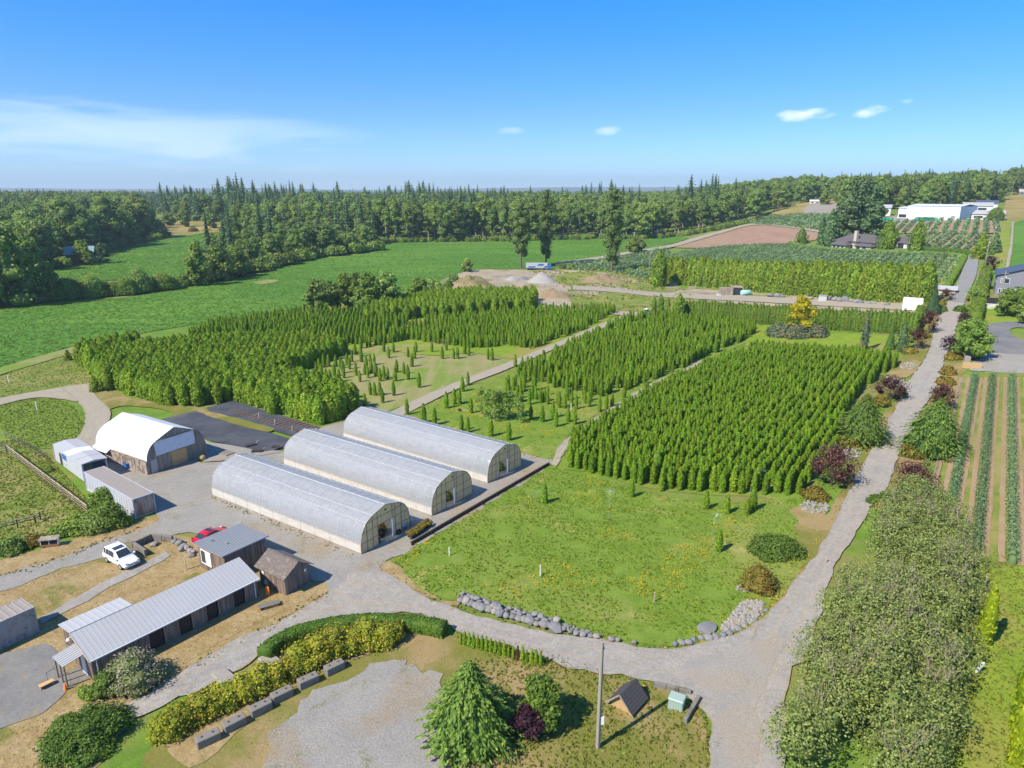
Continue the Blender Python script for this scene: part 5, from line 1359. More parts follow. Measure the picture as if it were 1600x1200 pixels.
b = MB(); b.bbox(-.55, .55, -.45, .45, .06, .82, .04); b.build('cabinet', M['green_box'], t)
MB().bbox(-.6, .6, -.5, .5, .83, 1.0, .06).build('lid', M['green_box'], t); MB().box(-.7, .7, -.6, .6, 0, .06).build('pad', M['concrete'], t)
for k in range(5): MB().box(-.45 + k * .2, -.35 + k * .2, -.475, -.452, .12, .78).build('rib', M['green_box'], t)
for a, b_, lb in (((1022, 1072), (1080, 1085), 'low concrete kerb wall behind the green utility box'), ((1092, 1093), (1070, 1131), 'low concrete kerb wall right of the green utility box')):
    A, B = at(*a), at(*b_); t = thing('kerb_wall', lb, 'wall', A, ang(A, B)); L = math.dist(A[:2], B[:2])
    n = 3
    for k in range(n): MB().bbox(L * k / n + .01, L * (k + 1) / n - .01, -.14, .14, 0, .5, .03).build('block', M['concrete'], t)

# utility pole with box
p = at(934, 1168)
t = thing('utility_pole', 'wooden utility pole on the lower lawn beside the drive', 'pole', p)
MB().tube([(0, 0, -.3), (0, 0, 4), (0, 0, 8.75)], [.17, .155, .13], 12).build('shaft', M['pole_wood'], t)
MB().box(.14, .34, -.12, .12, 2.1, 2.7).build('meter_box', M['white_metal'], t); MB().box(-.03, .03, -.2, -.12, 8.3, 8.5).box(.1, .2, -.05, .05, 8.2, 8.35).build('bracket', M['steel'], t)
MB().tube([(.0, -.17, .1), (.0, -.165, 2.3), (.02, -.15, 8.2)], .025, 6).build('conduit', M['steel'], t)

# ------------------------------------------------------------------ vehicles
def loft(stations, m=0):
    """stations of closed rings with equal point counts"""
    mb = MB(); n = len(stations[0]); vs = [p for s_ in stations for p in s_]
    fs = [(i * n + k, i * n + (k + 1) % n, (i + 1) * n + (k + 1) % n, (i + 1) * n + k) for i in range(len(stations) - 1) for k in range(n)]
    mb.mesh(vs, fs, m, True); mb.face(stations[0][::-1], m); mb.face(stations[-1], m); return mb
def car(label, p, rz, paint, L=4.5, wd=1.8, ht=1.68, suv=True):
    t = thing('parked_car', label, 'car', p, rz)
    def ring(x, z0, z1, w, tw):                     # lower body section at x: foot, waist, shoulder
        h = w / 2
        pts = [(-h * .92, z0), (-h, z0 + .18), (-h, z1 - .22), (-h * tw, z1 - .03), (-h * tw * .8, z1), (h * tw * .8, z1), (h * tw, z1 - .03), (h, z1 - .22), (h, z0 + .18), (h * .92, z0)]
        return [(x, y, z) for y, z in pts]
    k = L / 4.5; be = .98 if suv else .85; hood = .92 if suv else .78
    st = [ring(-2.25 * k, .42, .80, wd * .86, .9), ring(-2.18 * k, .30, be, wd * .95, .94), ring(-1.6 * k, .26, be + .02, wd, .95), ring(-.4 * k, .26, be, wd, .95), ring(.75 * k, .26, be - .01, wd, .94), ring(1.0 * k, .26, hood + .03, wd, .93), ring(1.75 * k, .27, hood - .06, wd * .97, .9), ring(2.12 * k, .30, hood - .17, wd * .90, .88), ring(2.25 * k, .40, .62, wd * .78, .85)]
    body = loft(st).build('body', M[paint], t)
    def cring(x, zb, zt, w, tw):
        return [(x, -w / 2, zb), (x, -w / 2 * tw, zt - .05), (x, -w / 2 * tw * .86, zt), (x, w / 2 * tw * .86, zt), (x, w / 2 * tw, zt - .05), (x, w / 2, zb)]
    b0 = be - .03
    if suv: cs = [cring(-2.15 * k, b0, b0 + .04, wd * .93, .97), cring(-1.85 * k, b0, ht - .05, wd * .93, .83), cring(-1.5 * k, b0, ht, wd * .94, .82), cring(-.2 * k, b0, ht, wd * .94, .82), cring(.12 * k, b0, ht - .05, wd * .94, .83), cring(1.0 * k, b0, b0 + .05, wd * .93, .95)]
    else: cs = [cring(-1.95 * k, b0, b0 + .04, wd * .9, .95), cring(-1.2 * k, b0, ht - .1, wd * .92, .80), cring(-.6 * k, b0, ht, wd * .93, .78), cring(.05 * k, b0, ht - .02, wd * .93, .78), cring(.3 * k, b0, ht - .12, wd * .93, .80), cring(1.1 * k, b0, b0 + .05, wd * .92, .95)]
    loft(cs).build('cabin', M[paint], t)
    # glass, a little proud of the cabin
    def quad_on(a, b, u0, u1, w0, w1, nm, off=.012):
        """pane between cabin stations a and b (indices), on one side: u along x, w up from sill"""
        for s_, i0, i1 in ((-1, 0, 1), (1, 5, 4)):
            P = [Vector(cs[a][i0]), Vector(cs[b][i0]), Vector(cs[b][i1]), Vector(cs[a][i1])]
            f = lambda u, w: P[0].lerp(P[1], u).lerp(P[3].lerp(P[2], u), w) + Vector((0, s_ * off, .004))
            q = [f(u0, w0), f(u1, w0), f(u1, w1), f(u0, w1)]
            q2 = [v - Vector((0, s_ * .02, 0)) for v in q]
            m_ = MB().face(q if s_ < 0 else q[::-1]); 
            for e in range(4): m_.face([q[e], q2[e], q2[(e + 1) % 4], q[(e + 1) % 4]])
            m_.build(nm, M['glass_dark'], t)
    if suv: quad_on(1, 2, -.1, .9, .22, .92, 'side_window'); quad_on(2, 3, .05, .46, .16, .92, 'side_window'); quad_on(2, 3, .50, 1.0, .16, .92, 'side_window'); quad_on(3, 4, .05, .9, .16, .9, 'side_window')
    else: quad_on(1, 2, .0, .95, .2, .9, 'side_window'); quad_on(2, 3, .02, .98, .16, .9, 'side_window'); quad_on(3, 4, .05, .95, .16, .9, 'side_window')
    def screen(a, b, nm, lo=.12, hi=.94):
        A0, A1 = Vector(cs[a][2]), Vector(cs[a][3]); B0, B1 = Vector(cs[b][2]), Vector(cs[b][3])
        n = (B0 - A0).cross(A1 - A0).normalized(); n = n if n.z > 0 else -n
        q = [A0.lerp(B0, lo).lerp(A1.lerp(B1, lo), .0), A0.lerp(B0, lo).lerp(A1.lerp(B1, lo), 1.0), A0.lerp(B0, hi).lerp(A1.lerp(B1, hi), .97), A0.lerp(B0, hi).lerp(A1.lerp(B1, hi), .03)]
        up = [v + n * .014 for v in q]; m_ = MB(); m_.face(up)
        for e in range(4): m_.face([up[e], q[e], q[(e + 1) % 4], up[(e + 1) % 4]])
        m_.build(nm, M['glass_dark'], t)
    screen(5, 4, 'windscreen'); screen(0, 1, 'rear_window')
    if suv:
        MB().box(-.75 * k, -.05 * k, -.52, .52, ht + .003, ht + .022).build('sunroof', M['glass_dark'], t)
        for y in (-.62, .62): MB().tube([(-1.7 * k, y, ht - .02), (-1.6 * k, y, ht + .06), (-.1 * k, y, ht + .06), (0, y, ht - .02)], .022, 6).build('roof_rail', M['white_metal'], t)
    else: MB().box(-.6 * k, .0, -.42, .42, ht + .002, ht + .02).build('sunroof', M['glass_dark'], t)
    for x in (-1.36 * k, 1.33 * k):
        for s_ in (-1, 1):
            y = s_ * (wd / 2 - .10)
            w = MB(); w.mesh([], []); 
            ty = MB(); ty.tube([(x, y - .115, .34), (x, y + .115, .34)], .34, 20, smooth=False); wh = ty.build('wheel', M['tyre'], t)
            MB().tube([(x, y + s_ * .10, .34), (x, y + s_ * .13, .34)], .22, 14, smooth=False).build('rim', M['rim'], wh)
    for s_ in (-1, 1):
        MB().box(2.0 * k, 2.17 * k, s_ * wd * .33 - .14, s_ * wd * .33 + .14, hood - .27, hood - .10).build('headlight', M['lamp_glass'], t)
        MB().box(-2.24 * k, -2.12 * k, s_ * wd * .40 - .09, s_ * wd * .40 + .09, .7, 1.0).build('tail_light', M['red_paint'], t)
        MB().box(.72 * k, .92 * k, s_ * (wd / 2 + .07) - .08, s_ * (wd / 2 + .07) + .08, be - .02, be + .14).build('mirror', M[paint], t)
        for x in (.62 * k, -.42 * k): MB().box(x - .012, x + .012, s_ * wd / 2 - .012, s_ * wd / 2 + .006, .35, be - .25).build('door_seam', M['black'], t)
    MB().box(2.16 * k, 2.235 * k, -.45, .45, .55, .68).build('grille', M['black'], t)
    MB().box(2.215 * k, 2.27 * k, -.26, .26, .42, .53).build('number_plate', M['white_metal'], t)
    return t
a, b = at(188, 889), at(167, 878); w2 = at(214, 880)
cx = (a.x + b.x) / 2 + .60; cy = (a.y + b.y) / 2 + .62
car('white SUV with sunroof and roof rails parked on dry grass', (cx, cy, .045), R(-33), 'white_paint')
p = at(331, 843); car('red coupe half hidden behind the square board shed', (p.x, p.y, .06), R(62), 'red_paint', 3.9, 1.75, 1.36, False)
def tractor():
    p = at(1011, 492); t = thing('tractor', 'small blue and white tractor at the far end of the nursery lane', 'tractor', p, R(-50))
    loft([[(x, y * w, z) for y, z in ((-1, .7), (-1, h), (1, h), (1, .7))] for x, w, h in ((.2, .35, 1.35), (1.3, .35, 1.3), (1.6, .3, 1.1))]).build('bonnet', M['blue_paint'], t)
    MB().box(-.7, .3, -.5, .5, .6, 1.1).build('chassis', M['blue_paint'], t)
    MB().box(-.75, .25, -.55, .55, 1.1, 2.0).build('cab', M['glass_dark'], t); MB().bbox(-.9, .4, -.65, .65, 2.0, 2.15, .04).build('cab_roof', M['white_paint'], t)
    for x, r, y in ((-.6, .68, .72), (-.6, .68, -.72), (1.25, .42, .55), (1.25, .42, -.55)): MB().tube([(x, y - .17, r), (x, y + .17, r)], r, 16, smooth=False).build('wheel', M['tyre'], t)
tractor()
def truck_trailer():
    p = at(841, 421); t = thing('semi_trailer', 'white and blue truck trailer parked below the poplars', 'trailer', p, R(0)); L = 12.2
    MB().box(-L / 2, L / 2 - 1.6, -1.25, 1.25, 1.1, 3.5).build('box_body', M['trailer_white'], t)
    for x0, x1, z0, z1 in ((-5.5, -1.8, 1.3, 2.0), (-.6, 2.2, 2.2, 3.2), (2.4, 4.2, 1.3, 2.2)): MB().mesh([(x0, -1.27, z0), (x0 + .9, -1.27, z1), (x1 + .7, -1.27, z1), (x1, -1.27, z0), (x0, -1.252, z0), (x0 + .9, -1.252, z1), (x1 + .7, -1.252, z1), (x1, -1.252, z0)], [(3, 2, 1, 0), (0, 1, 5, 4), (1, 2, 6, 5), (2, 3, 7, 6), (3, 0, 4, 7)]).build('blue_stripe', M['blue_paint'], t)
    MB().box(-L / 2, L / 2, -.5, .5, .8, 1.09).build('chassis', M['black'], t); MB().bbox(L / 2 - 1.5, L / 2 + .4, -1.2, 1.2, .8, 2.7, .15).build('cab', M['blue_paint'], t)
    for x in (-4.6, -3.5, 3.0, 5.6):
        for y in (-1.0, 1.0): MB().tube([(x, y - .16, .5), (x, y + .16, .5)], .5, 14, smooth=False).build('wheel', M['tyre'], t)
truck_trailer()

# ------------------------------------------------------------------ walls, rocks, blocks
def rock_mesh(seed, mat):
    b = bmesh.new(); bmesh.ops.create_icosphere(b, subdivisions=2, radius=.5)
    g = random.Random(seed); o = Vector((g.uniform(0, 50), g.uniform(0, 50), 0))
    planes = [(Vector((g.gauss(0, 1), g.gauss(0, 1), g.gauss(0, 1))).normalized(), g.uniform(.33, .46)) for _ in range(9)]
    for v in b.verts:
        for n, d in planes:
            k = v.co.dot(n)
            if k > d: v.co -= n * (k - d)
        v.co *= 1 + .12 * mnoise.noise(v.co * 3 + o)
        v.co.z *= .8
    me = bpy.data.meshes.new('stone'); b.to_mesh(me); b.free(); me.materials.append(M[mat]); return me
ROCKS = [rock_mesh(i, ('rock', 'rock', 'blue_rock', 'pale_rock', 'rock', 'blue_rock')[i]) for i in range(6)]
def rock(parent, p, s, i=None, name='stone'):
    o = link(name, ROCKS[rnd.randrange(6) if i is None else i], parent); o.location = p
    o.rotation_euler = (rnd.uniform(-.3, .3), rnd.uniform(-.3, .3), rnd.uniform(0, 6.28)); o.scale = (s * rnd.uniform(.85, 1.3), s * rnd.uniform(.85, 1.2), s * rnd.uniform(.8, 1.1)); return o
def polyline_points(px, step):
    P = px_ground(smooth_line(px, False)); out = []; carry = 0
    for a, b in zip(P, P[1:]):
        L = math.dist(a[:2], b[:2]); q = carry
        while q < L:
            out.append(Vector((a[0] + (b[0] - a[0]) * q / L, a[1] + (b[1] - a[1]) * q / L, 0))); q += step
        carry = q - L
    return out
w = thing('rock_wall', 'dry-laid grey rock wall along the lower edge of the weedy lawn', 'rock wall', (0, 0, 0))
for i, p in enumerate(polyline_points([(720, 941), (760, 955), (800, 967), (850, 980), (880, 986), (905, 992), (950, 1001), (1000, 1007)], .62)):
    sx = 800 + FPX * p.x / depth_of(p)
    big = 1.0 if sx < 880 else .62 if sx < 1005 else .5
    if sx > 905 and rnd.random() < .35: continue
    s_ = rnd.uniform(.7, 1.15) * big
    rock(w, (p.x + rnd.uniform(-.12, .12), p.y + rnd.uniform(-.12, .12), .14 + s_ * .2), s_)
    if big > .9: 
        for q in range(2): rock(w, (p.x + rnd.uniform(-.3, .3) + .15, p.y + .45 + .35 * q + rnd.uniform(-.1, .1), .42 + .12 * q), rnd.uniform(.4, .75))
w = thing('rock_edging', 'short row of boulders at the road corner of the weedy lawn', 'boulders', (0, 0, 0))
for p in polyline_points([(1052, 1006), (1075, 1003), (1100, 998), (1130, 992), (1155, 980), (1178, 968), (1200, 950)], .68):
    s_ = rnd.uniform(.45, .85); rock(w, (p.x + rnd.uniform(-.1, .1), p.y + rnd.uniform(-.2, .1), .1 + s_ * .15), s_)
p = at(1104, 984); o = thing('boulder', 'large flat grey slab boulder beside the cobble patch', 'boulder', p); q = rock(o, (0, 0, .25), 1.6, 2); q.scale = (2.2, 1.6, .75); q.rotation_euler = (.12, -.05, .5)
def cobbles(px, n, s0, s1, nm, label, mats=(0, 3, 4), seed=3, cat='cobbles'):
    P = fill(px, n, seed); me = [ROCKS[i] for i in mats]
    sc = np.random.default_rng(seed).uniform(s0, s1, n); P[:, 2] += .05 + np.random.default_rng(seed).uniform(0, .12, n)
    scatter(nm, P, me, sc, seed=seed, label=label, cat=cat)
cobbles([(1145, 960), (1160, 942), (1190, 940), (1192, 952), (1180, 968), (1150, 982), (1130, 988), (1128, 978)], 420, .22, .45, 'cobbles', 'patch of pale cobbles at the road corner of the weedy lawn', (3, 3, 0))
cobbles([(1252, 788), (1270, 781), (1292, 788), (1293, 800), (1270, 802), (1254, 797)], 160, .2, .4, 'cobbles', 'small patch of white stones beside the gold shrub', (3, 3, 0), 4)
cobbles([(1308, 708), (1330, 700), (1346, 702), (1338, 716), (1315, 720)], 120, .2, .42, 'cobbles', 'pale stones under the purple plum by the road', (3, 3, 0), 5)
cobbles([(1408, 570), (1420, 566), (1432, 570), (1425, 577), (1410, 577)], 60, .3, .6, 'cobbles', 'pale stones at the corner of the column cedar row', (3, 3, 0), 6)
cobbles([(1190, 920), (1160, 925), (1150, 918), (1172, 908)], 60, .2, .4, 'cobbles', 'loose stones under the round gold shrub', (3, 3, 0), 8)
cobbles([(724, 928), (760, 938), (800, 950), (850, 965), (880, 975), (930, 990), (930, 996), (860, 980), (800, 966), (750, 950), (716, 938)], 500, .12, .34, 'rubble', 'crushed grey rubble laid behind the rock wall', (0, 2, 4), 9, 'rubble')
# boulders lining the dry yard
w = thing('boulder_row', 'row of pale boulders between the concrete slabs and the square shed', 'boulders', (0, 0, 0))
for px in ((273, 847), (281, 850), (287, 855), (292, 858), (297, 862), (303, 864), (299, 869), (285, 860), (243, 851), (240, 853)):
    p = at(*px); rock(w, (p.x, p.y, .22), rnd.uniform(.7, 1.0), rnd.choice((0, 3, 3, 4)))
for a_, b_, lb in (((206, 858), (238, 843), 'dark concrete slab wall behind the white SUV'), ((239, 843), (271, 847), 'pale concrete slab wall facing the boulder row'), ((209, 856), (229, 869), 'short concrete slab wall in front of the white SUV')):
    A, B = at(*a_), at(*b_); L = math.dist(A[:2], B[:2]); o = thing('slab_wall', lb, 'wall', A, ang(A, B))
    for k in range(2): MB().bbox(L * k / 2 + .01, L * (k + 1) / 2 - .01, -.16, .16, 0, .85, .03).build('slab', M['concrete'], o)
# concrete blocks with lifting eyes
t0 = None
for i, (px, lb) in enumerate((((523, 1048), 'concrete block nearest the round hedge end, farthest from the camera'), ((482, 1069), 'concrete block second from the hedge end of the row'), ((441, 1091), 'concrete block third from the hedge end, in the middle of the row'), ((408, 1112), 'concrete block fourth from the hedge end of the row'), ((367, 1136), 'concrete block fifth from the hedge end of the row'), ((326, 1160), 'concrete block nearest the camera at the low end of the row'))):
    p = at(*px)
    if t0 is None:
        t0 = thing('concrete_block', lb, 'concrete block', p, R(41), 'concrete blocks along the gravel parking')
        MB().bbox(-.80, .80, -.38, .38, 0, .76, .05).build('block', M['concrete'], t0)
        for x in (-.38, .38): MB().lathe([(.085, .70), (.085, .785), (.05, .79), (.05, .74), (0, .74)], 8, 0, (x, 0, 0)).build('lifting_eye', M['black'], t0)
    else:
        c = copy_tree(t0); c.location = p; c.rotation_euler = (0, 0, R(41) + rnd.uniform(-.05, .05)); c['label'] = lb
# flat stone steps in the shrub border
for px, lb in (((423, 1036), 'broken concrete slab in the gap of the shrub border'), ((352, 1062), 'broken concrete slab at the drive side of the shrub border')):
    p = at(*px); o = thing('paving_slab', lb, 'slab', p, R(-40)); MB().bbox(-1.0, 1.0, -.6, .6, 0, .45, .08).build('slab', M['pale_rock'], o)
# black timber retaining wall beside the weedy lawn
def retaining():
    A, B = at(643, 852), at(857, 727); axis = ang(A, B); L = math.dist(A[:2], B[:2])
    t = thing('retaining_wall', 'low black timber retaining wall between greenhouses and weedy lawn', 'wall', A, axis)
    n = 9
    for k in range(n):
        for z in (0, 1): MB().box(L * k / n + .02, L * (k + 1) / n - .02, -.08 + .02 * z, .08 + .02 * z, .02 + .25 * z, .26 + .25 * z).build('beam', M['dark_wood'], t)
    for k in range(n + 1): MB().box(L * k / n - .06, L * k / n + .06, -.17, -.085, 0, .6).build('stake', M['dark_wood'], t)
    MB().box(.2, L * .99, .3, .46, .02, .30).build('inner_kerb', M['concrete'], t)
retaining()
# plants in pots, drums and a tyre at the near greenhouse door
i = 0
for r_ in range(2):
    for k in range(9):
        a_, b_ = at(643, 842), at(672, 822)
        q = k / 8; x = a_.x + (b_.x - a_.x) * q + r_ * -.35; y = a_.y + (b_.y - a_.y) * q + r_ * .55
        o = thing('potted_plant', 'bushy bronze-green potted plant in the double row outside the near greenhouse', 'potted plant', (x, y, .06), rnd.uniform(0, 6), 'potted plants outside the near greenhouse')
        if i == 0: pot = MB().lathe([(0, 0), (.17, 0), (.22, .34), (.19, .34), (.18, .3), (0, .3)], 10).data('pot', M['black_plastic'])
        link('pot', pot, o); bo = link('foliage', BUSHES.get(('gold_shrub_leaf', k % 4)) or BUSHES.setdefault(('gold_shrub_leaf', k % 4), bush_mesh('gold_shrub_leaf', k)), o); bo.location = (0, 0, .28); bo.scale = (.24, .24, .34); i += 1
for px, hh, r_, mt, lb in (((591, 848), .75, .30, 'black_plastic', 'black bucket at the left jamb of the near greenhouse door'), ((630, 826), .9, .42, 'steel', 'grey metal drum at the right jamb of the near greenhouse door'), ((637, 819), 1.05, .48, 'steel', 'larger grey metal drum at the corner of the near greenhouse'), ((623, 834), .5, .32, 'tyre', 'low black tub beside the grey drums')):
    p = at(*px); o = thing('drum', lb, 'drum', (p.x, p.y, .05)); MB().lathe([(0, 0), (r_ * .85, 0), (r_, hh), (r_ * .92, hh), (r_ * .88, hh * .85), (0, hh * .85)], 16).build('body', M[mt], o); MB().lathe([(r_ * .95, hh * .5), (r_ * .98, hh * .52), (r_ * .96, hh * .54)], 16).build('hoop', M['steel'], o)
p = at(592, 843); o = thing('tyre', 'black tyre leaning on the near greenhouse front', 'tyre', (p.x + .2, p.y + .5, .62), R(-34)); 
tt = MB(); 
for k in range(20):
    pass
b_ = bmesh.new()
def torus(R_, r_, n=20, m=8):
    mb = MB(); vs = [((R_ + r_ * math.cos(2 * PI * j / m)) * math.cos(2 * PI * i / n), (R_ + r_ * math.cos(2 * PI * j / m)) * math.sin(2 * PI * i / n), r_ * math.sin(2 * PI * j / m)) for i in range(n) for j in range(m)]
    return mb.mesh(vs, [(i * m + j, ((i + 1) % n) * m + j, ((i + 1) % n) * m + (j + 1) % m, i * m + (j + 1) % m) for i in range(n) for j in range(m)], 0, True)
b_.free()
q = torus(.42, .16).build('tread', M['tyre'], o); q.rotation_euler = (0, R(78), 0)
# blue crate, ball of twine, pallets by the barn
p = at(201, 730); o = thing('crate', 'open blue crate standing by the rubble wall of the white-roofed barn', 'crate', p, R(-40))
MB().box(-.6, .6, -.5, .5, 0, .08).build('base', M['blue_paint'], o)
for x0, x1, y0, y1 in ((-.6, .6, -.5, -.44), (-.6, .6, .44, .5), (-.6, -.54, -.44, .44), (.54, .6, -.44, .44)): MB().box(x0, x1, y0, y1, .08, .9).build('panel', M['blue_paint'], o)
p = at(316, 718); o = thing('bale', 'round tan bundle beside the barn corner', 'bundle', p); bb = bmesh.new(); bmesh.ops.create_icosphere(bb, subdivisions=3, radius=.5)
for v in bb.verts: v.co *= 1 + .1 * mnoise.noise(v.co * 5); v.co.z = v.co.z * .9 + .42
me = bpy.data.meshes.new('bundle'); bb.to_mesh(me); bb.free(); me.materials.append(M['tan_board']); link('bundle', me, o)
p0 = at(352, 709)
for i, (dx, dy, dz, lb) in enumerate(((0, 0, 0, 'weathered pallet on the ground between barn and near greenhouse'), (.05, .05, .16, 'weathered pallet on top of another beside the barn'), (1.6, -1.3, 0, 'weathered pallet lying nearest the near greenhouse'))):
    o = thing('pallet', lb, 'pallet', (p0.x + dx, p0.y + dy, dz), R(-33 + 4 * i), 'pallets by the barn')
    for k in range(7): MB().box(-1.1 + k * .33, -.87 + k * .33, -.8, .8, .11, .15).build('slat', M['old_boards'], o)
    for y in (-.75, 0, .75): MB().box(-1.1, 1.1, y - .05, y + .05, 0, .11).build('bearer', M['old_boards'], o)
for px, lb, rz in (((433, 700), 'dark garden cart at the edge of the black ground sheet', -30), ((402, 706), 'low dark cart behind the near greenhouse', 10), ((392, 697), 'small hand cart on the corner of the black ground sheet', 40)):
    p = at(*px); o = thing('garden_cart', lb, 'cart', p, R(rz)); MB().box(-.8, .8, -.4, .4, .32, .4).build('tray', M['dark_wood'], o)
    for x in (-.55, .55):
        for y in (-.42, .42): MB().tube([(x, y - .05, .18), (x, y + .05, .18)], .18, 10, smooth=False).build('wheel', M['tyre'], o)
    MB().tube([(.8, 0, .36), (1.2, 0, .8)], .03, 6).build('handle', M['steel'], o)

# black ground cloth of the container beds
sheet('weed_cloth', [(252, 656), (305, 643), (460, 688), (452, 700), (412, 706), (330, 690)], 'weed_cloth', 0.13, 0.08, smooth=False)
sheet('weed_cloth', [(322, 638), (365, 627), (500, 668), (478, 680), (470, 686), (330, 645)], 'weed_cloth', 0.13, 0.08, smooth=False)
sheet('weed_strip', [(322, 645), (345, 648), (420, 668), (428, 672), (410, 675), (330, 653)], 'dry_lawn', 0.16, 0.2)
A, B = at(362, 644), at(474, 680)
for row, (a_, b_, n) in enumerate((((365, 643), (474, 676), 18), ((440, 655), (495, 671), 10))):
    A, B = at(*a_), at(*b_)
    for k in range(n):
        q = k / (n - 1); o = thing('bed_rail', 'dark timber rail lying on the black ground cloth behind the barn' if row == 0 else 'dark timber rail lying at the hedge end of the black cloth', 'timber', (A.x + (B.x - A.x) * q, A.y + (B.y - A.y) * q, .2), ang(A, B) + R(90) + rnd.uniform(-.08, .08), 'timber rails on the ground cloth behind the barn' if row == 0 else 'timber rails at the hedge end of the cloth')
        MB().box(-.7, .7, -.09, .09, 0, .12).build('rail', M['rust'], o)
for px in ((405, 655), (430, 665), (457, 676), (420, 640)):
    p = at(*px); o = link('bed_post', MB().box(-.05, .05, -.05, .05, 0, 1.3).data('bed_post', M['pale_timber']), None, p); tag(o, 'slender white post standing on the black ground cloth', 'post', 'posts on the ground cloth')

# fences -------------------------------------------------------------
def rail_fence(name, px, label, step=2.1, rails=(.42, .78, 1.15), h=1.3, mesh_=True, mat='timber', top=True):
    P = px_ground(px); t = thing(name, label, 'fence', P[0]); o = P[0]
    pm = MB().bbox(-.065, .065, -.065, .065, -.1, h, .02).data('post', M[mat])
    for a, b in zip(P, P[1:]):
        L = math.dist(a[:2], b[:2]); n = max(1, round(L / step)); r_ = ang(a, b)
        for k in range(n + (1 if b is P[-1] else 0)):
            q = k / n; link('post', pm, t, (a.x - o.x + (b.x - a.x) * q, a.y - o.y + (b.y - a.y) * q, 0), r_)
        for k in range(n):
            for z in rails:
                q0, q1 = k / n, (k + 1) / n
                p0 = Vector((a.x - o.x + (b.x - a.x) * q0, a.y - o.y + (b.y - a.y) * q0, z)); p1 = Vector((a.x - o.x + (b.x - a.x) * q1, a.y - o.y + (b.y - a.y) * q1, z))
                MB().beam(p0, p1, .05, .14 if z == max(rails) else .08).build('rail', M['pale_timber' if z == max(rails) else mat], t)
    return t
rail_fence('rail_fence', [(12, 706), (138, 803)], 'timber post and rail fence running down the paddock to the hedge')
rail_fence('rail_fence', [(-60, 722), (11, 706)], 'short timber rail fence at the top of the paddock', mat='grey_boards')
rail_fence('rail_fence', [(-60, 846), (0, 832), (56, 818), (64, 812)], 'dark low rail fence along the bottom of the paddock', rails=(.7, 1.05), h=1.15, mat='dark_wood')
def wire_fence(px, label, h=1.25, step=3.5, mat='rust'):
    P = px_ground(px); t = thing('wire_fence', label, 'fence', P[0]); o = P[0]
    pm = MB().tube([(0, 0, -.1), (0, 0, h)], .045, 6).data('post', M[mat])
    for a, b in zip(P, P[1:]):
        L = math.dist(a[:2], b[:2]); n = max(1, round(L / step))
        for k in range(n + 1): link('post', pm, t, (a.x - o.x + (b.x - a.x) * k / n, a.y - o.y + (b.y - a.y) * k / n, elev(a.x + (b.x - a.x) * k / n, a.y + (b.y - a.y) * k / n) - o.z))
        for z in (.4, .8, 1.15): MB().beam((a.x - o.x, a.y - o.y, z + a.z - o.z), (b.x - o.x, b.y - o.y, z + b.z - o.z), .018).build('wire', M['steel'], t)
    return t
wire_fence([(0, 680), (40, 700), (75, 718)], 'rusty wire fence between the round pasture and the white trailer', step=2.2)
wire_fence([(1500, 600), (1472, 690), (1455, 760)], 'wire fence on thin posts along the blueberry rows', 1.4, 6, 'pole_wood')

# posts and stakes in the lawn, sprinklers
POSTS = (((702, 868), 1.1, 'white stake in the weedy lawn nearest the greenhouses'), ((844, 900), 1.35, 'white stake in the middle of the weedy lawn'), ((1022, 940), 1.1, 'wooden stake in the weedy lawn above the boulders'), ((1524, 1050), 1.2, 'leaning white post in the lawn beside the overgrown hedge'), ((14, 597), 1.6, 'white stake in the left pasture near the frame edge'), ((48, 602), 1.0, 'short stake in the left pasture'), ((58, 640), 1.7, 'white stake in the round pasture'), ((892, 640), 1.3, 'white stake among the orange flowers in the cedar orchard'), ((1290, 880), .8, 'stake at the edge of the road by the domed shrub'), ((291, 890), 1.5, 'thin dark post on the dry grass by the stable'), ((1539, 915), 1.4, 'thin post at the end of the blueberry rows'))
for px, h, lb in POSTS:
    p = at(*px); o = link('stake', MB().box(-.05, .05, -.05, .05, -.05, h).data('stake', M['trim_white' if 'white' in lb else 'pale_timber']), None, p); tag(o, lb, 'stake')
    if 'leaning' in lb: o.rotation_euler = (.2, .25, 0); o.scale = (1.8, 1.8, 1)
def sprinkler(px, label, az_, reach=3.5, hgt=2.2, n=260):
    p = at(*px); t = thing('sprinkler', label, 'sprinkler', p); MB().tube([(0, 0, 0), (0, 0, 1.1)], .03, 6).build('riser', M['steel'], t); MB().box(-.06, .06, -.03, .03, 1.1, 1.2).build('head', M['orange'], t)
    g = np.random.default_rng(px[0]); q = g.uniform(0.02, 1, n) ** .8; a_ = az_ + g.normal(0, .10, n)
    C = np.stack([np.cos(a_) * q * reach, np.sin(a_) * q * reach, 1.15 + hgt * 2.6 * q * (1 - q) + g.normal(0, .22, n) * q], 1)
    V, Q, T = cards(C, g.normal(0, 1, (n, 3)), .10, .06, None, .5, g)
    o = link('spray', np_mesh('spray', V, Q, M['water_mist'], T), t); o['kind'] = 'stuff'
sprinkler((951, 812), 'sprinkler throwing a jet of water in the weedy lawn below the cedars', R(80), 4.5, 2.6, 320)
sprinkler((821, 792), 'sprinkler misting near the lone cedar on the weedy lawn', R(20), 4.0, 1.2, 220)
sprinkler((1172, 770), 'sprinkler spraying inside the front cedar rows', R(40), 4.0, 2.4, 300)
sprinkler((1022, 748), 'sprinkler spraying up at the edge of the dense cedar rows', R(75), 2.8, 2.8, 240)
sprinkler((1112, 838), 'sprinkler misting beside the lone cedar near the domed shrub', R(60), 3, 1.4, 200)

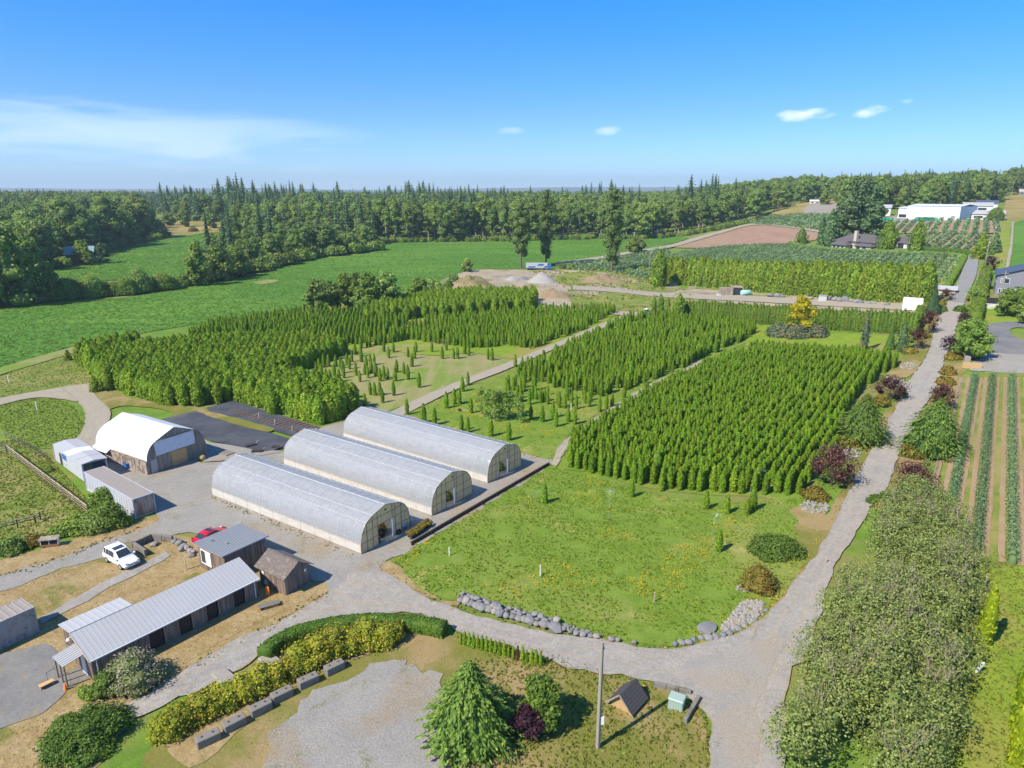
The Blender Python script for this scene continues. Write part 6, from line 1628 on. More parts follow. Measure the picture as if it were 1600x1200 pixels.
# far things on the bare ground --------------------------------------
def heap(name, px, w_, d_, h_, mat, label, seed=1, cat='heap'):
    p = at(*px); V, F = [], []; n, m = 28, 8
    for i in range(m + 1):
        r_ = i / m
        for k in range(n):
            t = 2 * PI * k / n; q = 1 + .18 * mnoise.noise(Vector((math.cos(t) * 1.5, math.sin(t) * 1.5, seed)))
            x, y = math.cos(t) * r_ * w_ / 2 * q, math.sin(t) * r_ * d_ / 2 * q
            V.append((x, y, -.1 + ((1 - r_) ** .9 if 'gravel' in name else (math.cos(r_ * PI) * .5 + .5) ** .8 * (1 + .3 * mnoise.noise(Vector((x * .25, y * .25, seed + 9))))) * h_ * (1 + .2 * mnoise.noise(Vector((x * .5, y * .5, seed))) * (1 - r_) * 2)))
    F = [(i * n + k, (i + 1) * n + k, (i + 1) * n + (k + 1) % n, i * n + (k + 1) % n) for i in range(m) for k in range(n)]
    me = bpy.data.meshes.new(name); me.from_pydata(V, [], F); me.materials.append(M[mat]); me.polygons.foreach_set('use_smooth', [True] * len(F)); me.update()
    return tag(link(name, me, None, p), label, cat)
heap('gravel_heap', (848, 440), 14, 12, 4.6, 'crushed', 'pale cone of gravel below the truck trailer')
heap('soil_heap', (735, 447), 22, 14, 4.6, 'soil_mound', 'large dry grassy soil heap left of the gravel cone', 2)
heap('soil_heap', (862, 463), 20, 9, 3.0, 'soil_mound', 'low brown soil heap in front of the gravel cone', 3)
heap('soil_heap', (935, 440), 26, 12, 3.4, 'soil_mound', 'wide tan soil bank right of the gravel cone', 4)
heap('rubble_heap', (800, 437), 9, 6, 1.8, 'crushed', 'low heap of grey rubble between the soil heap and the gravel cone', 5)
heap('rubble_heap', (818, 436), 7, 5, 1.6, 'blue_rock', 'low heap of dark rubble touching the gravel cone', 6)
def pile_of(px, label, w_, d_, h_, n, mat='old_boards', rz=0):
    p = at(*px); t = thing('timber_stack', label, 'timber stack', p, rz); k = max(2, int(h_ / .3))
    for i in range(k):
        for j in range(n):
            y0 = -d_ / 2 + d_ * j / n; MB().box(-w_ / 2 + rnd.uniform(-.2, .1), w_ / 2 + rnd.uniform(-.1, .2), y0 + .03, y0 + d_ / n - .03, i * h_ / k + .02, (i + 1) * h_ / k - .01).build('plank', M[mat if rnd.random() < .8 else 'pale_timber'], t)
    return t
pile_of((1051, 451), 'pair of pale board stacks at the tall hedge end, lower one', 5.2, 2, .9, 3, rz=R(-12))
pile_of((1052, 445), 'pale board stack nearest the end of the tall hedge', 3.2, 2, 1.1, 3, rz=R(-10))
pile_of((1082, 450), 'small low board stack among weeds', 3, 1.6, .8, 3, rz=R(-15))
pile_of((1107, 447), 'brown board stack half hidden in weeds under the hedge', 4, 2, 1.0, 3, rz=R(-15))
pile_of((1104, 459), 'long low board stack beside the back lane', 6, 2.4, .7, 3, rz=R(-8))
pile_of((1134, 461), 'tall stack of grey timber beside the dark shed', 4.6, 2.6, 3.0, 2, rz=R(-14))
p = at(1150, 461); o = thing('field_shed', 'small dark shed standing against the timber stack', 'shed', (p.x + .6, p.y + 1.5, p.z), R(-14)); MB().box(-1.9, 1.9, -1.2, 1.4, 0, 2.9).build('wall', M['black_plastic'], o); MB().mesh([(-2.1, -1.4, 2.95), (2.1, -1.4, 2.95), (2.1, 1.6, 3.3), (-2.1, 1.6, 3.3), (-2.1, -1.4, 2.88), (2.1, -1.4, 2.88), (2.1, 1.6, 3.22), (-2.1, 1.6, 3.22)], [(0, 1, 2, 3), (7, 6, 5, 4), (0, 4, 5, 1), (1, 5, 6, 2), (2, 6, 7, 3), (3, 7, 4, 0)]).build('roof', M['old_boards'], o)
p = at(1165, 461); o = thing('water_tank', 'pale teal horizontal tank beside the dark field shed', 'tank', (p.x, p.y, p.z + 1.05), R(10)); tb = MB(); tb.tube([(-1.8, 0, 0), (-1.65, 0, 0), (1.65, 0, 0), (1.8, 0, 0)], [.75, 1.0, 1.0, .75], 18); tb.build('shell', M['teal_tank'], o)
for x in (-1, 1): MB().box(x - .15, x + .15, -.7, .7, -1.05, -.75).build('cradle', M['timber'], o)
for i, (px, s_) in enumerate((((1203, 463), 2.2), ((1215, 464), 2.4), ((1222, 464), 1.6), ((1258, 468), 2.2), ((1266, 468), 2.0), ((1295, 469), 2.4), ((1304, 470), 2.6), ((1311, 471), 2.3), ((1320, 471), 2.8), ((1330, 472), 1.9), ((1338, 473), 2.2), ((1345, 474), 1.8), ((1356, 475), 1.6), ((1365, 475), 1.5), ((1386, 477), 1.6))):
    p = at(*px); o = tag(rock(None, (p.x, p.y, p.z + s_ * .3), s_, i % 6, 'boulder'), 'big boulder in the row under the tall hedge', 'boulder', 'boulders under the tall hedge')
p = at(1285, 470); o = thing('storage_box', 'white boxy cabin on the back lane before the tall hedge', 'cabin', p, R(-25)); MB().bbox(-1.2, 1.2, -1.1, 1.1, 0, 1.9, .08).build('body', M['trailer_white'], o); MB().box(-1.3, 1.3, -1.2, 1.2, 1.91, 2.02).build('roof', M['crushed'], o)
p = at(1155, 463); o = thing('storage_box', 'low white box lying beside the timber stack', 'box', at(1123, 462), R(-10)); MB().bbox(-.9, .9, -.5, .5, 0, .8, .06).build('body', M['trailer_white'], o)
def canopy_shed():
    a, b = at(1409, 485), at(1433, 484); p = (a + b) / 2; t = thing('arched_shelter', 'white tarpaulin shelter at the road end of the tall hedge', 'shelter', a, ang(a, b)); L = 4.8; pts = arch_pts(5.5, 1.1, 3.6, 14)
    V = [(x, y, z) for x in (0, L / 2, L) for y, z in pts]; n = len(pts); me = bpy.data.meshes.new('cover'); me.from_pydata(V, [], [(i * n + j, i * n + j + 1, (i + 1) * n + j + 1, (i + 1) * n + j) for i in range(2) for j in range(n - 1)]); me.materials.append(M['tarp_white']); link('cover', me, t)
    for y in (0, 5.5): MB().box(0, L, y - .04, y + .04, 0, 1.1).build('side_wall', M['tarp_white'], t)
    MB().box(L - .05, L, .1, 5.4, 0, 1.5).build('end_wall', M['tarp_grey'], t)
canopy_shed()

# distant buildings ---------------------------------------------------
def house(name, label, cat, p, rz, L, W, E, P, wall, roof, wins=(), chimney=None, hip=0.0, ov=.5):
    """walls L x W, eaves E, ridge P along x; wins: (face, u0, u1, z0, z1) on the faces y=0 (0), x=L (1), y=W (2), x=0 (3)"""
    t = thing(name, label, cat, p, rz)
    b = MB(); b.box(0, L, 0, W, -.8, E)
    if hip == 0:
        for x in (0, L): b.face([(x, 0, E), (x, W, E), (x, W / 2, P)] if x else [(x, W, E), (x, 0, E), (x, W / 2, P)])
    b.build('wall', M[wall], t)
    sl = (P - E) / (W / 2); z0 = E - ov * sl; r_ = MB(); h0, h1 = hip * W, L - hip * W
    if hip: a0, a1 = -ov, L + ov
    else: h0, h1 = -ov, L + ov; a0, a1 = -ov, L + ov
    up = .10
    q = [(a0, -ov, z0 + up), (a1, -ov, z0 + up), (h1, W / 2, P + up), (h0, W / 2, P + up), (a1, W + ov, z0 + up), (a0, W + ov, z0 + up)]
    lo = [(x, y, z - .14) for x, y, z in q]
    fs = [(0, 1, 2, 3), (3, 2, 4, 5), (6, 9, 8, 7), (9, 11, 10, 8), (0, 6, 7, 1), (4, 10, 11, 5)]
    fs += [(1, 4, 2), (0, 3, 5), (1, 7, 10, 4), (0, 5, 11, 6)] if hip else [(1, 7, 8, 2), (2, 8, 10, 4), (0, 3, 9, 6), (3, 5, 11, 9)]
    r_.mesh(q + lo, fs); rf = r_.build('roof', M[roof], t)
    for f, u0, u1, a, c_ in wins:
        d, e = .05, .05
        if f == 0: bx = lambda k, i=0: (u0 + i, u1 - i, -k, -.005)
        elif f == 2: bx = lambda k, i=0: (u0 + i, u1 - i, W + .005, W + k)
        elif f == 1: bx = lambda k, i=0: (L + .005, L + k, u0 + i, u1 - i)
        else: bx = lambda k, i=0: (-k, -.005, u0 + i, u1 - i)
        fr = MB(); fr.box(*bx(.05), a, c_); w_ = fr.build('window', M['trim_white'], t)
        MB().box(*bx(.08, .1), a + .1, c_ - .1).build('pane', M['glass_dark'], w_)
    if chimney:
        x, y, s_, top = chimney; MB().box(x - s_, x + s_, y - s_, y + s_, E - 1, top).build('chimney', M['stucco'], rf)
    return t
# grey gabled house on the right
p = at(1553, 461); q = at(1600, 459)
t = house('house', 'grey two-storey gabled house with dark blue roof at the right edge', 'house', (p.x, p.y, p.z), R(57), 15, 12, 5.9, 7.9, 'house_grey', 'slate_roof', ((3, 9.0, 10.2, 3.6, 5.0), (3, 10.7, 11.1, 3.7, 5.0), (3, 9.3, 10.3, .9, 2.2), (3, 10.6, 11.2, .9, 2.2), (3, 2.0, 4.4, 3.3, 5.0), (2, 2.0, 3.5, 3.4, 4.8), (2, 6, 7.5, 3.4, 4.8)))
t.rotation_euler = (0, 0, ang(p, q) + R(90)); t.location = (q.x + (q.x - p.x) * .77, q.y + (q.y - p.y) * .77, p.z)
o = thing('porch_roof', 'dark flat porch roof on the front of the grey house', 'porch', at(1590, 462), ang(p, q)); MB().box(-1, 6, -2.0, .2, 2.5, 2.7).build('roof', M['slate_roof'], o)
for x in (-.8, 2.5, 5.8): MB().box(x - .1, x + .1, -1.9, -1.7, -.3, 2.5).build('post', M['trim_white'], o)
a, b = at(1541, 475), at(1582, 472); o = thing('board_fence', 'dark board fence in front of the grey house', 'fence', a, ang(a, b)); L = math.dist(a[:2], b[:2])
for k in range(14): MB().box(L * k / 14 + .01, L * (k + 1) / 14 - .01, -.04, .04, -.3, 1.9).build('board', M['black_plastic'], o)
a, b = at(1540, 482), at(1558, 481); o = thing('white_gate', 'white barred gate on the lawn below the grey house', 'gate', a, ang(a, b)); L = math.dist(a[:2], b[:2])
for z in (.25, .6, .95, 1.3): MB().box(0, L, -.04, .04, z, z + .18).build('rail', M['trim_white'], o)
for x in (0, L): MB().box(x - .08, x + .08, -.08, .08, -.2, 1.6).build('post', M['trim_white'], o)
p = at(1545, 452); house('garden_shed', 'small pale annex between the grey house and the clipped hedge', 'shed', p, R(55), 4, 3, 2.2, 2.9, 'pale_wall', 'slate_roof')
p = at(1540, 470); o = link('concrete_patio', MB().box(-2, 2, -3, 3, -.2, .12).data('concrete_patio', M['concrete']), None, p, R(55)); tag(o, kind='structure')
# big house on the rise
p, q = at(1305, 387), at(1372, 387)
A_ = ang(p, q)
house('house', 'large pale house with hipped brown roof and tall chimney on the rise', 'house', p, A_, math.dist(p[:2], q[:2]) * .92, 11, 4.6, 7.6, 'stucco', 'brown_roof', ((0, 3, 5, .8, 2.4), (0, 6, 7.5, .8, 2.4), (0, 13, 15, 2.8, 4.2), (0, 16, 18, .6, 2.4), (0, 19, 21, .6, 2.4), (0, 9.0, 10.5, .5, 2.4)), (11.5, 0.2, .75, 9.4), .45, .9)
house('house_wing', 'low projecting wing with brown roof on the front of the large pale house', 'house', (p.x + math.cos(A_) * 1 + math.sin(A_) * 4, p.y + math.sin(A_) * 1 - math.cos(A_) * 4, p.z), A_, 8.5, 4, 2.8, 4.2, 'stucco', 'brown_roof', ((0, 1, 2.6, .7, 2.1), (0, 3.4, 5, .7, 2.1), (0, 6, 7.4, .7, 2.1)), None, .4, .8)
house('house_wing', 'covered terrace wing with brown roof right of the tall chimney', 'house', (p.x + math.cos(A_) * 14 + math.sin(A_) * 3, p.y + math.sin(A_) * 14 - math.cos(A_) * 3, p.z), A_, 9, 3, 2.8, 3.6, 'stucco', 'brown_roof', ((0, .8, 3.2, .5, 2.3), (0, 4.2, 6.6, .5, 2.3)), None, .4, .7)
p = at(1397, 387); house('garage', 'pale garage with brown roof right of the large pale house', 'garage', p, A_, 9.5, 8, 3.0, 5.4, 'pale_wall', 'brown_roof', ((0, 1.5, 4.8, .1, 2.5),), None, 0, .6)
p = at(1466, 460); house('well_house', 'small low shed with grey roof at the gate of the gravel road', 'shed', p, R(-35), 4.2, 3, 2.0, 2.7, 'pale_wall', 'metal_roof', ((0, 1, 1.8, .6, 1.5),))
# works on the hill
p, q = at(1415, 343), at(1498, 345)
def warehouse():
    A_ = ang(p, q); L = math.dist(p[:2], q[:2]); t = thing('warehouse', 'long white metal warehouse on the hill', 'warehouse', p, A_)
    b = MB(); W_, H_ = 26, 9.0
    b.box(0, L, 0, W_, -1.5, H_)
    n = int(L / 1.1)
    for k in range(n): b.box(L * k / n, L * (k + .12) / n, -.06, -.001, -1, H_ - .1)
    b.build('wall', M['warehouse_white'], t)
    r_ = MB(); ribbed(r_, (-.3, -.3, H_ + .05), (L + .3, -.3, H_ + .05), (L + .3, W_ / 2, H_ + 1.1), (-.3, W_ / 2, H_ + 1.1), 40, .06); ribbed(r_, (L + .3, W_ + .3, H_ + .05), (-.3, W_ + .3, H_ + .05), (-.3, W_ / 2, H_ + 1.1), (L + .3, W_ / 2, H_ + 1.1), 40, .06); r_.build('roof', M['tarp_white'], t)
    MB().box(L * .85, L * .92, -.10, -.07, 0, 3.4).build('door', M['steel'], t)
warehouse()
house('works_office', 'lower white block with green band left of the warehouse', 'building', at(1402, 341), ang(p, q), 9, 16, 7.2, 7.8, 'warehouse_white', 'tarp_white', ((0, .5, 8.5, 1.0, 3.2),))
for px, L_, W_, E_, P_, wl_, rf, lb, nm in (((1517, 343), 17, 9, 4.0, 6.0, 'pale_wall', 'metal_roof', 'low white shed right of the warehouse', 'shed'), ((1504, 330), 18, 12, 4.4, 6.6, 'pale_wall', 'metal_roof', 'grey-roofed shed behind the low white shed', 'shed'), ((1524, 325), 14, 10, 4.0, 6.2, 'pale_wall', 'slate_roof', 'dark-roofed house behind the works sheds', 'house'), ((1503, 311), 12, 9, 5.5, 8, 'stucco', 'rust', 'house with red-brown roof among the hill trees', 'house'), ((1363, 337), 11, 9, 6.0, 8.0, 'pale_wall', 'metal_roof', 'pale shed beside the dark conifers left of the warehouse', 'shed'), ((1341, 336), 12, 8, 4.6, 6.6, 'pale_wall', 'tarp_white', 'white shed half hidden by the dark conifers', 'shed'), ((1592, 305), 10, 8, 4.0, 6.0, 'house_grey', 'metal_roof', 'small grey house at the top of the golden slope', 'house'), ((1265, 318), 10, 6, 3.0, 4.0, 'pale_wall', 'tarp_white', 'white cabin on the bare hill yard', 'cabin'), ((103, 412), 13, 11, 5.2, 8.8, 'brown_boards', 'teal_roof', 'timber house with teal roof among the left trees', 'house'), ((184, 306), 40, 22, 16, 30, 'stucco', 'brown_roof', 'pale house on the skyline left of the firs', 'house')):
    house(nm, lb, nm, at(*px), R(-30) if px[0] > 1000 else R(20), L_, W_, E_, P_, wl_, rf, ((0, 1, L_ * .35, E_ * .3, E_ * .7), (0, L_ * .5, L_ * .8, E_ * .3, E_ * .7)))
for k, (x, n) in enumerate(((1372, 9), (1434, 12))):
    A, B = at(x, 346), at(x + n * 2.4, 346)
    for i in range(n):
        q = i / n
        for lv in range(2 if k else 2):
            o = link('bin_stack', MB().bbox(-1.2, 1.2, -1, 1, 0, 1.5, .06).data('bin_stack', M['green_stack']), None, (A.x + (B.x - A.x) * q, A.y + (B.y - A.y) * q, A.z + lv * 1.52), ang(A, B)); tag(o, 'green harvest bin in the stacks beside the warehouse' if k else 'green harvest bin in the stacks left of the works office', 'bin', 'green bins by the warehouse' if k else 'green bins left of the works office')
for px, top, lb in (((1540, 408), 372, 'utility pole at the top of the asphalt lane'), ((1525, 447), 424, 'utility pole standing in the clipped hedge by the lane'), ((1563, 470), 424, 'utility pole before the grey house'), ((1548, 395), 350, 'utility pole among conifers on the hill lane'), ((1014, 432), 390, 'utility pole at the end of the tall hedge'), ((1580, 305), 283, 'utility pole on the golden slope')):
    p = at(*px); h = height_px(p, px[1] - top); o = thing('utility_pole', lb, 'pole', p); MB().tube([(0, 0, -.5), (0, 0, h)], [.18, .12], 8).build('shaft', M['pole_wood'], o); MB().box(-1.0, 1.0, -.06, .06, h - .8, h - .65).build('crossarm', M['pole_wood'], o); MB().lathe([(.0, 0), (.25, 0), (.25, .8), (0, .85)], 8, 0, (.35, 0, h - 2.4)).build('transformer', M['steel'], o)
p = at(1552, 571); o = thing('stone_gatepost', 'low pale stone pier by the gravel pad', 'pier', at(1510, 568), R(-20)); MB().bbox(-.5, .5, -.5, .5, 0, 1.6, .05).build('pier', M['pale_rock'], o)
p = at(1518, 575); o = thing('timber_crib', 'tan timber crib wall at the corner of the gravel pad', 'wall', p, R(-28))
for k in range(3): MB().box(-1.6, 1.6, -.2, .2, k * .4, k * .4 + .38).build('beam', M['tan_board'], o)

# ------------------------------------------------------------------ the cedar nursery
def proj(x, y, z):
    z -= CAM_H; f = y * _c - z * _s; u = y * _s + z * _c
    return 800 + FPX * x / f, 599 - FPX * u / f
CA, SA = math.cos(AX), math.sin(AX)
def grid_points(px, du, dv, jit=.15, keep=1.0, seed=0, smooth=False):
    """points on the farm grid inside a pixel outline: du along the -35 degree axis, dv across it"""
    poly = [tuple(p[:2]) for p in px_ground(smooth_line(px) if smooth else px)]; g = random.Random(seed); out = []
    us = [x * CA + y * SA for x, y in poly]; vs = [-x * SA + y * CA for x, y in poly]
    u = min(us)
    while u < max(us):
        v = min(vs)
        while v < max(vs):
            if g.random() < keep:
                uu, vv = u + g.gauss(0, jit), v + g.gauss(0, jit); x, y = uu * CA - vv * SA, uu * SA + vv * CA
                if inside((x, y), poly): out.append((x, y))
            v += dv
        u += du
    return out
ced = []                                             # (distance, x, y, height, label key)
def add_ced(pts, h, key, spread=.10, seed=0):
    g = random.Random(seed)
    for x, y in pts: ced.append((math.hypot(x, y), x, y, h * (1 + g.gauss(0, spread)), key))
B3 = [(880, 731), (930, 742), (990, 757), (1060, 766), (1160, 772), (1243, 776), (1262, 765), (1305, 712), (1318, 660), (1330, 625), (1360, 600), (1385, 580), (1388, 566), (1300, 560), (1190, 552), (1140, 565), (1105, 576), (1010, 622), (905, 690)]
pts = grid_points(B3, 1.22, 1.12, .08, .97, 1)
add_ced(pts, 3.1, 'dense', .09, 1)
B3b = [(1165, 557), (1395, 578), (1403, 574), (1398, 566), (1300, 556), (1175, 546)]
add_ced(grid_points(B3b, 1.3, 1.3, .08, 1, 2), 3.1, 'back row', .07, 2)
B2 = [(806, 588), (978, 500), (1060, 495), (1180, 512), (1178, 524), (1108, 556), (1000, 604), (940, 618), (880, 610)]
pts = grid_points(B2, 1.5, 1.5, .2, .9, 3)
pts = [p for p in pts if mnoise.noise(Vector((p[0] * .12, p[1] * .12, 4))) > -.33]
add_ced(pts, 3.0, 'orchard', .12, 3)
B2n = [(735, 640), (815, 592), (900, 612), (960, 612), (935, 630), (880, 640), (800, 630)]
pts = [p for p in grid_points(B2n, 1.75, 1.75, .28, .62, 4) if mnoise.noise(Vector((p[0] * .2, p[1] * .2, 8))) > -.2]
add_ced(pts, 2.75, 'orchard', .12, 4)
B1 = [(558, 546), (640, 512), (700, 500), (840, 487), (955, 484), (962, 489), (900, 520), (830, 545), (790, 540), (740, 546), (640, 530)]
add_ced(grid_points(B1, 1.6, 1.7, .22, .95, 5), 3.1, 'rear', .12, 5)
B0 = [(288, 530), (330, 511), (480, 490), (565, 492), (640, 505), (560, 540), (470, 528), (400, 525)]
add_ced(grid_points(B0, 1.6, 1.6, .15, .95, 6), 3.3, 'far left', .09, 6)
SCAT = [(242, 365), (262, 370), (285, 380), (310, 388), (335, 395), (405, 415), (430, 420), (380, 340), (425, 290), (455, 290), (490, 350), (520, 385), (550, 360), (465, 395), (585, 305), (625, 345), (650, 385), (680, 340), (700, 360), (715, 280), (740, 280), (775, 380), (800, 365), (825, 370), (870, 380), (880, 325), (925, 335), (950, 370), (975, 290), (1020, 420), (715, 465), (742, 470), (775, 470), (792, 515), (862, 470), (682, 550), (830, 235), (860, 200), (800, 195), (1165, 240), (1235, 240), (1260, 240), (1305, 210), (1330, 220), (1450, 245), (1475, 250), (395, 300), (410, 350), (500, 290), (530, 300), (545, 330), (570, 280), (600, 260), (660, 260), (690, 300), (720, 330), (750, 350), (655, 225), (620, 215), (950, 230), (990, 240), (1000, 200), (1100, 200), (1190, 190), (440, 375), (415, 390)]
add_ced([at(400 + x / 4, 500 + y / 4)[:2] for x, y in SCAT], 2.9, 'mown', .08, 7)
SCO = [(945, 590), (1050, 640), (1115, 655), (1190, 550), (1240, 525), (1272, 525), (1290, 445), (1325, 405), (1345, 580), (1285, 690), (1325, 700), (1468, 725), (1580, 750)]
add_ced([at(400 + x / 4, 500 + y / 4)[:2] for x, y in SCO], 3.0, 'orchard', .07, 8)
SCO = [(118, 620), (190, 635), (255, 610), (275, 665), (295, 545), (350, 635), (390, 650), (345, 500), (205, 510), (400, 555), (480, 540), (545, 570), (590, 550), (625, 540), (380, 765), (700, 490), (690, 580), (20, 290), (65, 290), (120, 300)]
add_ced([at(800 + x / 4, 500 + y / 4)[:2] for x, y in SCO], 2.9, 'orchard', .07, 9)
LAB = {'dense': ('slender emerald cedar inside the dense block beside the gravel road', 'cedars inside the dense block'),
       'dense near': ('slender emerald cedar a few ranks behind the front of the dense block', 'cedars behind the front of the dense block'),
       'dense front': ('slender emerald cedar in the front rank of the dense block facing the weedy lawn', 'cedars in the front rank of the dense block'),
       'dense left': ('slender emerald cedar on the left flank of the dense block along the dirt track', 'cedars on the left flank of the dense block'),
       'dense right': ('slender emerald cedar on the road side of the dense block', 'cedars on the road side of the dense block'),
       'orchard near': ('emerald cedar scattered on the grass right behind the farthest greenhouse', 'cedars behind the farthest greenhouse'),
       'back row': ('emerald cedar in the back row before the small lawn', 'cedars in the back row'),
       'orchard': ('emerald cedar in the grassy orange-flowered block right of the nursery lane', 'cedars right of the nursery lane'),
       'rear': ('emerald cedar in the rear block left of the nursery lane', 'cedars in the rear block'),
       'far left': ('dark emerald cedar in the narrow block before the green crop field', 'cedars before the crop field'),
       'mown': ('emerald cedar standing on the mown straw strip left of the nursery lane', 'cedars on the mown strip')}
def near_line(px, dist):
    P = px_ground(px)
    def hit(x, y):
        for a, b in zip(P, P[1:]):
            dx, dy = b.x - a.x, b.y - a.y; t = max(0, min(1, ((x - a.x) * dx + (y - a.y) * dy) / (dx * dx + dy * dy)))
            if math.hypot(x - a.x - dx * t, y - a.y - dy * t) < dist: return True
        return False
    return hit
on_front, on_left, on_right = near_line([(880, 731), (930, 742), (990, 757), (1060, 766), (1160, 772), (1243, 776)], 1.5), near_line([(880, 731), (905, 690), (1010, 622), (1105, 576)], 1.6), near_line([(1262, 765), (1305, 712), (1318, 660), (1330, 625), (1360, 600), (1385, 580)], 2.2)
def spot(x, y, key):
    px, py = proj(x, y, elev(x, y))
    if key == 'dense': return 'dense front' if on_front(x, y) else 'dense left' if on_left(x, y) else 'dense right' if on_right(x, y) else 'dense near' if py > 700 else 'dense'
    if key == 'orchard': return 'orchard near' if py > 625 else key
    if key == 'left': return 'left front' if barn_front(x, y) else 'left near' if px > 330 else key
    if key == 'front': return 'front row' if cloth_front(x, y) else key
    return key
barn_front = near_line([(150, 606), (200, 620), (260, 635), (300, 636), (352, 630), (365, 622)], 2.6)
cloth_front = near_line([(362, 628), (420, 646), (485, 665), (530, 662)], 2.2)
ced.sort()
near_c, far_c = ced[:292], ced[292:]
for d, x, y, h, key in near_c:
    key = spot(x, y, key)
    o = link('emerald_cedar', CEDAR[rnd.randrange(4)], None, (x, y, elev(x, y)), rnd.uniform(0, 6.28)); s_ = h / 2.95; w_ = s_ * rnd.uniform(.9, 1.12)
    o.scale = (w_, w_, s_); tag(o, LAB[key][0], 'cedar', LAB[key][1])
A_ = np.array([(x, y, elev(x, y)) for _, x, y, _, _ in far_c]); hs = np.array([c[3] for c in far_c]) / 2.95
ws = hs * rng.uniform(.9, 1.15, len(hs))
scatter('emerald_cedars', A_, CEDAR, np.stack([ws, ws, hs], 1), seed=3, label='the further emerald cedars of the nursery blocks', cat='cedars')
LONE = (((851, 786), 2.7, 'lone slim cedar on the weedy lawn nearest the retaining wall'), ((987, 776), 2.5, 'lone brownish cedar on the lawn between jet sprinkler and dense block'), ((1033, 766), 2.6, 'cedar standing just out of line in front of the dense block'), ((1103, 795), 2.6, 'lone cedar left of the pair below the dense block'), ((1135, 802), 2.7, 'middle cedar of the three below the dense block'), ((1176, 797), 3.0, 'tallest cedar of the front three below the dense block'), ((1167, 804), 2.2, 'small cedar leaning against the tallest of the front three'), ((1123, 861), 2.7, 'lone cedar on the lawn beside the domed dark shrub'))
for i, (px, h, lb) in enumerate(LONE):
    p = at(*px); o = link('emerald_cedar', CEDAR[i % 4], None, p, i * 1.3); o.scale = (h / 2.95 * 1.1, h / 2.95 * 1.1, h / 2.95); tag(o, lb, 'cedar')
print('cedars', len(ced))
# packed blocks of broader cedars on the left
thu = []
def add_thu(px, du, dv, h, key, seed, keep=1.0, jit=.25):
    g = random.Random(seed)
    for x, y in grid_points(px, du, dv, jit, keep, seed): thu.append((math.hypot(x, y), x, y, h * (1 + g.gauss(0, .06)), key))
add_thu([(160, 606), (200, 618), (260, 633), (300, 634), (352, 628), (372, 612), (420, 596), (470, 580), (545, 550), (480, 540), (400, 540), (310, 545), (230, 553), (170, 566), (150, 588)], 1.85, 1.6, 4.5, 'left', 11, 1.0, .18)
add_thu([(120, 575), (150, 585), (172, 566), (230, 553), (215, 545), (150, 555), (122, 566)], 2.4, 2.2, 5.2, 'dark', 12)
add_thu([(362, 626), (420, 645), (485, 664), (530, 661), (556, 645), (550, 632), (470, 606), (400, 600)], 1.9, 1.55, 4.8, 'front', 13)
add_thu([(570, 508), (640, 498), (700, 494), (835, 482), (838, 468), (760, 464), (690, 468), (620, 480), (575, 494)], 2.0, 2.0, 4.9, 'rear', 14)
TL = {'left': ('broad yellow-green cedar inside the large packed block behind the white-roofed barn', 'broad cedars behind the barn'),
      'left front': ('broad cedar in the front rank of the large packed block facing the white-roofed barn', 'front broad cedars behind the barn'), 'left near': ('broad cedar in the lane-side half of the large packed block', 'broad cedars at the lane side of the large block'),
      'front row': ('broad cedar in the front rank of the hedge-like block along the black ground cloth', 'broad cedars along the ground cloth'), 'dark': ('darker broad cedar at the pasture end of the large packed block', 'broad cedars by the pasture'),
      'front': ('broad yellow-green cedar in the hedge-like block behind the greenhouses', 'broad cedars behind the greenhouses'), 'rear': ('broad yellow-green cedar in the packed block before the soil heaps', 'broad cedars before the soil heaps')}
thu.sort(); print('broad cedars', len(thu))
for i, (d, x, y, h, key) in enumerate(thu[:295]):
    key = spot(x, y, key)
    o = link('broad_cedar', THUJA[rnd.randrange(4)], None, (x, y, elev(x, y)), rnd.uniform(0, 6.28)); s_ = h / 5; w_ = s_ * rnd.uniform(.92, 1.15); o.scale = (w_, w_, s_); tag(o, TL[key][0], 'cedar', TL[key][1])
if len(thu) > 295:
    A_ = np.array([(x, y, elev(x, y)) for _, x, y, _, _ in thu[295:]]); hs = np.array([c[3] for c in thu[295:]]) / 5
    scatter('broad_cedars', A_, THUJA, hs, seed=4, label='the further broad cedars of the packed blocks', cat='cedars')

# tall ragged hedge and the clipped column hedge
def line_trees(name, px, step, me, h0, hh, label, group, rows=1, off=2.2, lat=.25, wk=1.0, cat='cedar'):
    P = polyline_points(px, step)
    for r_ in range(rows):
        for i, p in enumerate(P):
            x, y = p.x + r_ * off * .35 + rnd.uniform(-lat, lat), p.y + r_ * off + rnd.uniform(-lat, lat)
            o = link(name, me[rnd.randrange(len(me))], None, (x, y, elev(x, y)), rnd.uniform(0, 6.28)); s_ = hh / h0 * rnd.uniform(.9, 1.08); o.scale = (s_ * wk, s_ * wk, s_); tag(o, (label if r_ == 0 else label.replace(' in the ', ' in the back rank of the ')), cat, group if r_ == 0 else group + ', back rank')
line_trees('hedge_cedar', [(1024, 441), (1090, 446), (1180, 454), (1300, 464), (1445, 474)], 2.3, HEDGE_CEDAR, 8, 11.2, 'ragged tall cedar in the hedge screening the blueberry slope', 'cedars of the tall hedge', 2, 2.6, .4, .92)
for px, h, lb in (((1030, 448), 15.0, 'tallest ragged cedar at the left end of the tall hedge'), ((1022, 444), 11.0, 'dark bushy cedar at the very left end of the tall hedge')):
    p = at(*px); o = link('hedge_cedar', HEDGE_CEDAR[0], None, p); o.scale = (h / 8 * .9,) * 2 + (h / 8,); tag(o, lb, 'cedar')
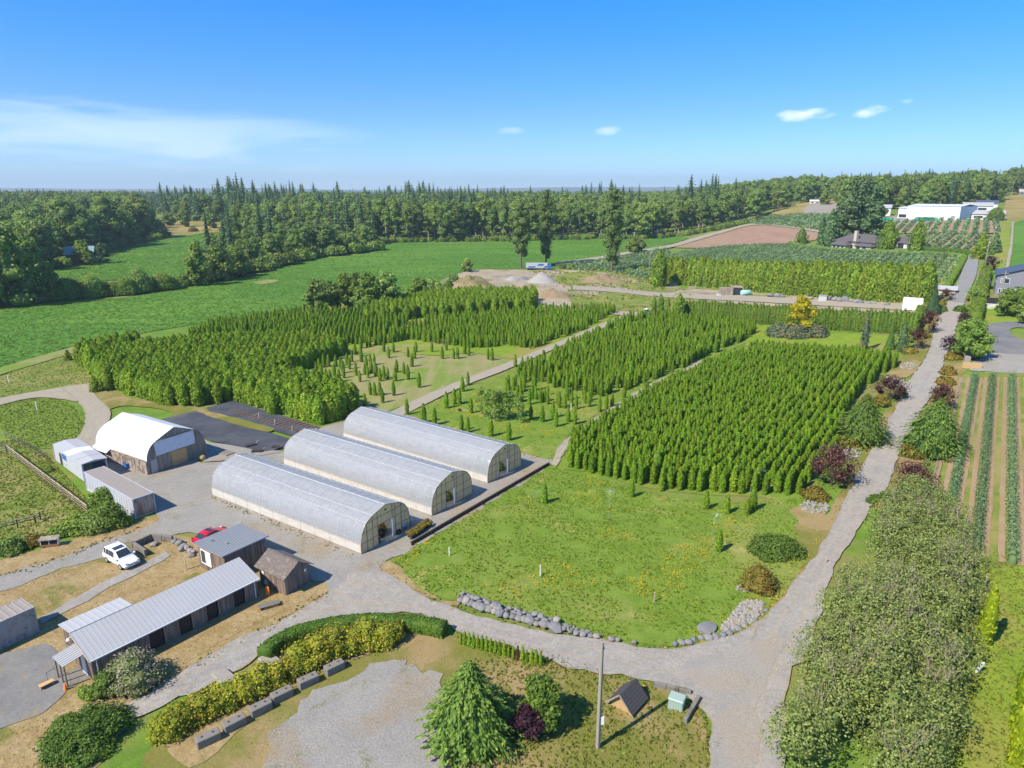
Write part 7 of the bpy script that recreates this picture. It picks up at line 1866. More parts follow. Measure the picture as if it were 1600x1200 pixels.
line_trees('column_cedar', [(1052, 496), (1120, 500), (1190, 506), (1300, 515), (1434, 522)], .95, COLUMN, 5.2, 5.9, 'clipped column cedar in the hedge behind the golden tree', 'cedars of the column hedge', 1, .8, .1, 1.05)
line_trees('column_cedar', [(1021, 491), (1034, 492), (1046, 493)], 2.2, COLUMN, 5.2, 6.2, 'column cedar at the left end of the column hedge', 'cedars at the end of the column hedge', 1, .8, .1, 1.3)
p = at(1060, 500); o = link('hedge_cedar', HEDGE_CEDAR[2], None, p); o.scale = (1.0, 1.0, 1.02); tag(o, 'bushy dark cedar standing in front of the column hedge', 'cedar')

# ------------------------------------------------------------------ garden trees and shrubs
def deodar_crown(name, h, r, seed, mat, nb=150, per=16, dome=.8, top=1.0):
    nb = int(nb * 1.5)
    g = np.random.default_rng(seed); C, N, U, Ls = [], [], [], []
    for i in range(nb):
        f = (i + g.uniform(0, 1)) / nb; z = h * (.08 + .9 * f ** .9); a = i * 2.39996 + g.uniform(-.2, .2)
        R_ = r * (1 - f ** dome * .97) * g.uniform(.72, 1.1) + .15; d = np.array([math.cos(a), math.sin(a), 0]); t = np.array([-d[1], d[0], 0])
        m = max(6, int(1.8 * per * (R_ / r) ** .8) + 4)
        for q in range(m):
            s = (q + g.uniform(.2, .9)) / m; sd = g.uniform(-1, 1) * .26 * R_ * (1.15 - s)
            pz = z + .16 * R_ * s - .30 * R_ * s * s - abs(sd) * .25
            C.append(d * R_ * s + t * sd + np.array([0, 0, max(pz, .1)])); N.append(np.array([0, 0, 1.0]) + d * .35); U.append(d * .8 + t * sd / R_ * 2.2 - np.array([0, 0, .45])); Ls.append(.34 + .28 * R_ / r)
    Ls = np.array(Ls) * (r / 3.8) ** .5 * .66
    parts = [revolve_core([(r * .66 * (1 - z ** dome * .97) + .03, h * (.05 + .85 * z)) for z in np.linspace(0, 1, 7)], 10, g, .25, .1), cards(np.array(C), np.array(N), Ls, Ls * .42, np.array(U), .35, g, .15)]
    V, Q, T = merge(parts); return np_mesh(name, V, Q, M[mat], T)
def deodar(px, top_px, wpx, label, seed, nb=150, per=16, dome=.8, mat='deodar_leaf'):
    p = at(*px); h = height_px(p, px[1] - top_px); r_ = wpx / pxm(p) / 2
    return tree('deodar_cedar', label, 'tree', p, deodar_crown('crown', h, r_, seed, mat, nb, per, dome), MB().tube([(0, 0, -.3), (0, 0, h * .5), (0, 0, h * .95)], [.22, .14, .03], 8).data('trunk', M['bark']))
deodar((735, 1152), 1014, 172, 'large drooping green cedar in the foreground by the gravel parking', 201, 240, 22, 1.25)
deodar((1346, 690), 612, 92, 'drooping grey-green cedar left of the road before the dense block', 202, 190, 17, 1.7)
deodar((1455, 708), 618, 104, 'wide domed drooping cedar right of the road by the blueberry rows', 203, 210, 17, 2.2)
deodar((1456, 492), 440, 34, 'dark drooping conifer at the end of the tall hedge by the road', 204, 100, 10, .9, 'fir_leaf')
deodar((1390, 546), 497, 22, 'slim yellow-tipped conifer on the small lawn', 205, 80, 8, .9)
def plum_crown(name, h, r, seed, mat, n=1100):
    g = np.random.default_rng(seed); lb = broad_lobes(h, r, seed, 10, .25)
    V, Q, T = merge(blob_core(g, lb, .34, .1) + [lobes_cloud(g, lb, int(n * 1.7), .28, .15, .4, .8)])
    tw = []
    a = g.uniform(0, 6.28, 90); e = g.uniform(.1, 1.3, 90); d = np.stack([np.cos(a) * np.cos(e), np.sin(a) * np.cos(e), np.sin(e)], 1)
    return np_mesh(name, *merge([(V, Q, T), cards(np.array([0, 0, h * .5]) + d * np.array([r, r, h * .45]) * g.uniform(.7, 1.05, (90, 1)), g.normal(0, 1, (90, 3)), .75, .05, d + np.array([0, 0, .5]), .3, g)])[:2], M[mat], np.concatenate([T, np.full(360, .95)]))
def px_tree(name, label, cat, px, top_px, wpx, crown_fn, trunk_fn, seed, **k):
    p = at(*px); h = height_px(p, px[1] - top_px); r_ = wpx / pxm(p) / 2
    return tree(name, label, cat, p, crown_fn('crown', h, r_, seed), trunk_fn(h, r_, seed), 0, (1, 1, 1), **k)
pl = lambda m, n=1100: (lambda nm, h, r_, s_: plum_crown(nm, h, r_, s_, m, n))
tr = lambda h, r_, s_: tree_trunk(h, max(.07, h * .022), s_, 6, r_ * .7, .7).data('trunk', M['bark'])
for i, (px, top, w_, lb, mt, n) in enumerate((((1388, 626), 588, 54, 'purple plum left of the road at the side drive', 'plum_leaf', 900), ((1299, 757), 700, 78, 'twiggy purple plum at the front corner of the dense cedar block', 'plum_leaf', 1500), ((1424, 778), 722, 70, 'twiggy purple plum right of the road above the clipped dark mound', 'plum_leaf', 1300), ((1470, 640), 600, 42, 'purple plum right of the road behind the domed cedar', 'plum_leaf', 800), ((1432, 545), 512, 34, 'purple plum left of the road beside the gold shrub', 'plum_leaf', 700), ((1450, 521), 484, 32, 'purple plum left of the road at the column hedge end', 'plum_leaf', 700), ((1484, 548), 526, 34, 'low purple plum at the foot of the yellow-green tree', 'dark_plum_leaf', 600), ((1547, 424), 400, 28, 'dark purple plum at the top of the clipped hedge', 'dark_plum_leaf', 600), ((1505, 508), 488, 22, 'dark purple shrub tree right of the road below the clipped hedge', 'dark_plum_leaf', 500), ((1478, 470), 452, 26, 'reddish plum at the well house by the road', 'plum_leaf', 500), ((1520, 480), 446, 32, 'grey-green plum at the lower end of the clipped hedge', 'broad_leaf', 700), ((826, 1150), 1098, 56, 'dark purple plum at the foot of the dark green bush on the lower lawn', 'dark_plum_leaf', 1300))):
    px_tree('plum_tree', lb, 'tree', px, top, w_, pl(mt, n), tr, 300 + i)
br = lambda m, n=1300, L=.5, W=.34, lob=10, low=.15: (lambda nm, h, r_, s_: broad_crown(nm, h, r_, s_, m, n, L, W, lob, low))
for i, (px, top, w_, lb, mt, n, L_) in enumerate((((1514, 562), 498, 62, 'yellow-green broad tree at the corner of the gravel pad', 'bright_leaf', 1500, .5), ((1572, 494), 450, 38, 'round green tree on the lawn before the grey house', 'bright_leaf', 1000, .5), ((1606, 505), 470, 40, 'round green tree cut by the frame on the house lawn', 'broad_leaf', 900, .5), ((1594, 478), 452, 40, 'green tree against the front of the grey house', 'bright_leaf', 800, .5),
        ((846, 1136), 1052, 78, 'dark green bushy tree on the lower lawn beside the big drooping cedar', 'box_leaf', 2600, .32), ((498, 490), 434, 42, 'round orchard tree left of the mid-field clump', 'broad_leaf', 900, .9), ((520, 484), 440, 34, 'second tree of the mid-field clump with bare foot', 'broad_leaf', 800, .9), ((542, 484), 426, 40, 'tallest green tree of the mid-field clump', 'bright_leaf', 900, .9), ((576, 487), 424, 44, 'pale green tree in the middle of the mid-field clump', 'bright_leaf', 900, .9), ((606, 484), 424, 48, 'dark full tree at the right of the mid-field clump', 'broad_leaf', 1000, .9), ((566, 486), 448, 36, 'bluish low tree in front of the mid-field clump', 'broad_leaf', 800, .8), ((560, 470), 426, 40, 'tree behind the mid-field clump', 'broad_leaf', 800, .9),
        ((655, 470), 436, 36, 'rounded bush tree right of the mid-field clump', 'bright_leaf', 700, .9), ((678, 462), 438, 36, 'shrubby tree left of the large soil heap', 'broad_leaf', 700, .9), ((730, 424), 404, 20, 'lone small tree on the field edge behind the soil heap', 'broad_leaf', 400, 1.0), ((992, 394), 374, 36, 'bush at the field corner beside the tallest poplar', 'bright_leaf', 500, 1.2), ((1288, 320), 298, 20, 'lone pale tree on the golden hill slope', 'bright_leaf', 500, 1.4), ((265, 352), 332, 22, 'first round tree at the edge of the dry field', 'broad_leaf', 400, 1.6), ((288, 354), 328, 22, 'second round tree at the edge of the dry field', 'bright_leaf', 400, 1.6), ((330, 356), 325, 28, 'large round tree at the edge of the dry field', 'broad_leaf', 500, 1.6),
        ((132, 412), 376, 30, 'yellow-green rounded tree beside the teal-roofed house', 'bright_leaf', 600, 1.2), ((140, 414), 394, 18, 'small bright tree by the teal-roofed house', 'bright_leaf', 400, .9), ((162, 411), 380, 24, 'dark conical tree at the corner of the far field', 'fir_leaf', 500, 1.0), ((1250, 524), 460, 44, 'golden yellow round-topped tree above the spreading juniper', 'gold_leaf', 1300, .5), ((1408, 622), 606, 18, 'small green shrub tree at the side drive', 'box_leaf', 500, .3))):
    px_tree('garden_tree', lb, 'tree', px, top, w_, br(mt, n, L_, L_ * .66), tr, 330 + i)
cl_ = lambda m, n, L, W, sh=1.3: (lambda nm, h, r_, s_: column_mesh(nm, h, r_, m, s_, n, L, W, sh, .5, 10, .7, .5, .6, .25))
for i, (px, top, w_, lb, mt, n, L_, nm) in enumerate((((1408, 548), 502, 24, 'dark blue-green conifer at the edge of the small lawn', 'fir_leaf', 600, .5, 'conifer'), ((1349, 548), 487, 17, 'thin weeping conifer on the small lawn', 'juniper_leaf', 420, .5, 'weeping_conifer'), ((1252, 380), 357, 26, 'dark rounded conifer at the left end of the hill hedge', 'box_leaf', 500, 1.0, 'conifer'), ((1283, 381), 340, 18, 'slim conifer left of the large pale house', 'fir_leaf', 400, 1.2, 'conifer'), ((1295, 384), 330, 36, 'dark conifer beside the large pale house', 'fir_leaf', 700, 1.4, 'conifer'), ((1386, 388), 346, 38, 'tall leafy conifer between the large pale house and garage', 'hedge_cedar_leaf', 800, 1.3, 'conifer'), ((1432, 390), 346, 30, 'green cone-shaped conifer right of the garage', 'hedge_cedar_leaf', 800, 1.2, 'conifer'), ((1531, 404), 364, 30, 'bushy conifer at the top of the asphalt lane', 'hedge_cedar_leaf', 700, 1.0, 'conifer'), ((1553, 396), 366, 20, 'dark conifer above the purple plum', 'fir_leaf', 500, 1.0, 'conifer'), ((1541, 470), 452, 8, 'small dark conifer behind the clipped hedge', 'fir_leaf', 200, .6, 'conifer'), ((107, 562), 546, 14, 'small dark conifer at the edge of the left pasture', 'hedge_cedar_leaf', 400, .4, 'conifer'), ((149, 612), 586, 20, 'dark bushy conifer at the bend of the gravel track', 'hedge_cedar_leaf', 500, .4, 'conifer'))):
    px_tree(nm, lb, 'tree', px, top, w_, cl_(mt, n, L_, L_ * .5), lambda h, r_, s_: MB().tube([(0, 0, -.2), (0, 0, h * .8)], [.12, .03], 6).data('trunk', M['bark']), 370 + i)
for i, (px, top, w_) in enumerate(((1328, 334, 44), (1345, 338, 52), (1355, 336, 40), (1320, 350, 40))[:0]): pass
for i, (px, top, w_, lb) in enumerate((((1331, 372), 280, 62, 'tallest dark conifer of the group left of the warehouse'), ((1352, 370), 284, 52, 'dark broad conifer right of the tallest in the hill group'), ((1316, 376), 318, 44, 'lower dark tree at the left foot of the hill group'), ((1362, 376), 316, 36, 'dark leafy tree at the right foot of the hill group'))):
    px_tree('dark_conifer', lb, 'tree', px, top, w_, br('fir_leaf', 1600, 1.7, 1.1, 12, .06), tr, 390 + i)
# young poplars in the orchard
for i, (px, h) in enumerate((((752, 650), 5.6), ((762, 655), 5.9), ((772, 658), 6.3), ((781, 655), 5.8), ((790, 656), 5.6), ((797, 650), 5.2), ((812, 660), 5.4))):
    p = at(*px); o = thing('young_poplar', 'pale-stemmed young poplar in the leafy clump among the orange flowers' if i < 6 else 'single pale young poplar just right of the clump', 'tree', p, i, 'young poplars among the cedars' if i < 6 else None)
    link('crown', broad_crown('crown', h, 1.15, 420 + i, 'bright_leaf', 420, .34, .24, 9, .16, False), o); link('trunk', MB().tube([(0, 0, -.1), (.05, 0, h * .5), (0, .05, h * .9)], [.07, .05, .02], 6).data('trunk', M['pale_bark']), o)
# lombardy poplars
def poplar_crown(nm, h, r_, s_, low=.14, n=1700):
    g = np.random.default_rng(s_); lb = []
    for i in range(16):
        f = i / 15; a = i * 2.4; rr = r_ * (.35 + .65 * math.sin(PI * (.12 + .76 * f)) ** .8) * .55
        lb.append((math.cos(a) * rr * .7, math.sin(a) * rr * .7, h * (low + (.97 - low) * f) * .98, rr * 1.15, rr * 1.15, h * .11))
    V, Q, T = merge(blob_core(g, lb, .6) + [lobes_cloud(g, lb, n, 1.0, .55, .7, .6)]); V[:, 2] = np.minimum(V[:, 2], h); return np_mesh(nm, V, Q, M['poplar_leaf'], T)
for i, (px, top, w_, low, n, lb) in enumerate((((956, 424), 303, 40, .14, 1900, 'tallest lombardy poplar right of the others on the field edge'), ((853, 414), 304, 31, .16, 1500, 'slim lombardy poplar in the middle at the truck trailer'), ((814, 418), 322, 42, .24, 1000, 'thin-crowned poplar at the left end of the truck trailer'))):
    px_tree('poplar', lb, 'tree', px, top, w_, lambda nm, h, r_, s_: poplar_crown(nm, h, r_, s_, low, n), lambda h, r_, s_: MB().tube([(0, 0, -.3), (0, 0, h * .4), (0, 0, h * .85)], [.5, .35, .08], 8).data('trunk', M['bark']), 430 + i)

# shrubs, each by its pixel foot, width and height
SHR = (((1224, 876), 98, 46, 'box_leaf', 'large domed dark green shrub at the road edge of the weedy lawn', .8), ((1192, 928), 60, 46, 'gold_shrub_leaf', 'round gold-green shrub above the cobble patch', 1), ((1335, 698), 42, 24, 'gold_shrub_leaf', 'gold-brown shrub at the foot of the left drooping cedar', 1), ((1380, 636), 28, 22, 'gold_shrub_leaf', 'gold-brown shrub beside the plum at the side drive', 1), ((1279, 783), 46, 26, 'gold_shrub_leaf', 'gold-brown shrub at the front corner of the dense block', 1), ((1443, 716), 52, 28, 'gold_shrub_leaf', 'gold-brown shrub at the foot of the wide domed cedar', 1), ((1405, 797), 72, 30, 'box_leaf', 'clipped dark green mound above the overgrown hedge', .8), ((1396, 800), 44, 24, 'gold_shrub_leaf', 'yellowish shrub between clipped mound and overgrown hedge', 1), ((1487, 586), 26, 15, 'gold_shrub_leaf', 'small brown shrub right of the road by the wire fence', 1), ((1483, 602), 30, 16, 'gold_shrub_leaf', 'wider brown shrub right of the road below the small one', 1), ((1496, 562), 28, 16, 'gold_shrub_leaf', 'brown shrub at the foot of the yellow-green tree', 1), ((1426, 553), 22, 13, 'gold_shrub_leaf', 'gold-brown shrub left of the road before the plum', 1), ((1447, 529), 18, 12, 'gold_shrub_leaf', 'gold-green shrub between the two plums by the road', 1),
    ((1222, 526), 40, 24, 'juniper_leaf', 'blue-green juniper mound at the left of the golden conifer', 1.2), ((1250, 528), 50, 26, 'juniper_leaf', 'straw-tipped juniper mound under the golden conifer', 1.2), ((1278, 527), 38, 24, 'juniper_leaf', 'spreading juniper right of the golden conifer', 1.2), ((1262, 562), 26, 16, 'juniper_leaf', 'dark juniper in front of the back cedar row, left one', 1), ((1304, 566), 26, 13, 'juniper_leaf', 'dark juniper in front of the back cedar row, middle', 1), ((1228, 560), 24, 12, 'juniper_leaf', 'low juniper at the left end of the back cedar row', 1), ((1345, 573), 26, 12, 'juniper_leaf', 'low juniper right of the middle in the back cedar row', 1), ((1367, 574), 26, 12, 'juniper_leaf', 'low juniper at the right end of the back cedar row', 1),
    ((1505, 487), 20, 12, 'box_leaf', 'dark round shrub right of the road below the clipped hedge', 1), ((1474, 488), 20, 12, 'broad_leaf', 'green shrub at the road by the arched white shelter', 1), ((1472, 478), 18, 10, 'gold_shrub_leaf', 'olive shrub beside the arched white shelter', 1),
    ((197, 1088), 92, 66, 'flower_shrub_leaf', 'big rhododendron with faded pale blooms at the stable corner', 1), ((160, 1094), 50, 44, 'box_leaf', 'dark green shrub between porch and faded rhododendron', 1), ((128, 1098), 36, 24, 'bright_leaf', 'low bright green shrub before the porch', 1), ((104, 1192), 150, 62, 'box_leaf', 'large glossy green shrub at the lower left of the frame', 1), ((166, 828), 52, 44, 'bright_leaf', 'leafy green bush at the door of the rusty container', 1), ((140, 834), 60, 38, 'broad_leaf', 'dark green bush in the paddock hedge', 1), ((108, 836), 58, 34, 'bright_leaf', 'sprawling pale bush in the paddock hedge', 1), ((178, 826), 44, 24, 'bright_leaf', 'low bright bush at the foot of the leafy one', 1), ((84, 842), 40, 24, 'bright_leaf', 'light green bush behind the weathered hutch', 1), ((44, 856), 44, 24, 'gold_shrub_leaf', 'bronze bush left of the weathered hutch', 1), ((8, 868), 50, 30, 'broad_leaf', 'dark bush at the left frame edge by the gravel', 1), ((152, 796), 40, 34, 'bright_leaf', 'bush behind the leafy one at the end of the rail fence', 1), ((72, 738), 22, 12, 'bright_leaf', 'small yellow-green bush at the white trailer', 1),
    ((700, 449), 16, 12, 'hedge_cedar_leaf', 'small dark bush before the soil heap', 1), ((708, 440), 18, 14, 'broad_leaf', 'green bush behind the soil heap', 1), ((880, 419), 12, 8, 'broad_leaf', 'dark bush right of the truck trailer', 1), ((892, 420), 14, 8, 'bright_leaf', 'bush beside the stack right of the truck trailer', 1), ((985, 425), 16, 8, 'broad_leaf', 'dark bush at the foot of the tallest poplar', 1), ((1006, 424), 20, 9, 'broad_leaf', 'dark bush at the end of the low blueberry field', 1), ((300, 362), 16, 8, 'gold_shrub_leaf', 'small brown bush on the dry field', 1), ((718, 642), 8, 6, 'plum_leaf', 'small purple bush among the orange flowers', 1), ((1560, 345), 26, 20, 'broad_leaf', 'dark shrub right of the works sheds', 1), ((843, 1042), 24, 14, 'box_leaf', 'low spreading shrub at the end of the small conifer row', 1))
for i, (px, wp, hp, mt, lb, dk) in enumerate(SHR):
    p = at(*px); q = wp / pxm(p); dp = math.atan2(CAM_H - p.z, p.y); h_ = max(.5 * hp, hp - .42 * wp * math.sin(dp)) / (pxm(p) * math.cos(dp)); b = Vector((0, q * .3, 0)); bush('shrub', lb, 'shrub', (p.x, p.y + q * .32, elev(p.x, p.y + q * .3) - .05), q, h_, mt, i, None, q * dk, rnd.uniform(0, 6.28) if dk == 1 else 0)
# yellowed rhododendrons of the shrub border
ORD = ('first', 'second', 'third', 'fourth', 'fifth', 'sixth', 'seventh', 'eighth', 'ninth')
RL = ['yellow-leaved rhododendron, %s from the round end of the clipped hedge' % ORD[k] for k in range(7)] + ['yellow-leaved rhododendron below the broken slab, %s towards the camera' % ORD[k] for k in range(8)] + ['small yellow rhododendron at the very back against the clipped hedge']
for i, (px, w_, h_) in enumerate((((598, 1012), 2.5, 2.0), ((572, 1015), 2.7, 2.1), ((545, 1022), 2.7, 2.2), ((518, 1030), 2.8, 2.3), ((492, 1041), 2.8, 2.3), ((468, 1052), 2.7, 2.1), ((452, 1062), 2.2, 1.6), ((424, 1078), 2.2, 1.9), ((400, 1086), 2.6, 1.9), ((376, 1098), 2.6, 1.9), ((350, 1108), 2.6, 1.9), ((326, 1120), 2.6, 1.9), ((302, 1130), 2.6, 1.9), ((280, 1143), 2.6, 1.9), ((258, 1158), 2.6, 1.9), ((612, 1006), 1.9, 1.6))):
    p = at(*px); bush('rhododendron', RL[i], 'shrub', (p.x, p.y + .7, -.05), w_ * 1.2, h_ * 1.12, 'rhodo_leaf', i, None, None, i * 1.7)
# hedges built as one clipped body
def hedge(name, px, w_, h_, mat, label, n=60, L=.3, step=.8, world=None, lean=.0, cat='hedge'):
    P = world or polyline_points(px, step); g = np.random.default_rng(len(P) + int(w_ * 10)); parts = []
    prof = [(-w_ * .46, 0), (-w_ * .5, h_ * .5), (-w_ * .44, h_ * .92), (-w_ * .2, h_), (w_ * .2, h_), (w_ * .44, h_ * .92), (w_ * .5, h_ * .5), (w_ * .46, 0)]
    V = []; 
    for i, p in enumerate(P):
        d = (P[min(i + 1, len(P) - 1)] - P[max(i - 1, 0)]); d = Vector((d.x, d.y, 0)).normalized(); nr = Vector((-d.y, d.x, 0)); z = elev(p.x, p.y)
        for y, zz in prof: V.append(tuple(p + nr * y * .9 * g.uniform(.93, 1.05) + Vector((0, 0, z + zz * .94 * g.uniform(.95, 1.03) - p.z))))
    m = len(prof); Q = [(i * m + j, (i + 1) * m + j, (i + 1) * m + j + 1, i * m + j + 1) for i in range(len(P) - 1) for j in range(m - 1)]
    Q += [(0, 1, 6, 7), (1, 2, 5, 6), (2, 3, 4, 5)] + [tuple((len(P) - 1) * m + k for k in f[::-1]) for f in ((0, 1, 6, 7), (1, 2, 5, 6), (2, 3, 4, 5))]
    parts.append((np.array(V), np.array(Q), np.clip(g.normal(.3, .1, len(V)), 0, 1)))
    C, N = [], []
    for i in range(len(P) - 1):
        for k in range(n):
            q = g.uniform(); j = g.integers(0, m - 1); r_ = g.uniform(); a = np.array(V[i * m + j]); b = np.array(V[i * m + j + 1]); c = np.array(V[(i + 1) * m + j]); e = np.array(V[(i + 1) * m + j + 1])
            C.append((a * (1 - r_) + b * r_) * (1 - q) + (c * (1 - r_) + e * r_) * q); nn = np.cross(c - a, b - a); N.append(nn / max(np.linalg.norm(nn), 1e-6))
    C, N = np.array(C), np.array(N); C = C + N * g.uniform(-.03, .1, (len(C), 1))
    parts.append(cards(C, N + np.array([0, 0, .3]), L, L * .5, N * .6 + np.array([0, 0, .8]), .5, g)); V, Q, T = merge(parts)
    return tag(link(name, np_mesh(name, V, Q, M[mat], T)), label, cat)
hedge('hedge', [(414, 1032), (432, 1016), (462, 1000), (500, 990), (560, 981), (620, 981), (668, 986), (704, 994)], 1.5, 1.35, 'yew_leaf', 'clipped dark green hedge curving along the drive', 80, .24, .6)
hedge('hedge', [(1521, 506), (1528, 480), (1534, 452), (1540, 430)], 3.4, 3.2, 'hedge_cedar_leaf', 'clipped bright green hedge right of the asphalt lane', 90, .55, 1.5)
hedge('hedge', [(1474, 458), (1486, 440), (1498, 420), (1507, 403)], 2.2, 1.9, 'hedge_cedar_leaf', 'low clipped hedge left of the asphalt lane', 60, .45, 1.5)
hedge('hedge', [(1234, 380), (1262, 386), (1310, 391), (1385, 395), (1440, 397), (1480, 399), (1506, 402)], 2.0, 1.6, 'broad_leaf', 'long thin hedge below the large pale house', 26, .8, 3)
hedge('hedge', [(1445, 392), (1480, 395), (1525, 399)], 2.2, 2.4, 'box_leaf', 'dark hedge below the hill blueberry rows', 26, .8, 3)
hedge('hedge', [(1436, 495), (1428, 520), (1420, 545)][:2], 2.0, 3.6, 'hedge_cedar_leaf', 'short clipped hedge at the road end of the column hedge', 90, .5, 1)
for i in range(19):
    q = i / 18; a, b = at(720, 1006), at(845, 1040); x, y = a.x + (b.x - a.x) * q, a.y + (b.y - a.y) * q
    if i == 0: SM = [column_mesh('small_%d' % k, 1.35, .27, m_, 500 + k, 130, .16, .08, 1.3) for k, m_ in enumerate(('thuja_leaf', 'cedar_leaf', 'plum_leaf'))]
    br_ = i in (13,); o = link('small_conifer', SM[2 if br_ else i % 2], None, (x, y, 0), i * 2.1); s_ = rnd.uniform(.85, 1.25); o.scale = (s_ * .95, s_ * .95, s_)
    tag(o, 'dead reddish dwarf conifer in the row along the drive' if br_ else 'dwarf pointed conifer in the row along the drive', 'conifer', None if br_ else 'dwarf conifers along the drive')
# bright columnar conifers on the lower right lawn
CN = [column_mesh('columnar_%d' % k, 4.6, .62, 'columnar_leaf', 520 + k, 420, .32, .15, 2.4, .6, 10, .88, .25, .4, .06) for k in range(2)]
for px, h, lb in (((1537, 1006), 5.6, 'bright yellow-green columnar conifer on the lawn beside the overgrown hedge'), ((1530, 1004), 3.2, 'smaller columnar conifer fused to the foot of the bright one'), ((1592, 1140), 7.0, 'tall bright columnar conifer cut by the right frame edge'), ((1588, 1195), 6.5, 'bright columnar conifer at the lower right corner')):
    p = at(*px); o = link('columnar_conifer', CN[int(h) % 2], None, p, h); o.scale = (h / 4.6 * .95,) * 2 + (h / 4.6,); tag(o, lb, 'conifer')
# the overgrown hedge along the road
def overgrown():
    L = px_ground(smooth_line([(1392, 818), (1358, 862), (1335, 905), (1318, 950), (1298, 1005), (1266, 1070), (1234, 1135), (1222, 1200), (1215, 1290)], False)); Rr = px_ground(smooth_line([(1452, 806), (1492, 850), (1512, 900), (1506, 960), (1490, 1030), (1472, 1110), (1460, 1200), (1455, 1290)], False))
    g = np.random.default_rng(77); lb = []; n = min(len(L), len(Rr))
    for k in range(118):
        i = g.integers(0, n); q = g.uniform(.0, 1.0); a, b = L[min(i, len(L) - 1)], Rr[min(i, len(Rr) - 1)]; x, y = a.x + (b.x - a.x) * q, a.y + (b.y - a.y) * q; e = 1 - abs(2 * q - 1) ** 2.2
        h_ = (3.4 + 1.9 * e) * g.uniform(.78, 1.15); r_ = g.uniform(1.4, 2.4); lb.append((x, y, elev(x, y) + h_ * .58, r_, r_, h_ * .5))
    c = Vector((np.mean([l[0] for l in lb]), np.mean([l[1] for l in lb]), 0)); lb = [(l[0] - c.x, l[1] - c.y) + l[2:] for l in lb]
    t = thing('overgrown_hedge', 'wide overgrown grey-green hedge with bare twigs along the right of the road', 'hedge', c)
    V, Q, T = merge(blob_core(g, lb, .52, .15) + [lobes_cloud(g, lb, 88000, .22, .13, .82, .75, .3)]); V[:, 2] = np.maximum(V[:, 2], .0); link('foliage', np_mesh('foliage', V, Q, M['willow_leaf'], T), t)
    mb = MB(); gg = random.Random(5)
    for k in range(800):
        l = lb[gg.randrange(len(lb))]; a = gg.uniform(0, 6.28); d = Vector((math.cos(a) * .45, math.sin(a) * .45, 1)) ; p = Vector((l[0] + gg.uniform(-.8, .8), l[1] + gg.uniform(-.8, .8), l[2] + l[5] * .55))
        if mnoise.noise(Vector((l[0] * .16, l[1] * .16, 2))) < -.12: continue
        e = p + d * gg.uniform(1.0, 2.3)
        mb.tube([p, p.lerp(e, .5) + Vector((gg.uniform(-.12, .12), gg.uniform(-.12, .12), 0)), e], [.028, .018, .007], 3, cap=False)
        for q in range(2):
            s_ = p.lerp(e, gg.uniform(.4, .8)); mb.tube([s_, s_ + Vector((gg.uniform(-.35, .35), gg.uniform(-.35, .35), gg.uniform(.25, .6)))], [.016, .006], 3, cap=False)
    tw = mb.build('bare_twigs', M['twig'], t); tw['kind'] = 'stuff'
overgrown()

# blueberry rows --------------------------------------------------------
def berry_row(A, B, h_, w_, n, L, label, group, mat='blueberry_leaf', off=0.0, seed=0):
    g = np.random.default_rng(seed); q = g.uniform(0, 1, n); th = g.uniform(0, PI, n); ln = math.dist(A[:2], B[:2]); d = np.array([(B[0] - A[0]) / ln, (B[1] - A[1]) / ln]); nr = np.array([-d[1], d[0]])
    cx = A[0] + (B[0] - A[0]) * q; cy = A[1] + (B[1] - A[1]) * q; k = 1 + .34 * np.sin(q * ln / 1.1 * 6.28) * .6 + g.normal(0, .15, n)
    y = np.cos(th) * w_ / 2 * k; z = np.sin(th) ** .7 * h_ * k
    C = np.stack([cx + nr[0] * y, cy + nr[1] * y, z], 1); C[:, 2] += np_elev(C[:, :2])
    N = np.stack([nr[0] * np.cos(th), nr[1] * np.cos(th), np.sin(th) + .3], 1)
    m = max(3, int(ln / 6)); cv = []
    for i in range(m + 1):
        x, y_ = A[0] + (B[0] - A[0]) * i / m, A[1] + (B[1] - A[1]) * i / m; z_ = elev(x, y_)
        for yy, zz in ((-.30, 0), (-.28, .45), (-.08, .62), (.08, .62), (.28, .45), (.30, 0)): cv.append((x + nr[0] * yy * w_, y_ + nr[1] * yy * w_, z_ + zz * h_))
    Qc = [(i * 6 + j, (i + 1) * 6 + j, (i + 1) * 6 + j + 1, i * 6 + j + 1) for i in range(m) for j in range(5)]
    Qc += [(0, 1, 4, 5), (1, 2, 3, 4), (m * 6 + 5, m * 6 + 4, m * 6 + 1, m * 6), (m * 6 + 4, m * 6 + 3, m * 6 + 2, m * 6 + 1)]
    V, Q, T = merge([(np.array(cv), np.array(Qc), np.full(len(cv), .2)), cards(C, N, L, L * .6, None, .6, g)])
    return tag(link('blueberry_row', np_mesh('blueberry_row', V, Q, M[mat], T)), label, 'blueberry row', group)
rows = (((1523, 590), (1481, 815), 'first blueberry row, nearest the road, in the right-hand field'), ((1550, 590), (1524, 868), 'second blueberry row from the road in the right-hand field'), ((1580, 590), (1581, 882), 'third blueberry row from the road in the right-hand field'))
ends = []
for i, (a, b, lb) in enumerate(rows):
    A, B = at(*a), at(*b); ends.append((A, B)); berry_row(A, B, 1.4, 1.05, 6500, .2, lb, None, seed=i)
dA, dB = ends[2][0] - ends[1][0], ends[2][1] - ends[1][1]
for k in (1, 2):
    A, B = ends[2][0] + dA * k, ends[2][1] + dB * k; ends.append((A, B))
berry_row(ends[3][0], ends[3][1], 1.35, 1.15, 3000, .26, 'fourth blueberry row, cut by the right frame edge', None, seed=9)
E0 = [(ends[0][0] - dA, ends[0][1] - dB)] + ends
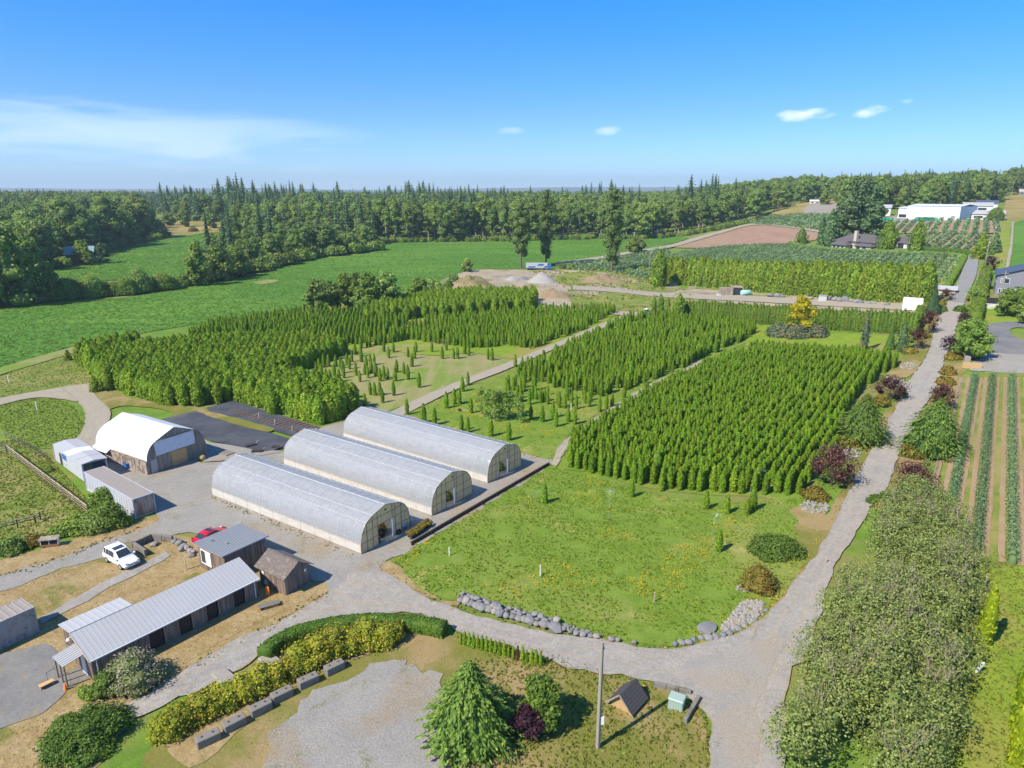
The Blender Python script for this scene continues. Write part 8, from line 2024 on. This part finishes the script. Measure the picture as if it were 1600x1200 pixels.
for i, (A, B) in enumerate(E0):
    def side(P, Q_, o):
        d = (Q_ - P); d.z = 0; d.normalize(); n_ = Vector((-d.y, d.x, 0)); return [P + n_ * o, (P + Q_) / 2 + n_ * o, Q_ + n_ * o]
    for o in (-.86, .86):
        if i == 0 and o < 0: continue
        ribbon('soil_strip', side(A, B, o - .30), side(A, B, o + .30), 'row_soil', .10, 2, .1, world_pts=True)
def slope_rows(px, a, b, spacing, label, group, h_=1.3, w_=1.2, nper=6, L=.9, seed=0, maxn=200):
    poly = [tuple(p[:2]) for p in px_ground(smooth_line(px))]; A, B = at(*a), at(*b); d = Vector((B.x - A.x, B.y - A.y)).normalized(); n_ = Vector((-d.y, d.x)); k = 0; c = 0
    vs = [p[0] * n_.x + p[1] * n_.y for p in poly]; us = [p[0] * d.x + p[1] * d.y for p in poly]; v = min(vs) + spacing / 2
    while v < max(vs) and c < maxn:
        run = None; u = min(us)
        while u <= max(us) + 2:
            x, y = d.x * u + n_.x * v, d.y * u + n_.y * v; ins = inside((x, y), poly)
            if ins and run is None: run = (x, y)
            if run is not None and not ins:
                ln = math.dist(run, (x, y))
                if ln > 8: berry_row(run, (x, y), h_, w_, int(ln * nper), L, label, group, seed=seed + c); c += 1
                run = None
            u += 2
        v += spacing
    print(label, c)
slope_rows(UPPER, (1495, 402), (1465, 447), 3.0, 'blueberry row on the slope behind the tall hedge', 'blueberry rows behind the tall hedge', 1.4, 1.9, 9, .8, 100)
slope_rows(LOWBERRY, (1030, 395), (960, 420), 3.2, 'blueberry row in the low field beside the tallest poplar', 'blueberry rows beside the poplar', 1.4, 1.9, 6, 1.0, 300)
slope_rows(BERRY2, (1500, 342), (1490, 364), 4.6, 'blueberry row below the white warehouse', 'blueberry rows below the warehouse', 1.8, 2.2, 5, 1.3, 400)
slope_rows(BERRY3, (1500, 367), (1470, 390), 4.0, 'blueberry row between garage and asphalt lane', 'blueberry rows beside the garage', 1.6, 2.0, 6, 1.2, 500)
slope_rows(BERRY4, (1255, 338), (1210, 350), 5.0, 'blueberry row on the far slope left of the dark conifers', 'blueberry rows on the far slope', 1.8, 2.8, 4, 1.6, 600)

# ------------------------------------------------------------------ woods
WOODS = [[(585, 378), (700, 377), (800, 376), (930, 372), (1010, 373), (1080, 364), (1130, 356), (1180, 345), (1215, 330), (1240, 319), (1300, 309), (1340, 303), (1345, 297.3), (190, 297.3), (225, 330), (300, 346), (350, 347), (360, 370), (400, 374), (480, 376)],
         [(1310, 328), (1350, 331), (1400, 329), (1450, 326), (1490, 322), (1560, 318), (1566, 306), (1560, 296), (1500, 292), (1420, 290), (1330, 296), (1300, 312)],
         [(1572, 304), (1640, 306), (1700, 300), (1700, 280), (1600, 284), (1560, 296)],
         [(-200, 430), (-40, 424), (55, 424), (125, 402), (172, 386), (250, 368), (228, 352), (190, 297.3), (-300, 297.3)],
         [(298, 438), (340, 429), (390, 423), (430, 414), (480, 402), (520, 397), (585, 389), (575, 379), (480, 375), (395, 372), (352, 388), (318, 420)],
         [(-200, 480), (-60, 478), (60, 470), (40, 440), (-60, 430), (-200, 440)]]
spots = []
g_ = random.Random(99); Y = 230.0
while Y < 4200:
    sp = max(7.5, .0175 * Y); X = -1.15 * Y
    while X < 1.1 * Y:
        x, y = X + g_.uniform(-.45, .45) * sp, Y + g_.uniform(-.5, .5) * sp * 1.3
        z = elev(x, y); px, py = proj(x, y, z)
        for wi, w in enumerate(WOODS):
            if inside((px, py), w): spots.append((math.hypot(x, y), x, y, z, wi, px, py)); break
        X += sp
    Y += max(7.0, .024 * Y)
spots.sort(); print('wood spots', len(spots))
firs, broads, slims = [], [], []
for d, x, y, z, wi, px, py in spots:
    n = mnoise.noise(Vector((x * .008, y * .008, 1))) + g_.uniform(-.35, .35)
    firness = {0: (.12 if px < 720 else -.15) - (.25 if px > 1000 else 0), 1: -.2, 2: -.3, 3: -.35, 4: -.35, 5: -.8}[wi] + (.15 if py < 340 and px < 800 else 0)
    hv = .86 + .42 * mnoise.noise(Vector((x * .013, y * .013, 6)))
    front = wi == 0 and px > 585 and py > 366 - max(0, px - 1000) * .18
    if wi == 0 and 220 < px < 600 and py < 362: firness += .22
    if front: (slims if g_.random() < .75 else broads).append((x, y, z, g_.uniform(22, 29), wi))
    elif n + firness > .12: firs.append((x, y, z, hv * (g_.uniform(22, 40) if d < 950 else g_.uniform(17, 29)) if wi in (0,) else g_.uniform(20, 30), wi))
    elif g_.random() < .2: slims.append((x, y, z, g_.uniform(18, 27) if wi != 4 else g_.uniform(10, 18), wi))
    else: broads.append((x, y, z, (g_.uniform(18, 27) if wi != 4 else g_.uniform(9, 18)) if wi not in (1, 2) else g_.uniform(17, 26), wi))
WHERE = {0: 'in the main wood behind the green field', 1: 'on the hill crest behind the warehouse', 2: 'at the top of the golden slope', 3: 'in the left-hand wood by the teal-roofed house', 4: 'in the copse between the two green fields', 5: 'at the left frame edge before the green field'}
def plant(lst, protos, name, adj, h0, lim, stuff_name, wk=1.0):
    P = []
    for i, (x, y, z, h, wi) in enumerate(lst):
        s_ = h / h0; w_ = s_ * g_.uniform(.85, 1.15) * wk
        if i < lim:
            o = link(name, protos[g_.randrange(len(protos))], None, (x, y, z), g_.uniform(0, 6.28)); o.scale = (w_, w_, s_); px = proj(x, y, z)[0]; wh = WHERE[wi] if wi else ('in the wood beyond the dry field' if px < 470 else 'in the main wood left of the poplars' if px < 790 else 'in the main wood behind the poplars' if px < 1000 else 'in the wood climbing behind the red field'); wh += ' edge' if False else ''; tag(o, '%s %s' % (adj, wh), 'tree', '%ss %s' % (name.replace('_', ' '), wh))
        else: P.append((x, y, z, w_, w_, s_))
    if P:
        P = np.array(P); scatter(stuff_name, P[:, :3], protos, P[:, 3:], seed=len(P), label='far woods of %ss behind the fields' % name.replace('_', ' '), cat='woods')
    print(name, len(lst))
plant(firs, FIR, 'fir_tree', 'dark pointed fir', 30, 290, 'fir_woods')
plant(broads, BROAD, 'broadleaf_tree', 'round-crowned broadleaf tree', 24, 290, 'broadleaf_woods')
plant(slims, SLIM, 'alder_tree', 'slim pale-stemmed alder', 25, 290, 'alder_woods', 1.05)
# undergrowth along the wood edges and the hedgerow between the fields
def edge_bushes(px, n, h0, h1, seed, mats=('broad_leaf', 'bright_leaf'), wide=6):
    P = polyline_points(px, .5); g = random.Random(seed); out = []
    for k in range(n):
        p = P[g.randrange(len(P))]; x, y = p.x + g.gauss(0, wide * .4), p.y + g.uniform(0, wide); out.append((x, y, elev(x, y) - .3))
    for m_ in mats:
        for i in range(2): BUSHES.setdefault((m_, i), bush_mesh(m_, i))
    hs = np.random.default_rng(seed).uniform(h0, h1, n) / 1.5; ws = hs * np.random.default_rng(seed + 1).uniform(.55, .9, n)
    scatter('undergrowth', np.array(out), [BUSHES[(m_, i)] for m_ in mats for i in range(2)], np.stack([ws, ws, hs], 1), seed=seed, label='bushy undergrowth along the wood edge', cat='undergrowth')
edge_bushes([(585, 379), (700, 377.5), (800, 376.5), (930, 373), (1010, 373), (1080, 366), (1180, 347)], 240, 2, 5, 31)
edge_bushes([(300, 440), (390, 426), (480, 404), (585, 391)], 130, 3, 8, 32)
edge_bushes([(60, 426), (125, 404), (172, 388), (255, 370)], 90, 3, 7, 33)
HB = [(62, 472), (84, 470), (104, 468), (124, 466), (142, 465), (160, 463), (178, 462), (196, 461), (214, 458), (232, 456), (250, 454), (266, 452), (284, 448), (300, 446), (318, 442), (40, 474), (20, 477)]
for i, px in enumerate(HB):
    p = at(*px); h_ = (4.6, 6.2, 8.0, 5.4, 7.0, 4.8)[i % 6]; bush('hedgerow_bush', 'bushy tree in the hedgerow between the two green fields', 'bush', (p.x, p.y + 2, p.z - .3), h_ * 1.35, h_ * 1.15, ('broad_leaf', 'bright_leaf', 'broad_leaf')[i % 3], i, 'bushes of the hedgerow', None, i)
for px, top, w_, lb in (((18, 478), 352, 84, 'tall cottonwood at the left frame edge before the field'), ((48, 474), 392, 46, 'shorter dark tree beside the tall cottonwood at the left edge'), ((-30, 480), 340, 90, 'tall cottonwood just outside the left frame edge'), ((84, 470), 408, 26, 'thin leaning tree in the hedgerow'), ((312, 446), 380, 34, 'pale willow at the near end of the copse'), ((345, 438), 385, 46, 'dark full tree at the near end of the copse'), ((372, 432), 388, 40, 'pale green tree in the front of the copse'), ((545, 394), 366, 44, 'rounded bush tree at the far tip of the copse'), ((512, 398), 350, 26, 'slim yellowish tree with bare stem in the copse'), ((220, 372), 310, 60, 'large full tree at the end of the left wood'), ((175, 386), 308, 66, 'large dark tree behind the teal-roofed house'), ((110, 396), 312, 70, 'large tree left of the one behind the teal-roofed house'), ((246, 371), 342, 34, 'low dark tree at the tip of the left wood')):
    px_tree('broadleaf_tree', lb, 'tree', px, top, w_, br('broad_leaf' if 'pale' not in lb else 'bright_leaf', 1500, 1.3, .85, 13, .08), tr, 600 + px[0] % 90)

# ------------------------------------------------------------------ low cover
P = fill(CROP, 60000, 41); P = P[np.hypot(P[:, 0], P[:, 1]) < 620]
scatter('crop_plants', P, CLUMP, rng.uniform(.4, .95, len(P)), seed=41, label='leafy green crop filling the large field', cat='crop')
P = fill(FARCROP, 9000, 42); scatter('crop_plants', P, CLUMP, rng.uniform(.7, 1.3, len(P)), seed=42, label='leafy green crop of the far field', cat='crop')
P = fill(MEADOW, 26000, 43); P = np.concatenate([noise_keep(P, .3, -.24, 14, .1)]); P = np.concatenate([P, fill([(625, 652), (720, 608), (800, 577), (985, 493), (1180, 505), (1110, 560), (1000, 612), (900, 668), (862, 722), (700, 668)], 14000, 44)])
BARE = [[tuple(p[:2]) for p in px_ground(smooth_line(q))] for q in ([(1238, 792), (1270, 794), (1292, 803), (1282, 838), (1266, 872), (1250, 850), (1246, 815)], [(592, 890), (604, 880), (628, 886), (640, 905), (660, 920), (690, 938), (720, 944), (700, 947), (650, 924), (615, 906)])]
for b_ in BARE: P = P[~np_inside(P, b_)]
scatter('meadow_weeds', P, TUFT + WEED, rng.uniform(.3, .75, len(P)), seed=43, label='lush weeds and grass of the lawn', cat='grass')
P = np.concatenate([noise_keep(fill(MEADOW, 4200, 45), .14, .22, 9, .12), noise_keep(fill([(645, 652), (860, 722), (985, 640), (1000, 600), (860, 600), (720, 612)], 4200, 46), .22, .22, 3, .05)])
scatter('flowers', P, FLOWER, rng.uniform(.7, 1.3, len(P)), seed=46, label='patches of orange and yellow flowers in the grass', cat='flowers')
dry = [fill([(0, 932), (150, 885), (230, 850), (320, 860), (440, 890), (500, 918), (380, 985), (300, 1030), (200, 1092), (60, 1200), (-60, 1150)], 7000, 47), fill([(420, 1040), (620, 985), (760, 1004), (960, 1058), (1100, 1125), (1105, 1200), (420, 1200)], 8000, 48), fill([(1296, 800), (1340, 742), (1400, 625), (1372, 690), (1318, 800), (1262, 902), (1215, 952)], 1500, 49), fill([(1395, 740), (1461, 612), (1484, 548), (1500, 600), (1440, 740)], 1500, 50)]
P = np.concatenate(dry)
PARK = [tuple(p[:2]) for p in px_ground(smooth_line([(420, 1220), (450, 1120), (500, 1080), (560, 1050), (620, 1030), (650, 1045), (690, 1058), (700, 1130), (690, 1220)]))]
PADS = [tuple(p[:2]) for p in px_ground([(-120, 1040), (0, 1022), (80, 1008), (96, 1040), (110, 1060), (100, 1085), (60, 1118), (0, 1140), (-120, 1190)])]
for b_ in (PARK, PADS): P = P[~np_inside(P, b_) | (np.random.default_rng(1).uniform(0, 1, len(P)) < .06)]
P = noise_keep(P, .7, -.25, 6, .3)
scatter('dry_grass', P, DRYTUFT, rng.uniform(.2, .55, len(P)), seed=47, label='tufts of dry grass on the yard and verges', cat='grass')
P = np.concatenate([fill([(-60, 720), (12, 708), (138, 805), (60, 845), (-60, 870)], 6000, 51), fill([(0, 690), (60, 700), (150, 800), (140, 815), (20, 712)], 2500, 52), fill([(0, 634), (93, 624), (132, 660), (100, 696), (20, 690)], 4000, 53), fill([(0, 588), (100, 556), (158, 590), (60, 611), (0, 622)], 3000, 54), fill([(1480, 895), (1600, 900), (1640, 1200), (1450, 1200)], 4500, 55), fill([(760, 1004), (960, 1058), (1100, 1125), (1105, 1200), (760, 1200)], 3000, 56)])
scatter('grass', P, PTUFT, rng.uniform(.4, 1.0, len(P)), seed=51, label='rough green grass of paddock, pastures and lawns', cat='grass')
P = fill([(740, 445), (832, 425), (960, 430), (1060, 450), (1180, 460), (1420, 474), (1300, 482), (1085, 468), (960, 460), (850, 462)], 420, 71); scatter('debris', P, ROCKS, rng.uniform(.3, 1.3, len(P)), seed=71, label='loose stones and debris on the bare ground before the tall hedge', cat='debris')
P = fill([(832, 425), (870, 418), (960, 424), (1060, 446), (1085, 466), (1000, 490), (900, 478), (870, 440)], 2600, 72); P = noise_keep(P, .09, -.02, 5, .1); scatter('tall_weeds', P, TUFT + DRYTUFT, rng.uniform(1.2, 2.8, len(P)), seed=72, label='tall weeds on the bare ground', cat='weeds')
# weeds breaking the edges of the gravel
ed = []
for px, n in (([(590, 890), (620, 906), (700, 946), (830, 983), (960, 1004), (1060, 1012), (1150, 990), (1240, 912), (1310, 802), (1362, 702), (1411, 616)], 900), ([(714, 988), (850, 1033), (960, 1058), (1060, 1083), (1106, 1125)], 350), ([(330, 778), (440, 822), (560, 870)], 160), ([(206, 1096), (300, 1042), (442, 970), (512, 927)], 260), ([(0, 900), (75, 880), (160, 846), (215, 826)], 160)):
    Q_ = polyline_points(px, .25)
    for k in range(n): q = Q_[rnd.randrange(len(Q_))]; x, y = q.x + rnd.gauss(0, .35), q.y + rnd.gauss(0, .35); ed.append((x, y, elev(x, y)))
scatter('edge_weeds', np.array(ed), PTUFT + DRYTUFT, rng.uniform(.4, 1.0, len(ed)), seed=60, label='weeds along the gravel edges', cat='weeds')

# ------------------------------------------------------------------ air
mb = MB(); mb.box(-12500, 12500, -12500, 12500, -1.5, 260)
hz = mb.build('haze', [])
t = NT('haze_air'); v = t.n('ShaderNodeVolumePrincipled')
v.inputs['Color'].default_value = (0.72, 0.87, 1.0, 1); v.inputs['Density'].default_value = 0.00013; v.inputs['Anisotropy'].default_value = 0.1
t.l(v.outputs[0], t.out.inputs['Volume']); hz.data.materials.clear(); hz.data.materials.append(t.m)
tag(hz, 'thin summer haze over the valley', 'haze', None, 'stuff')
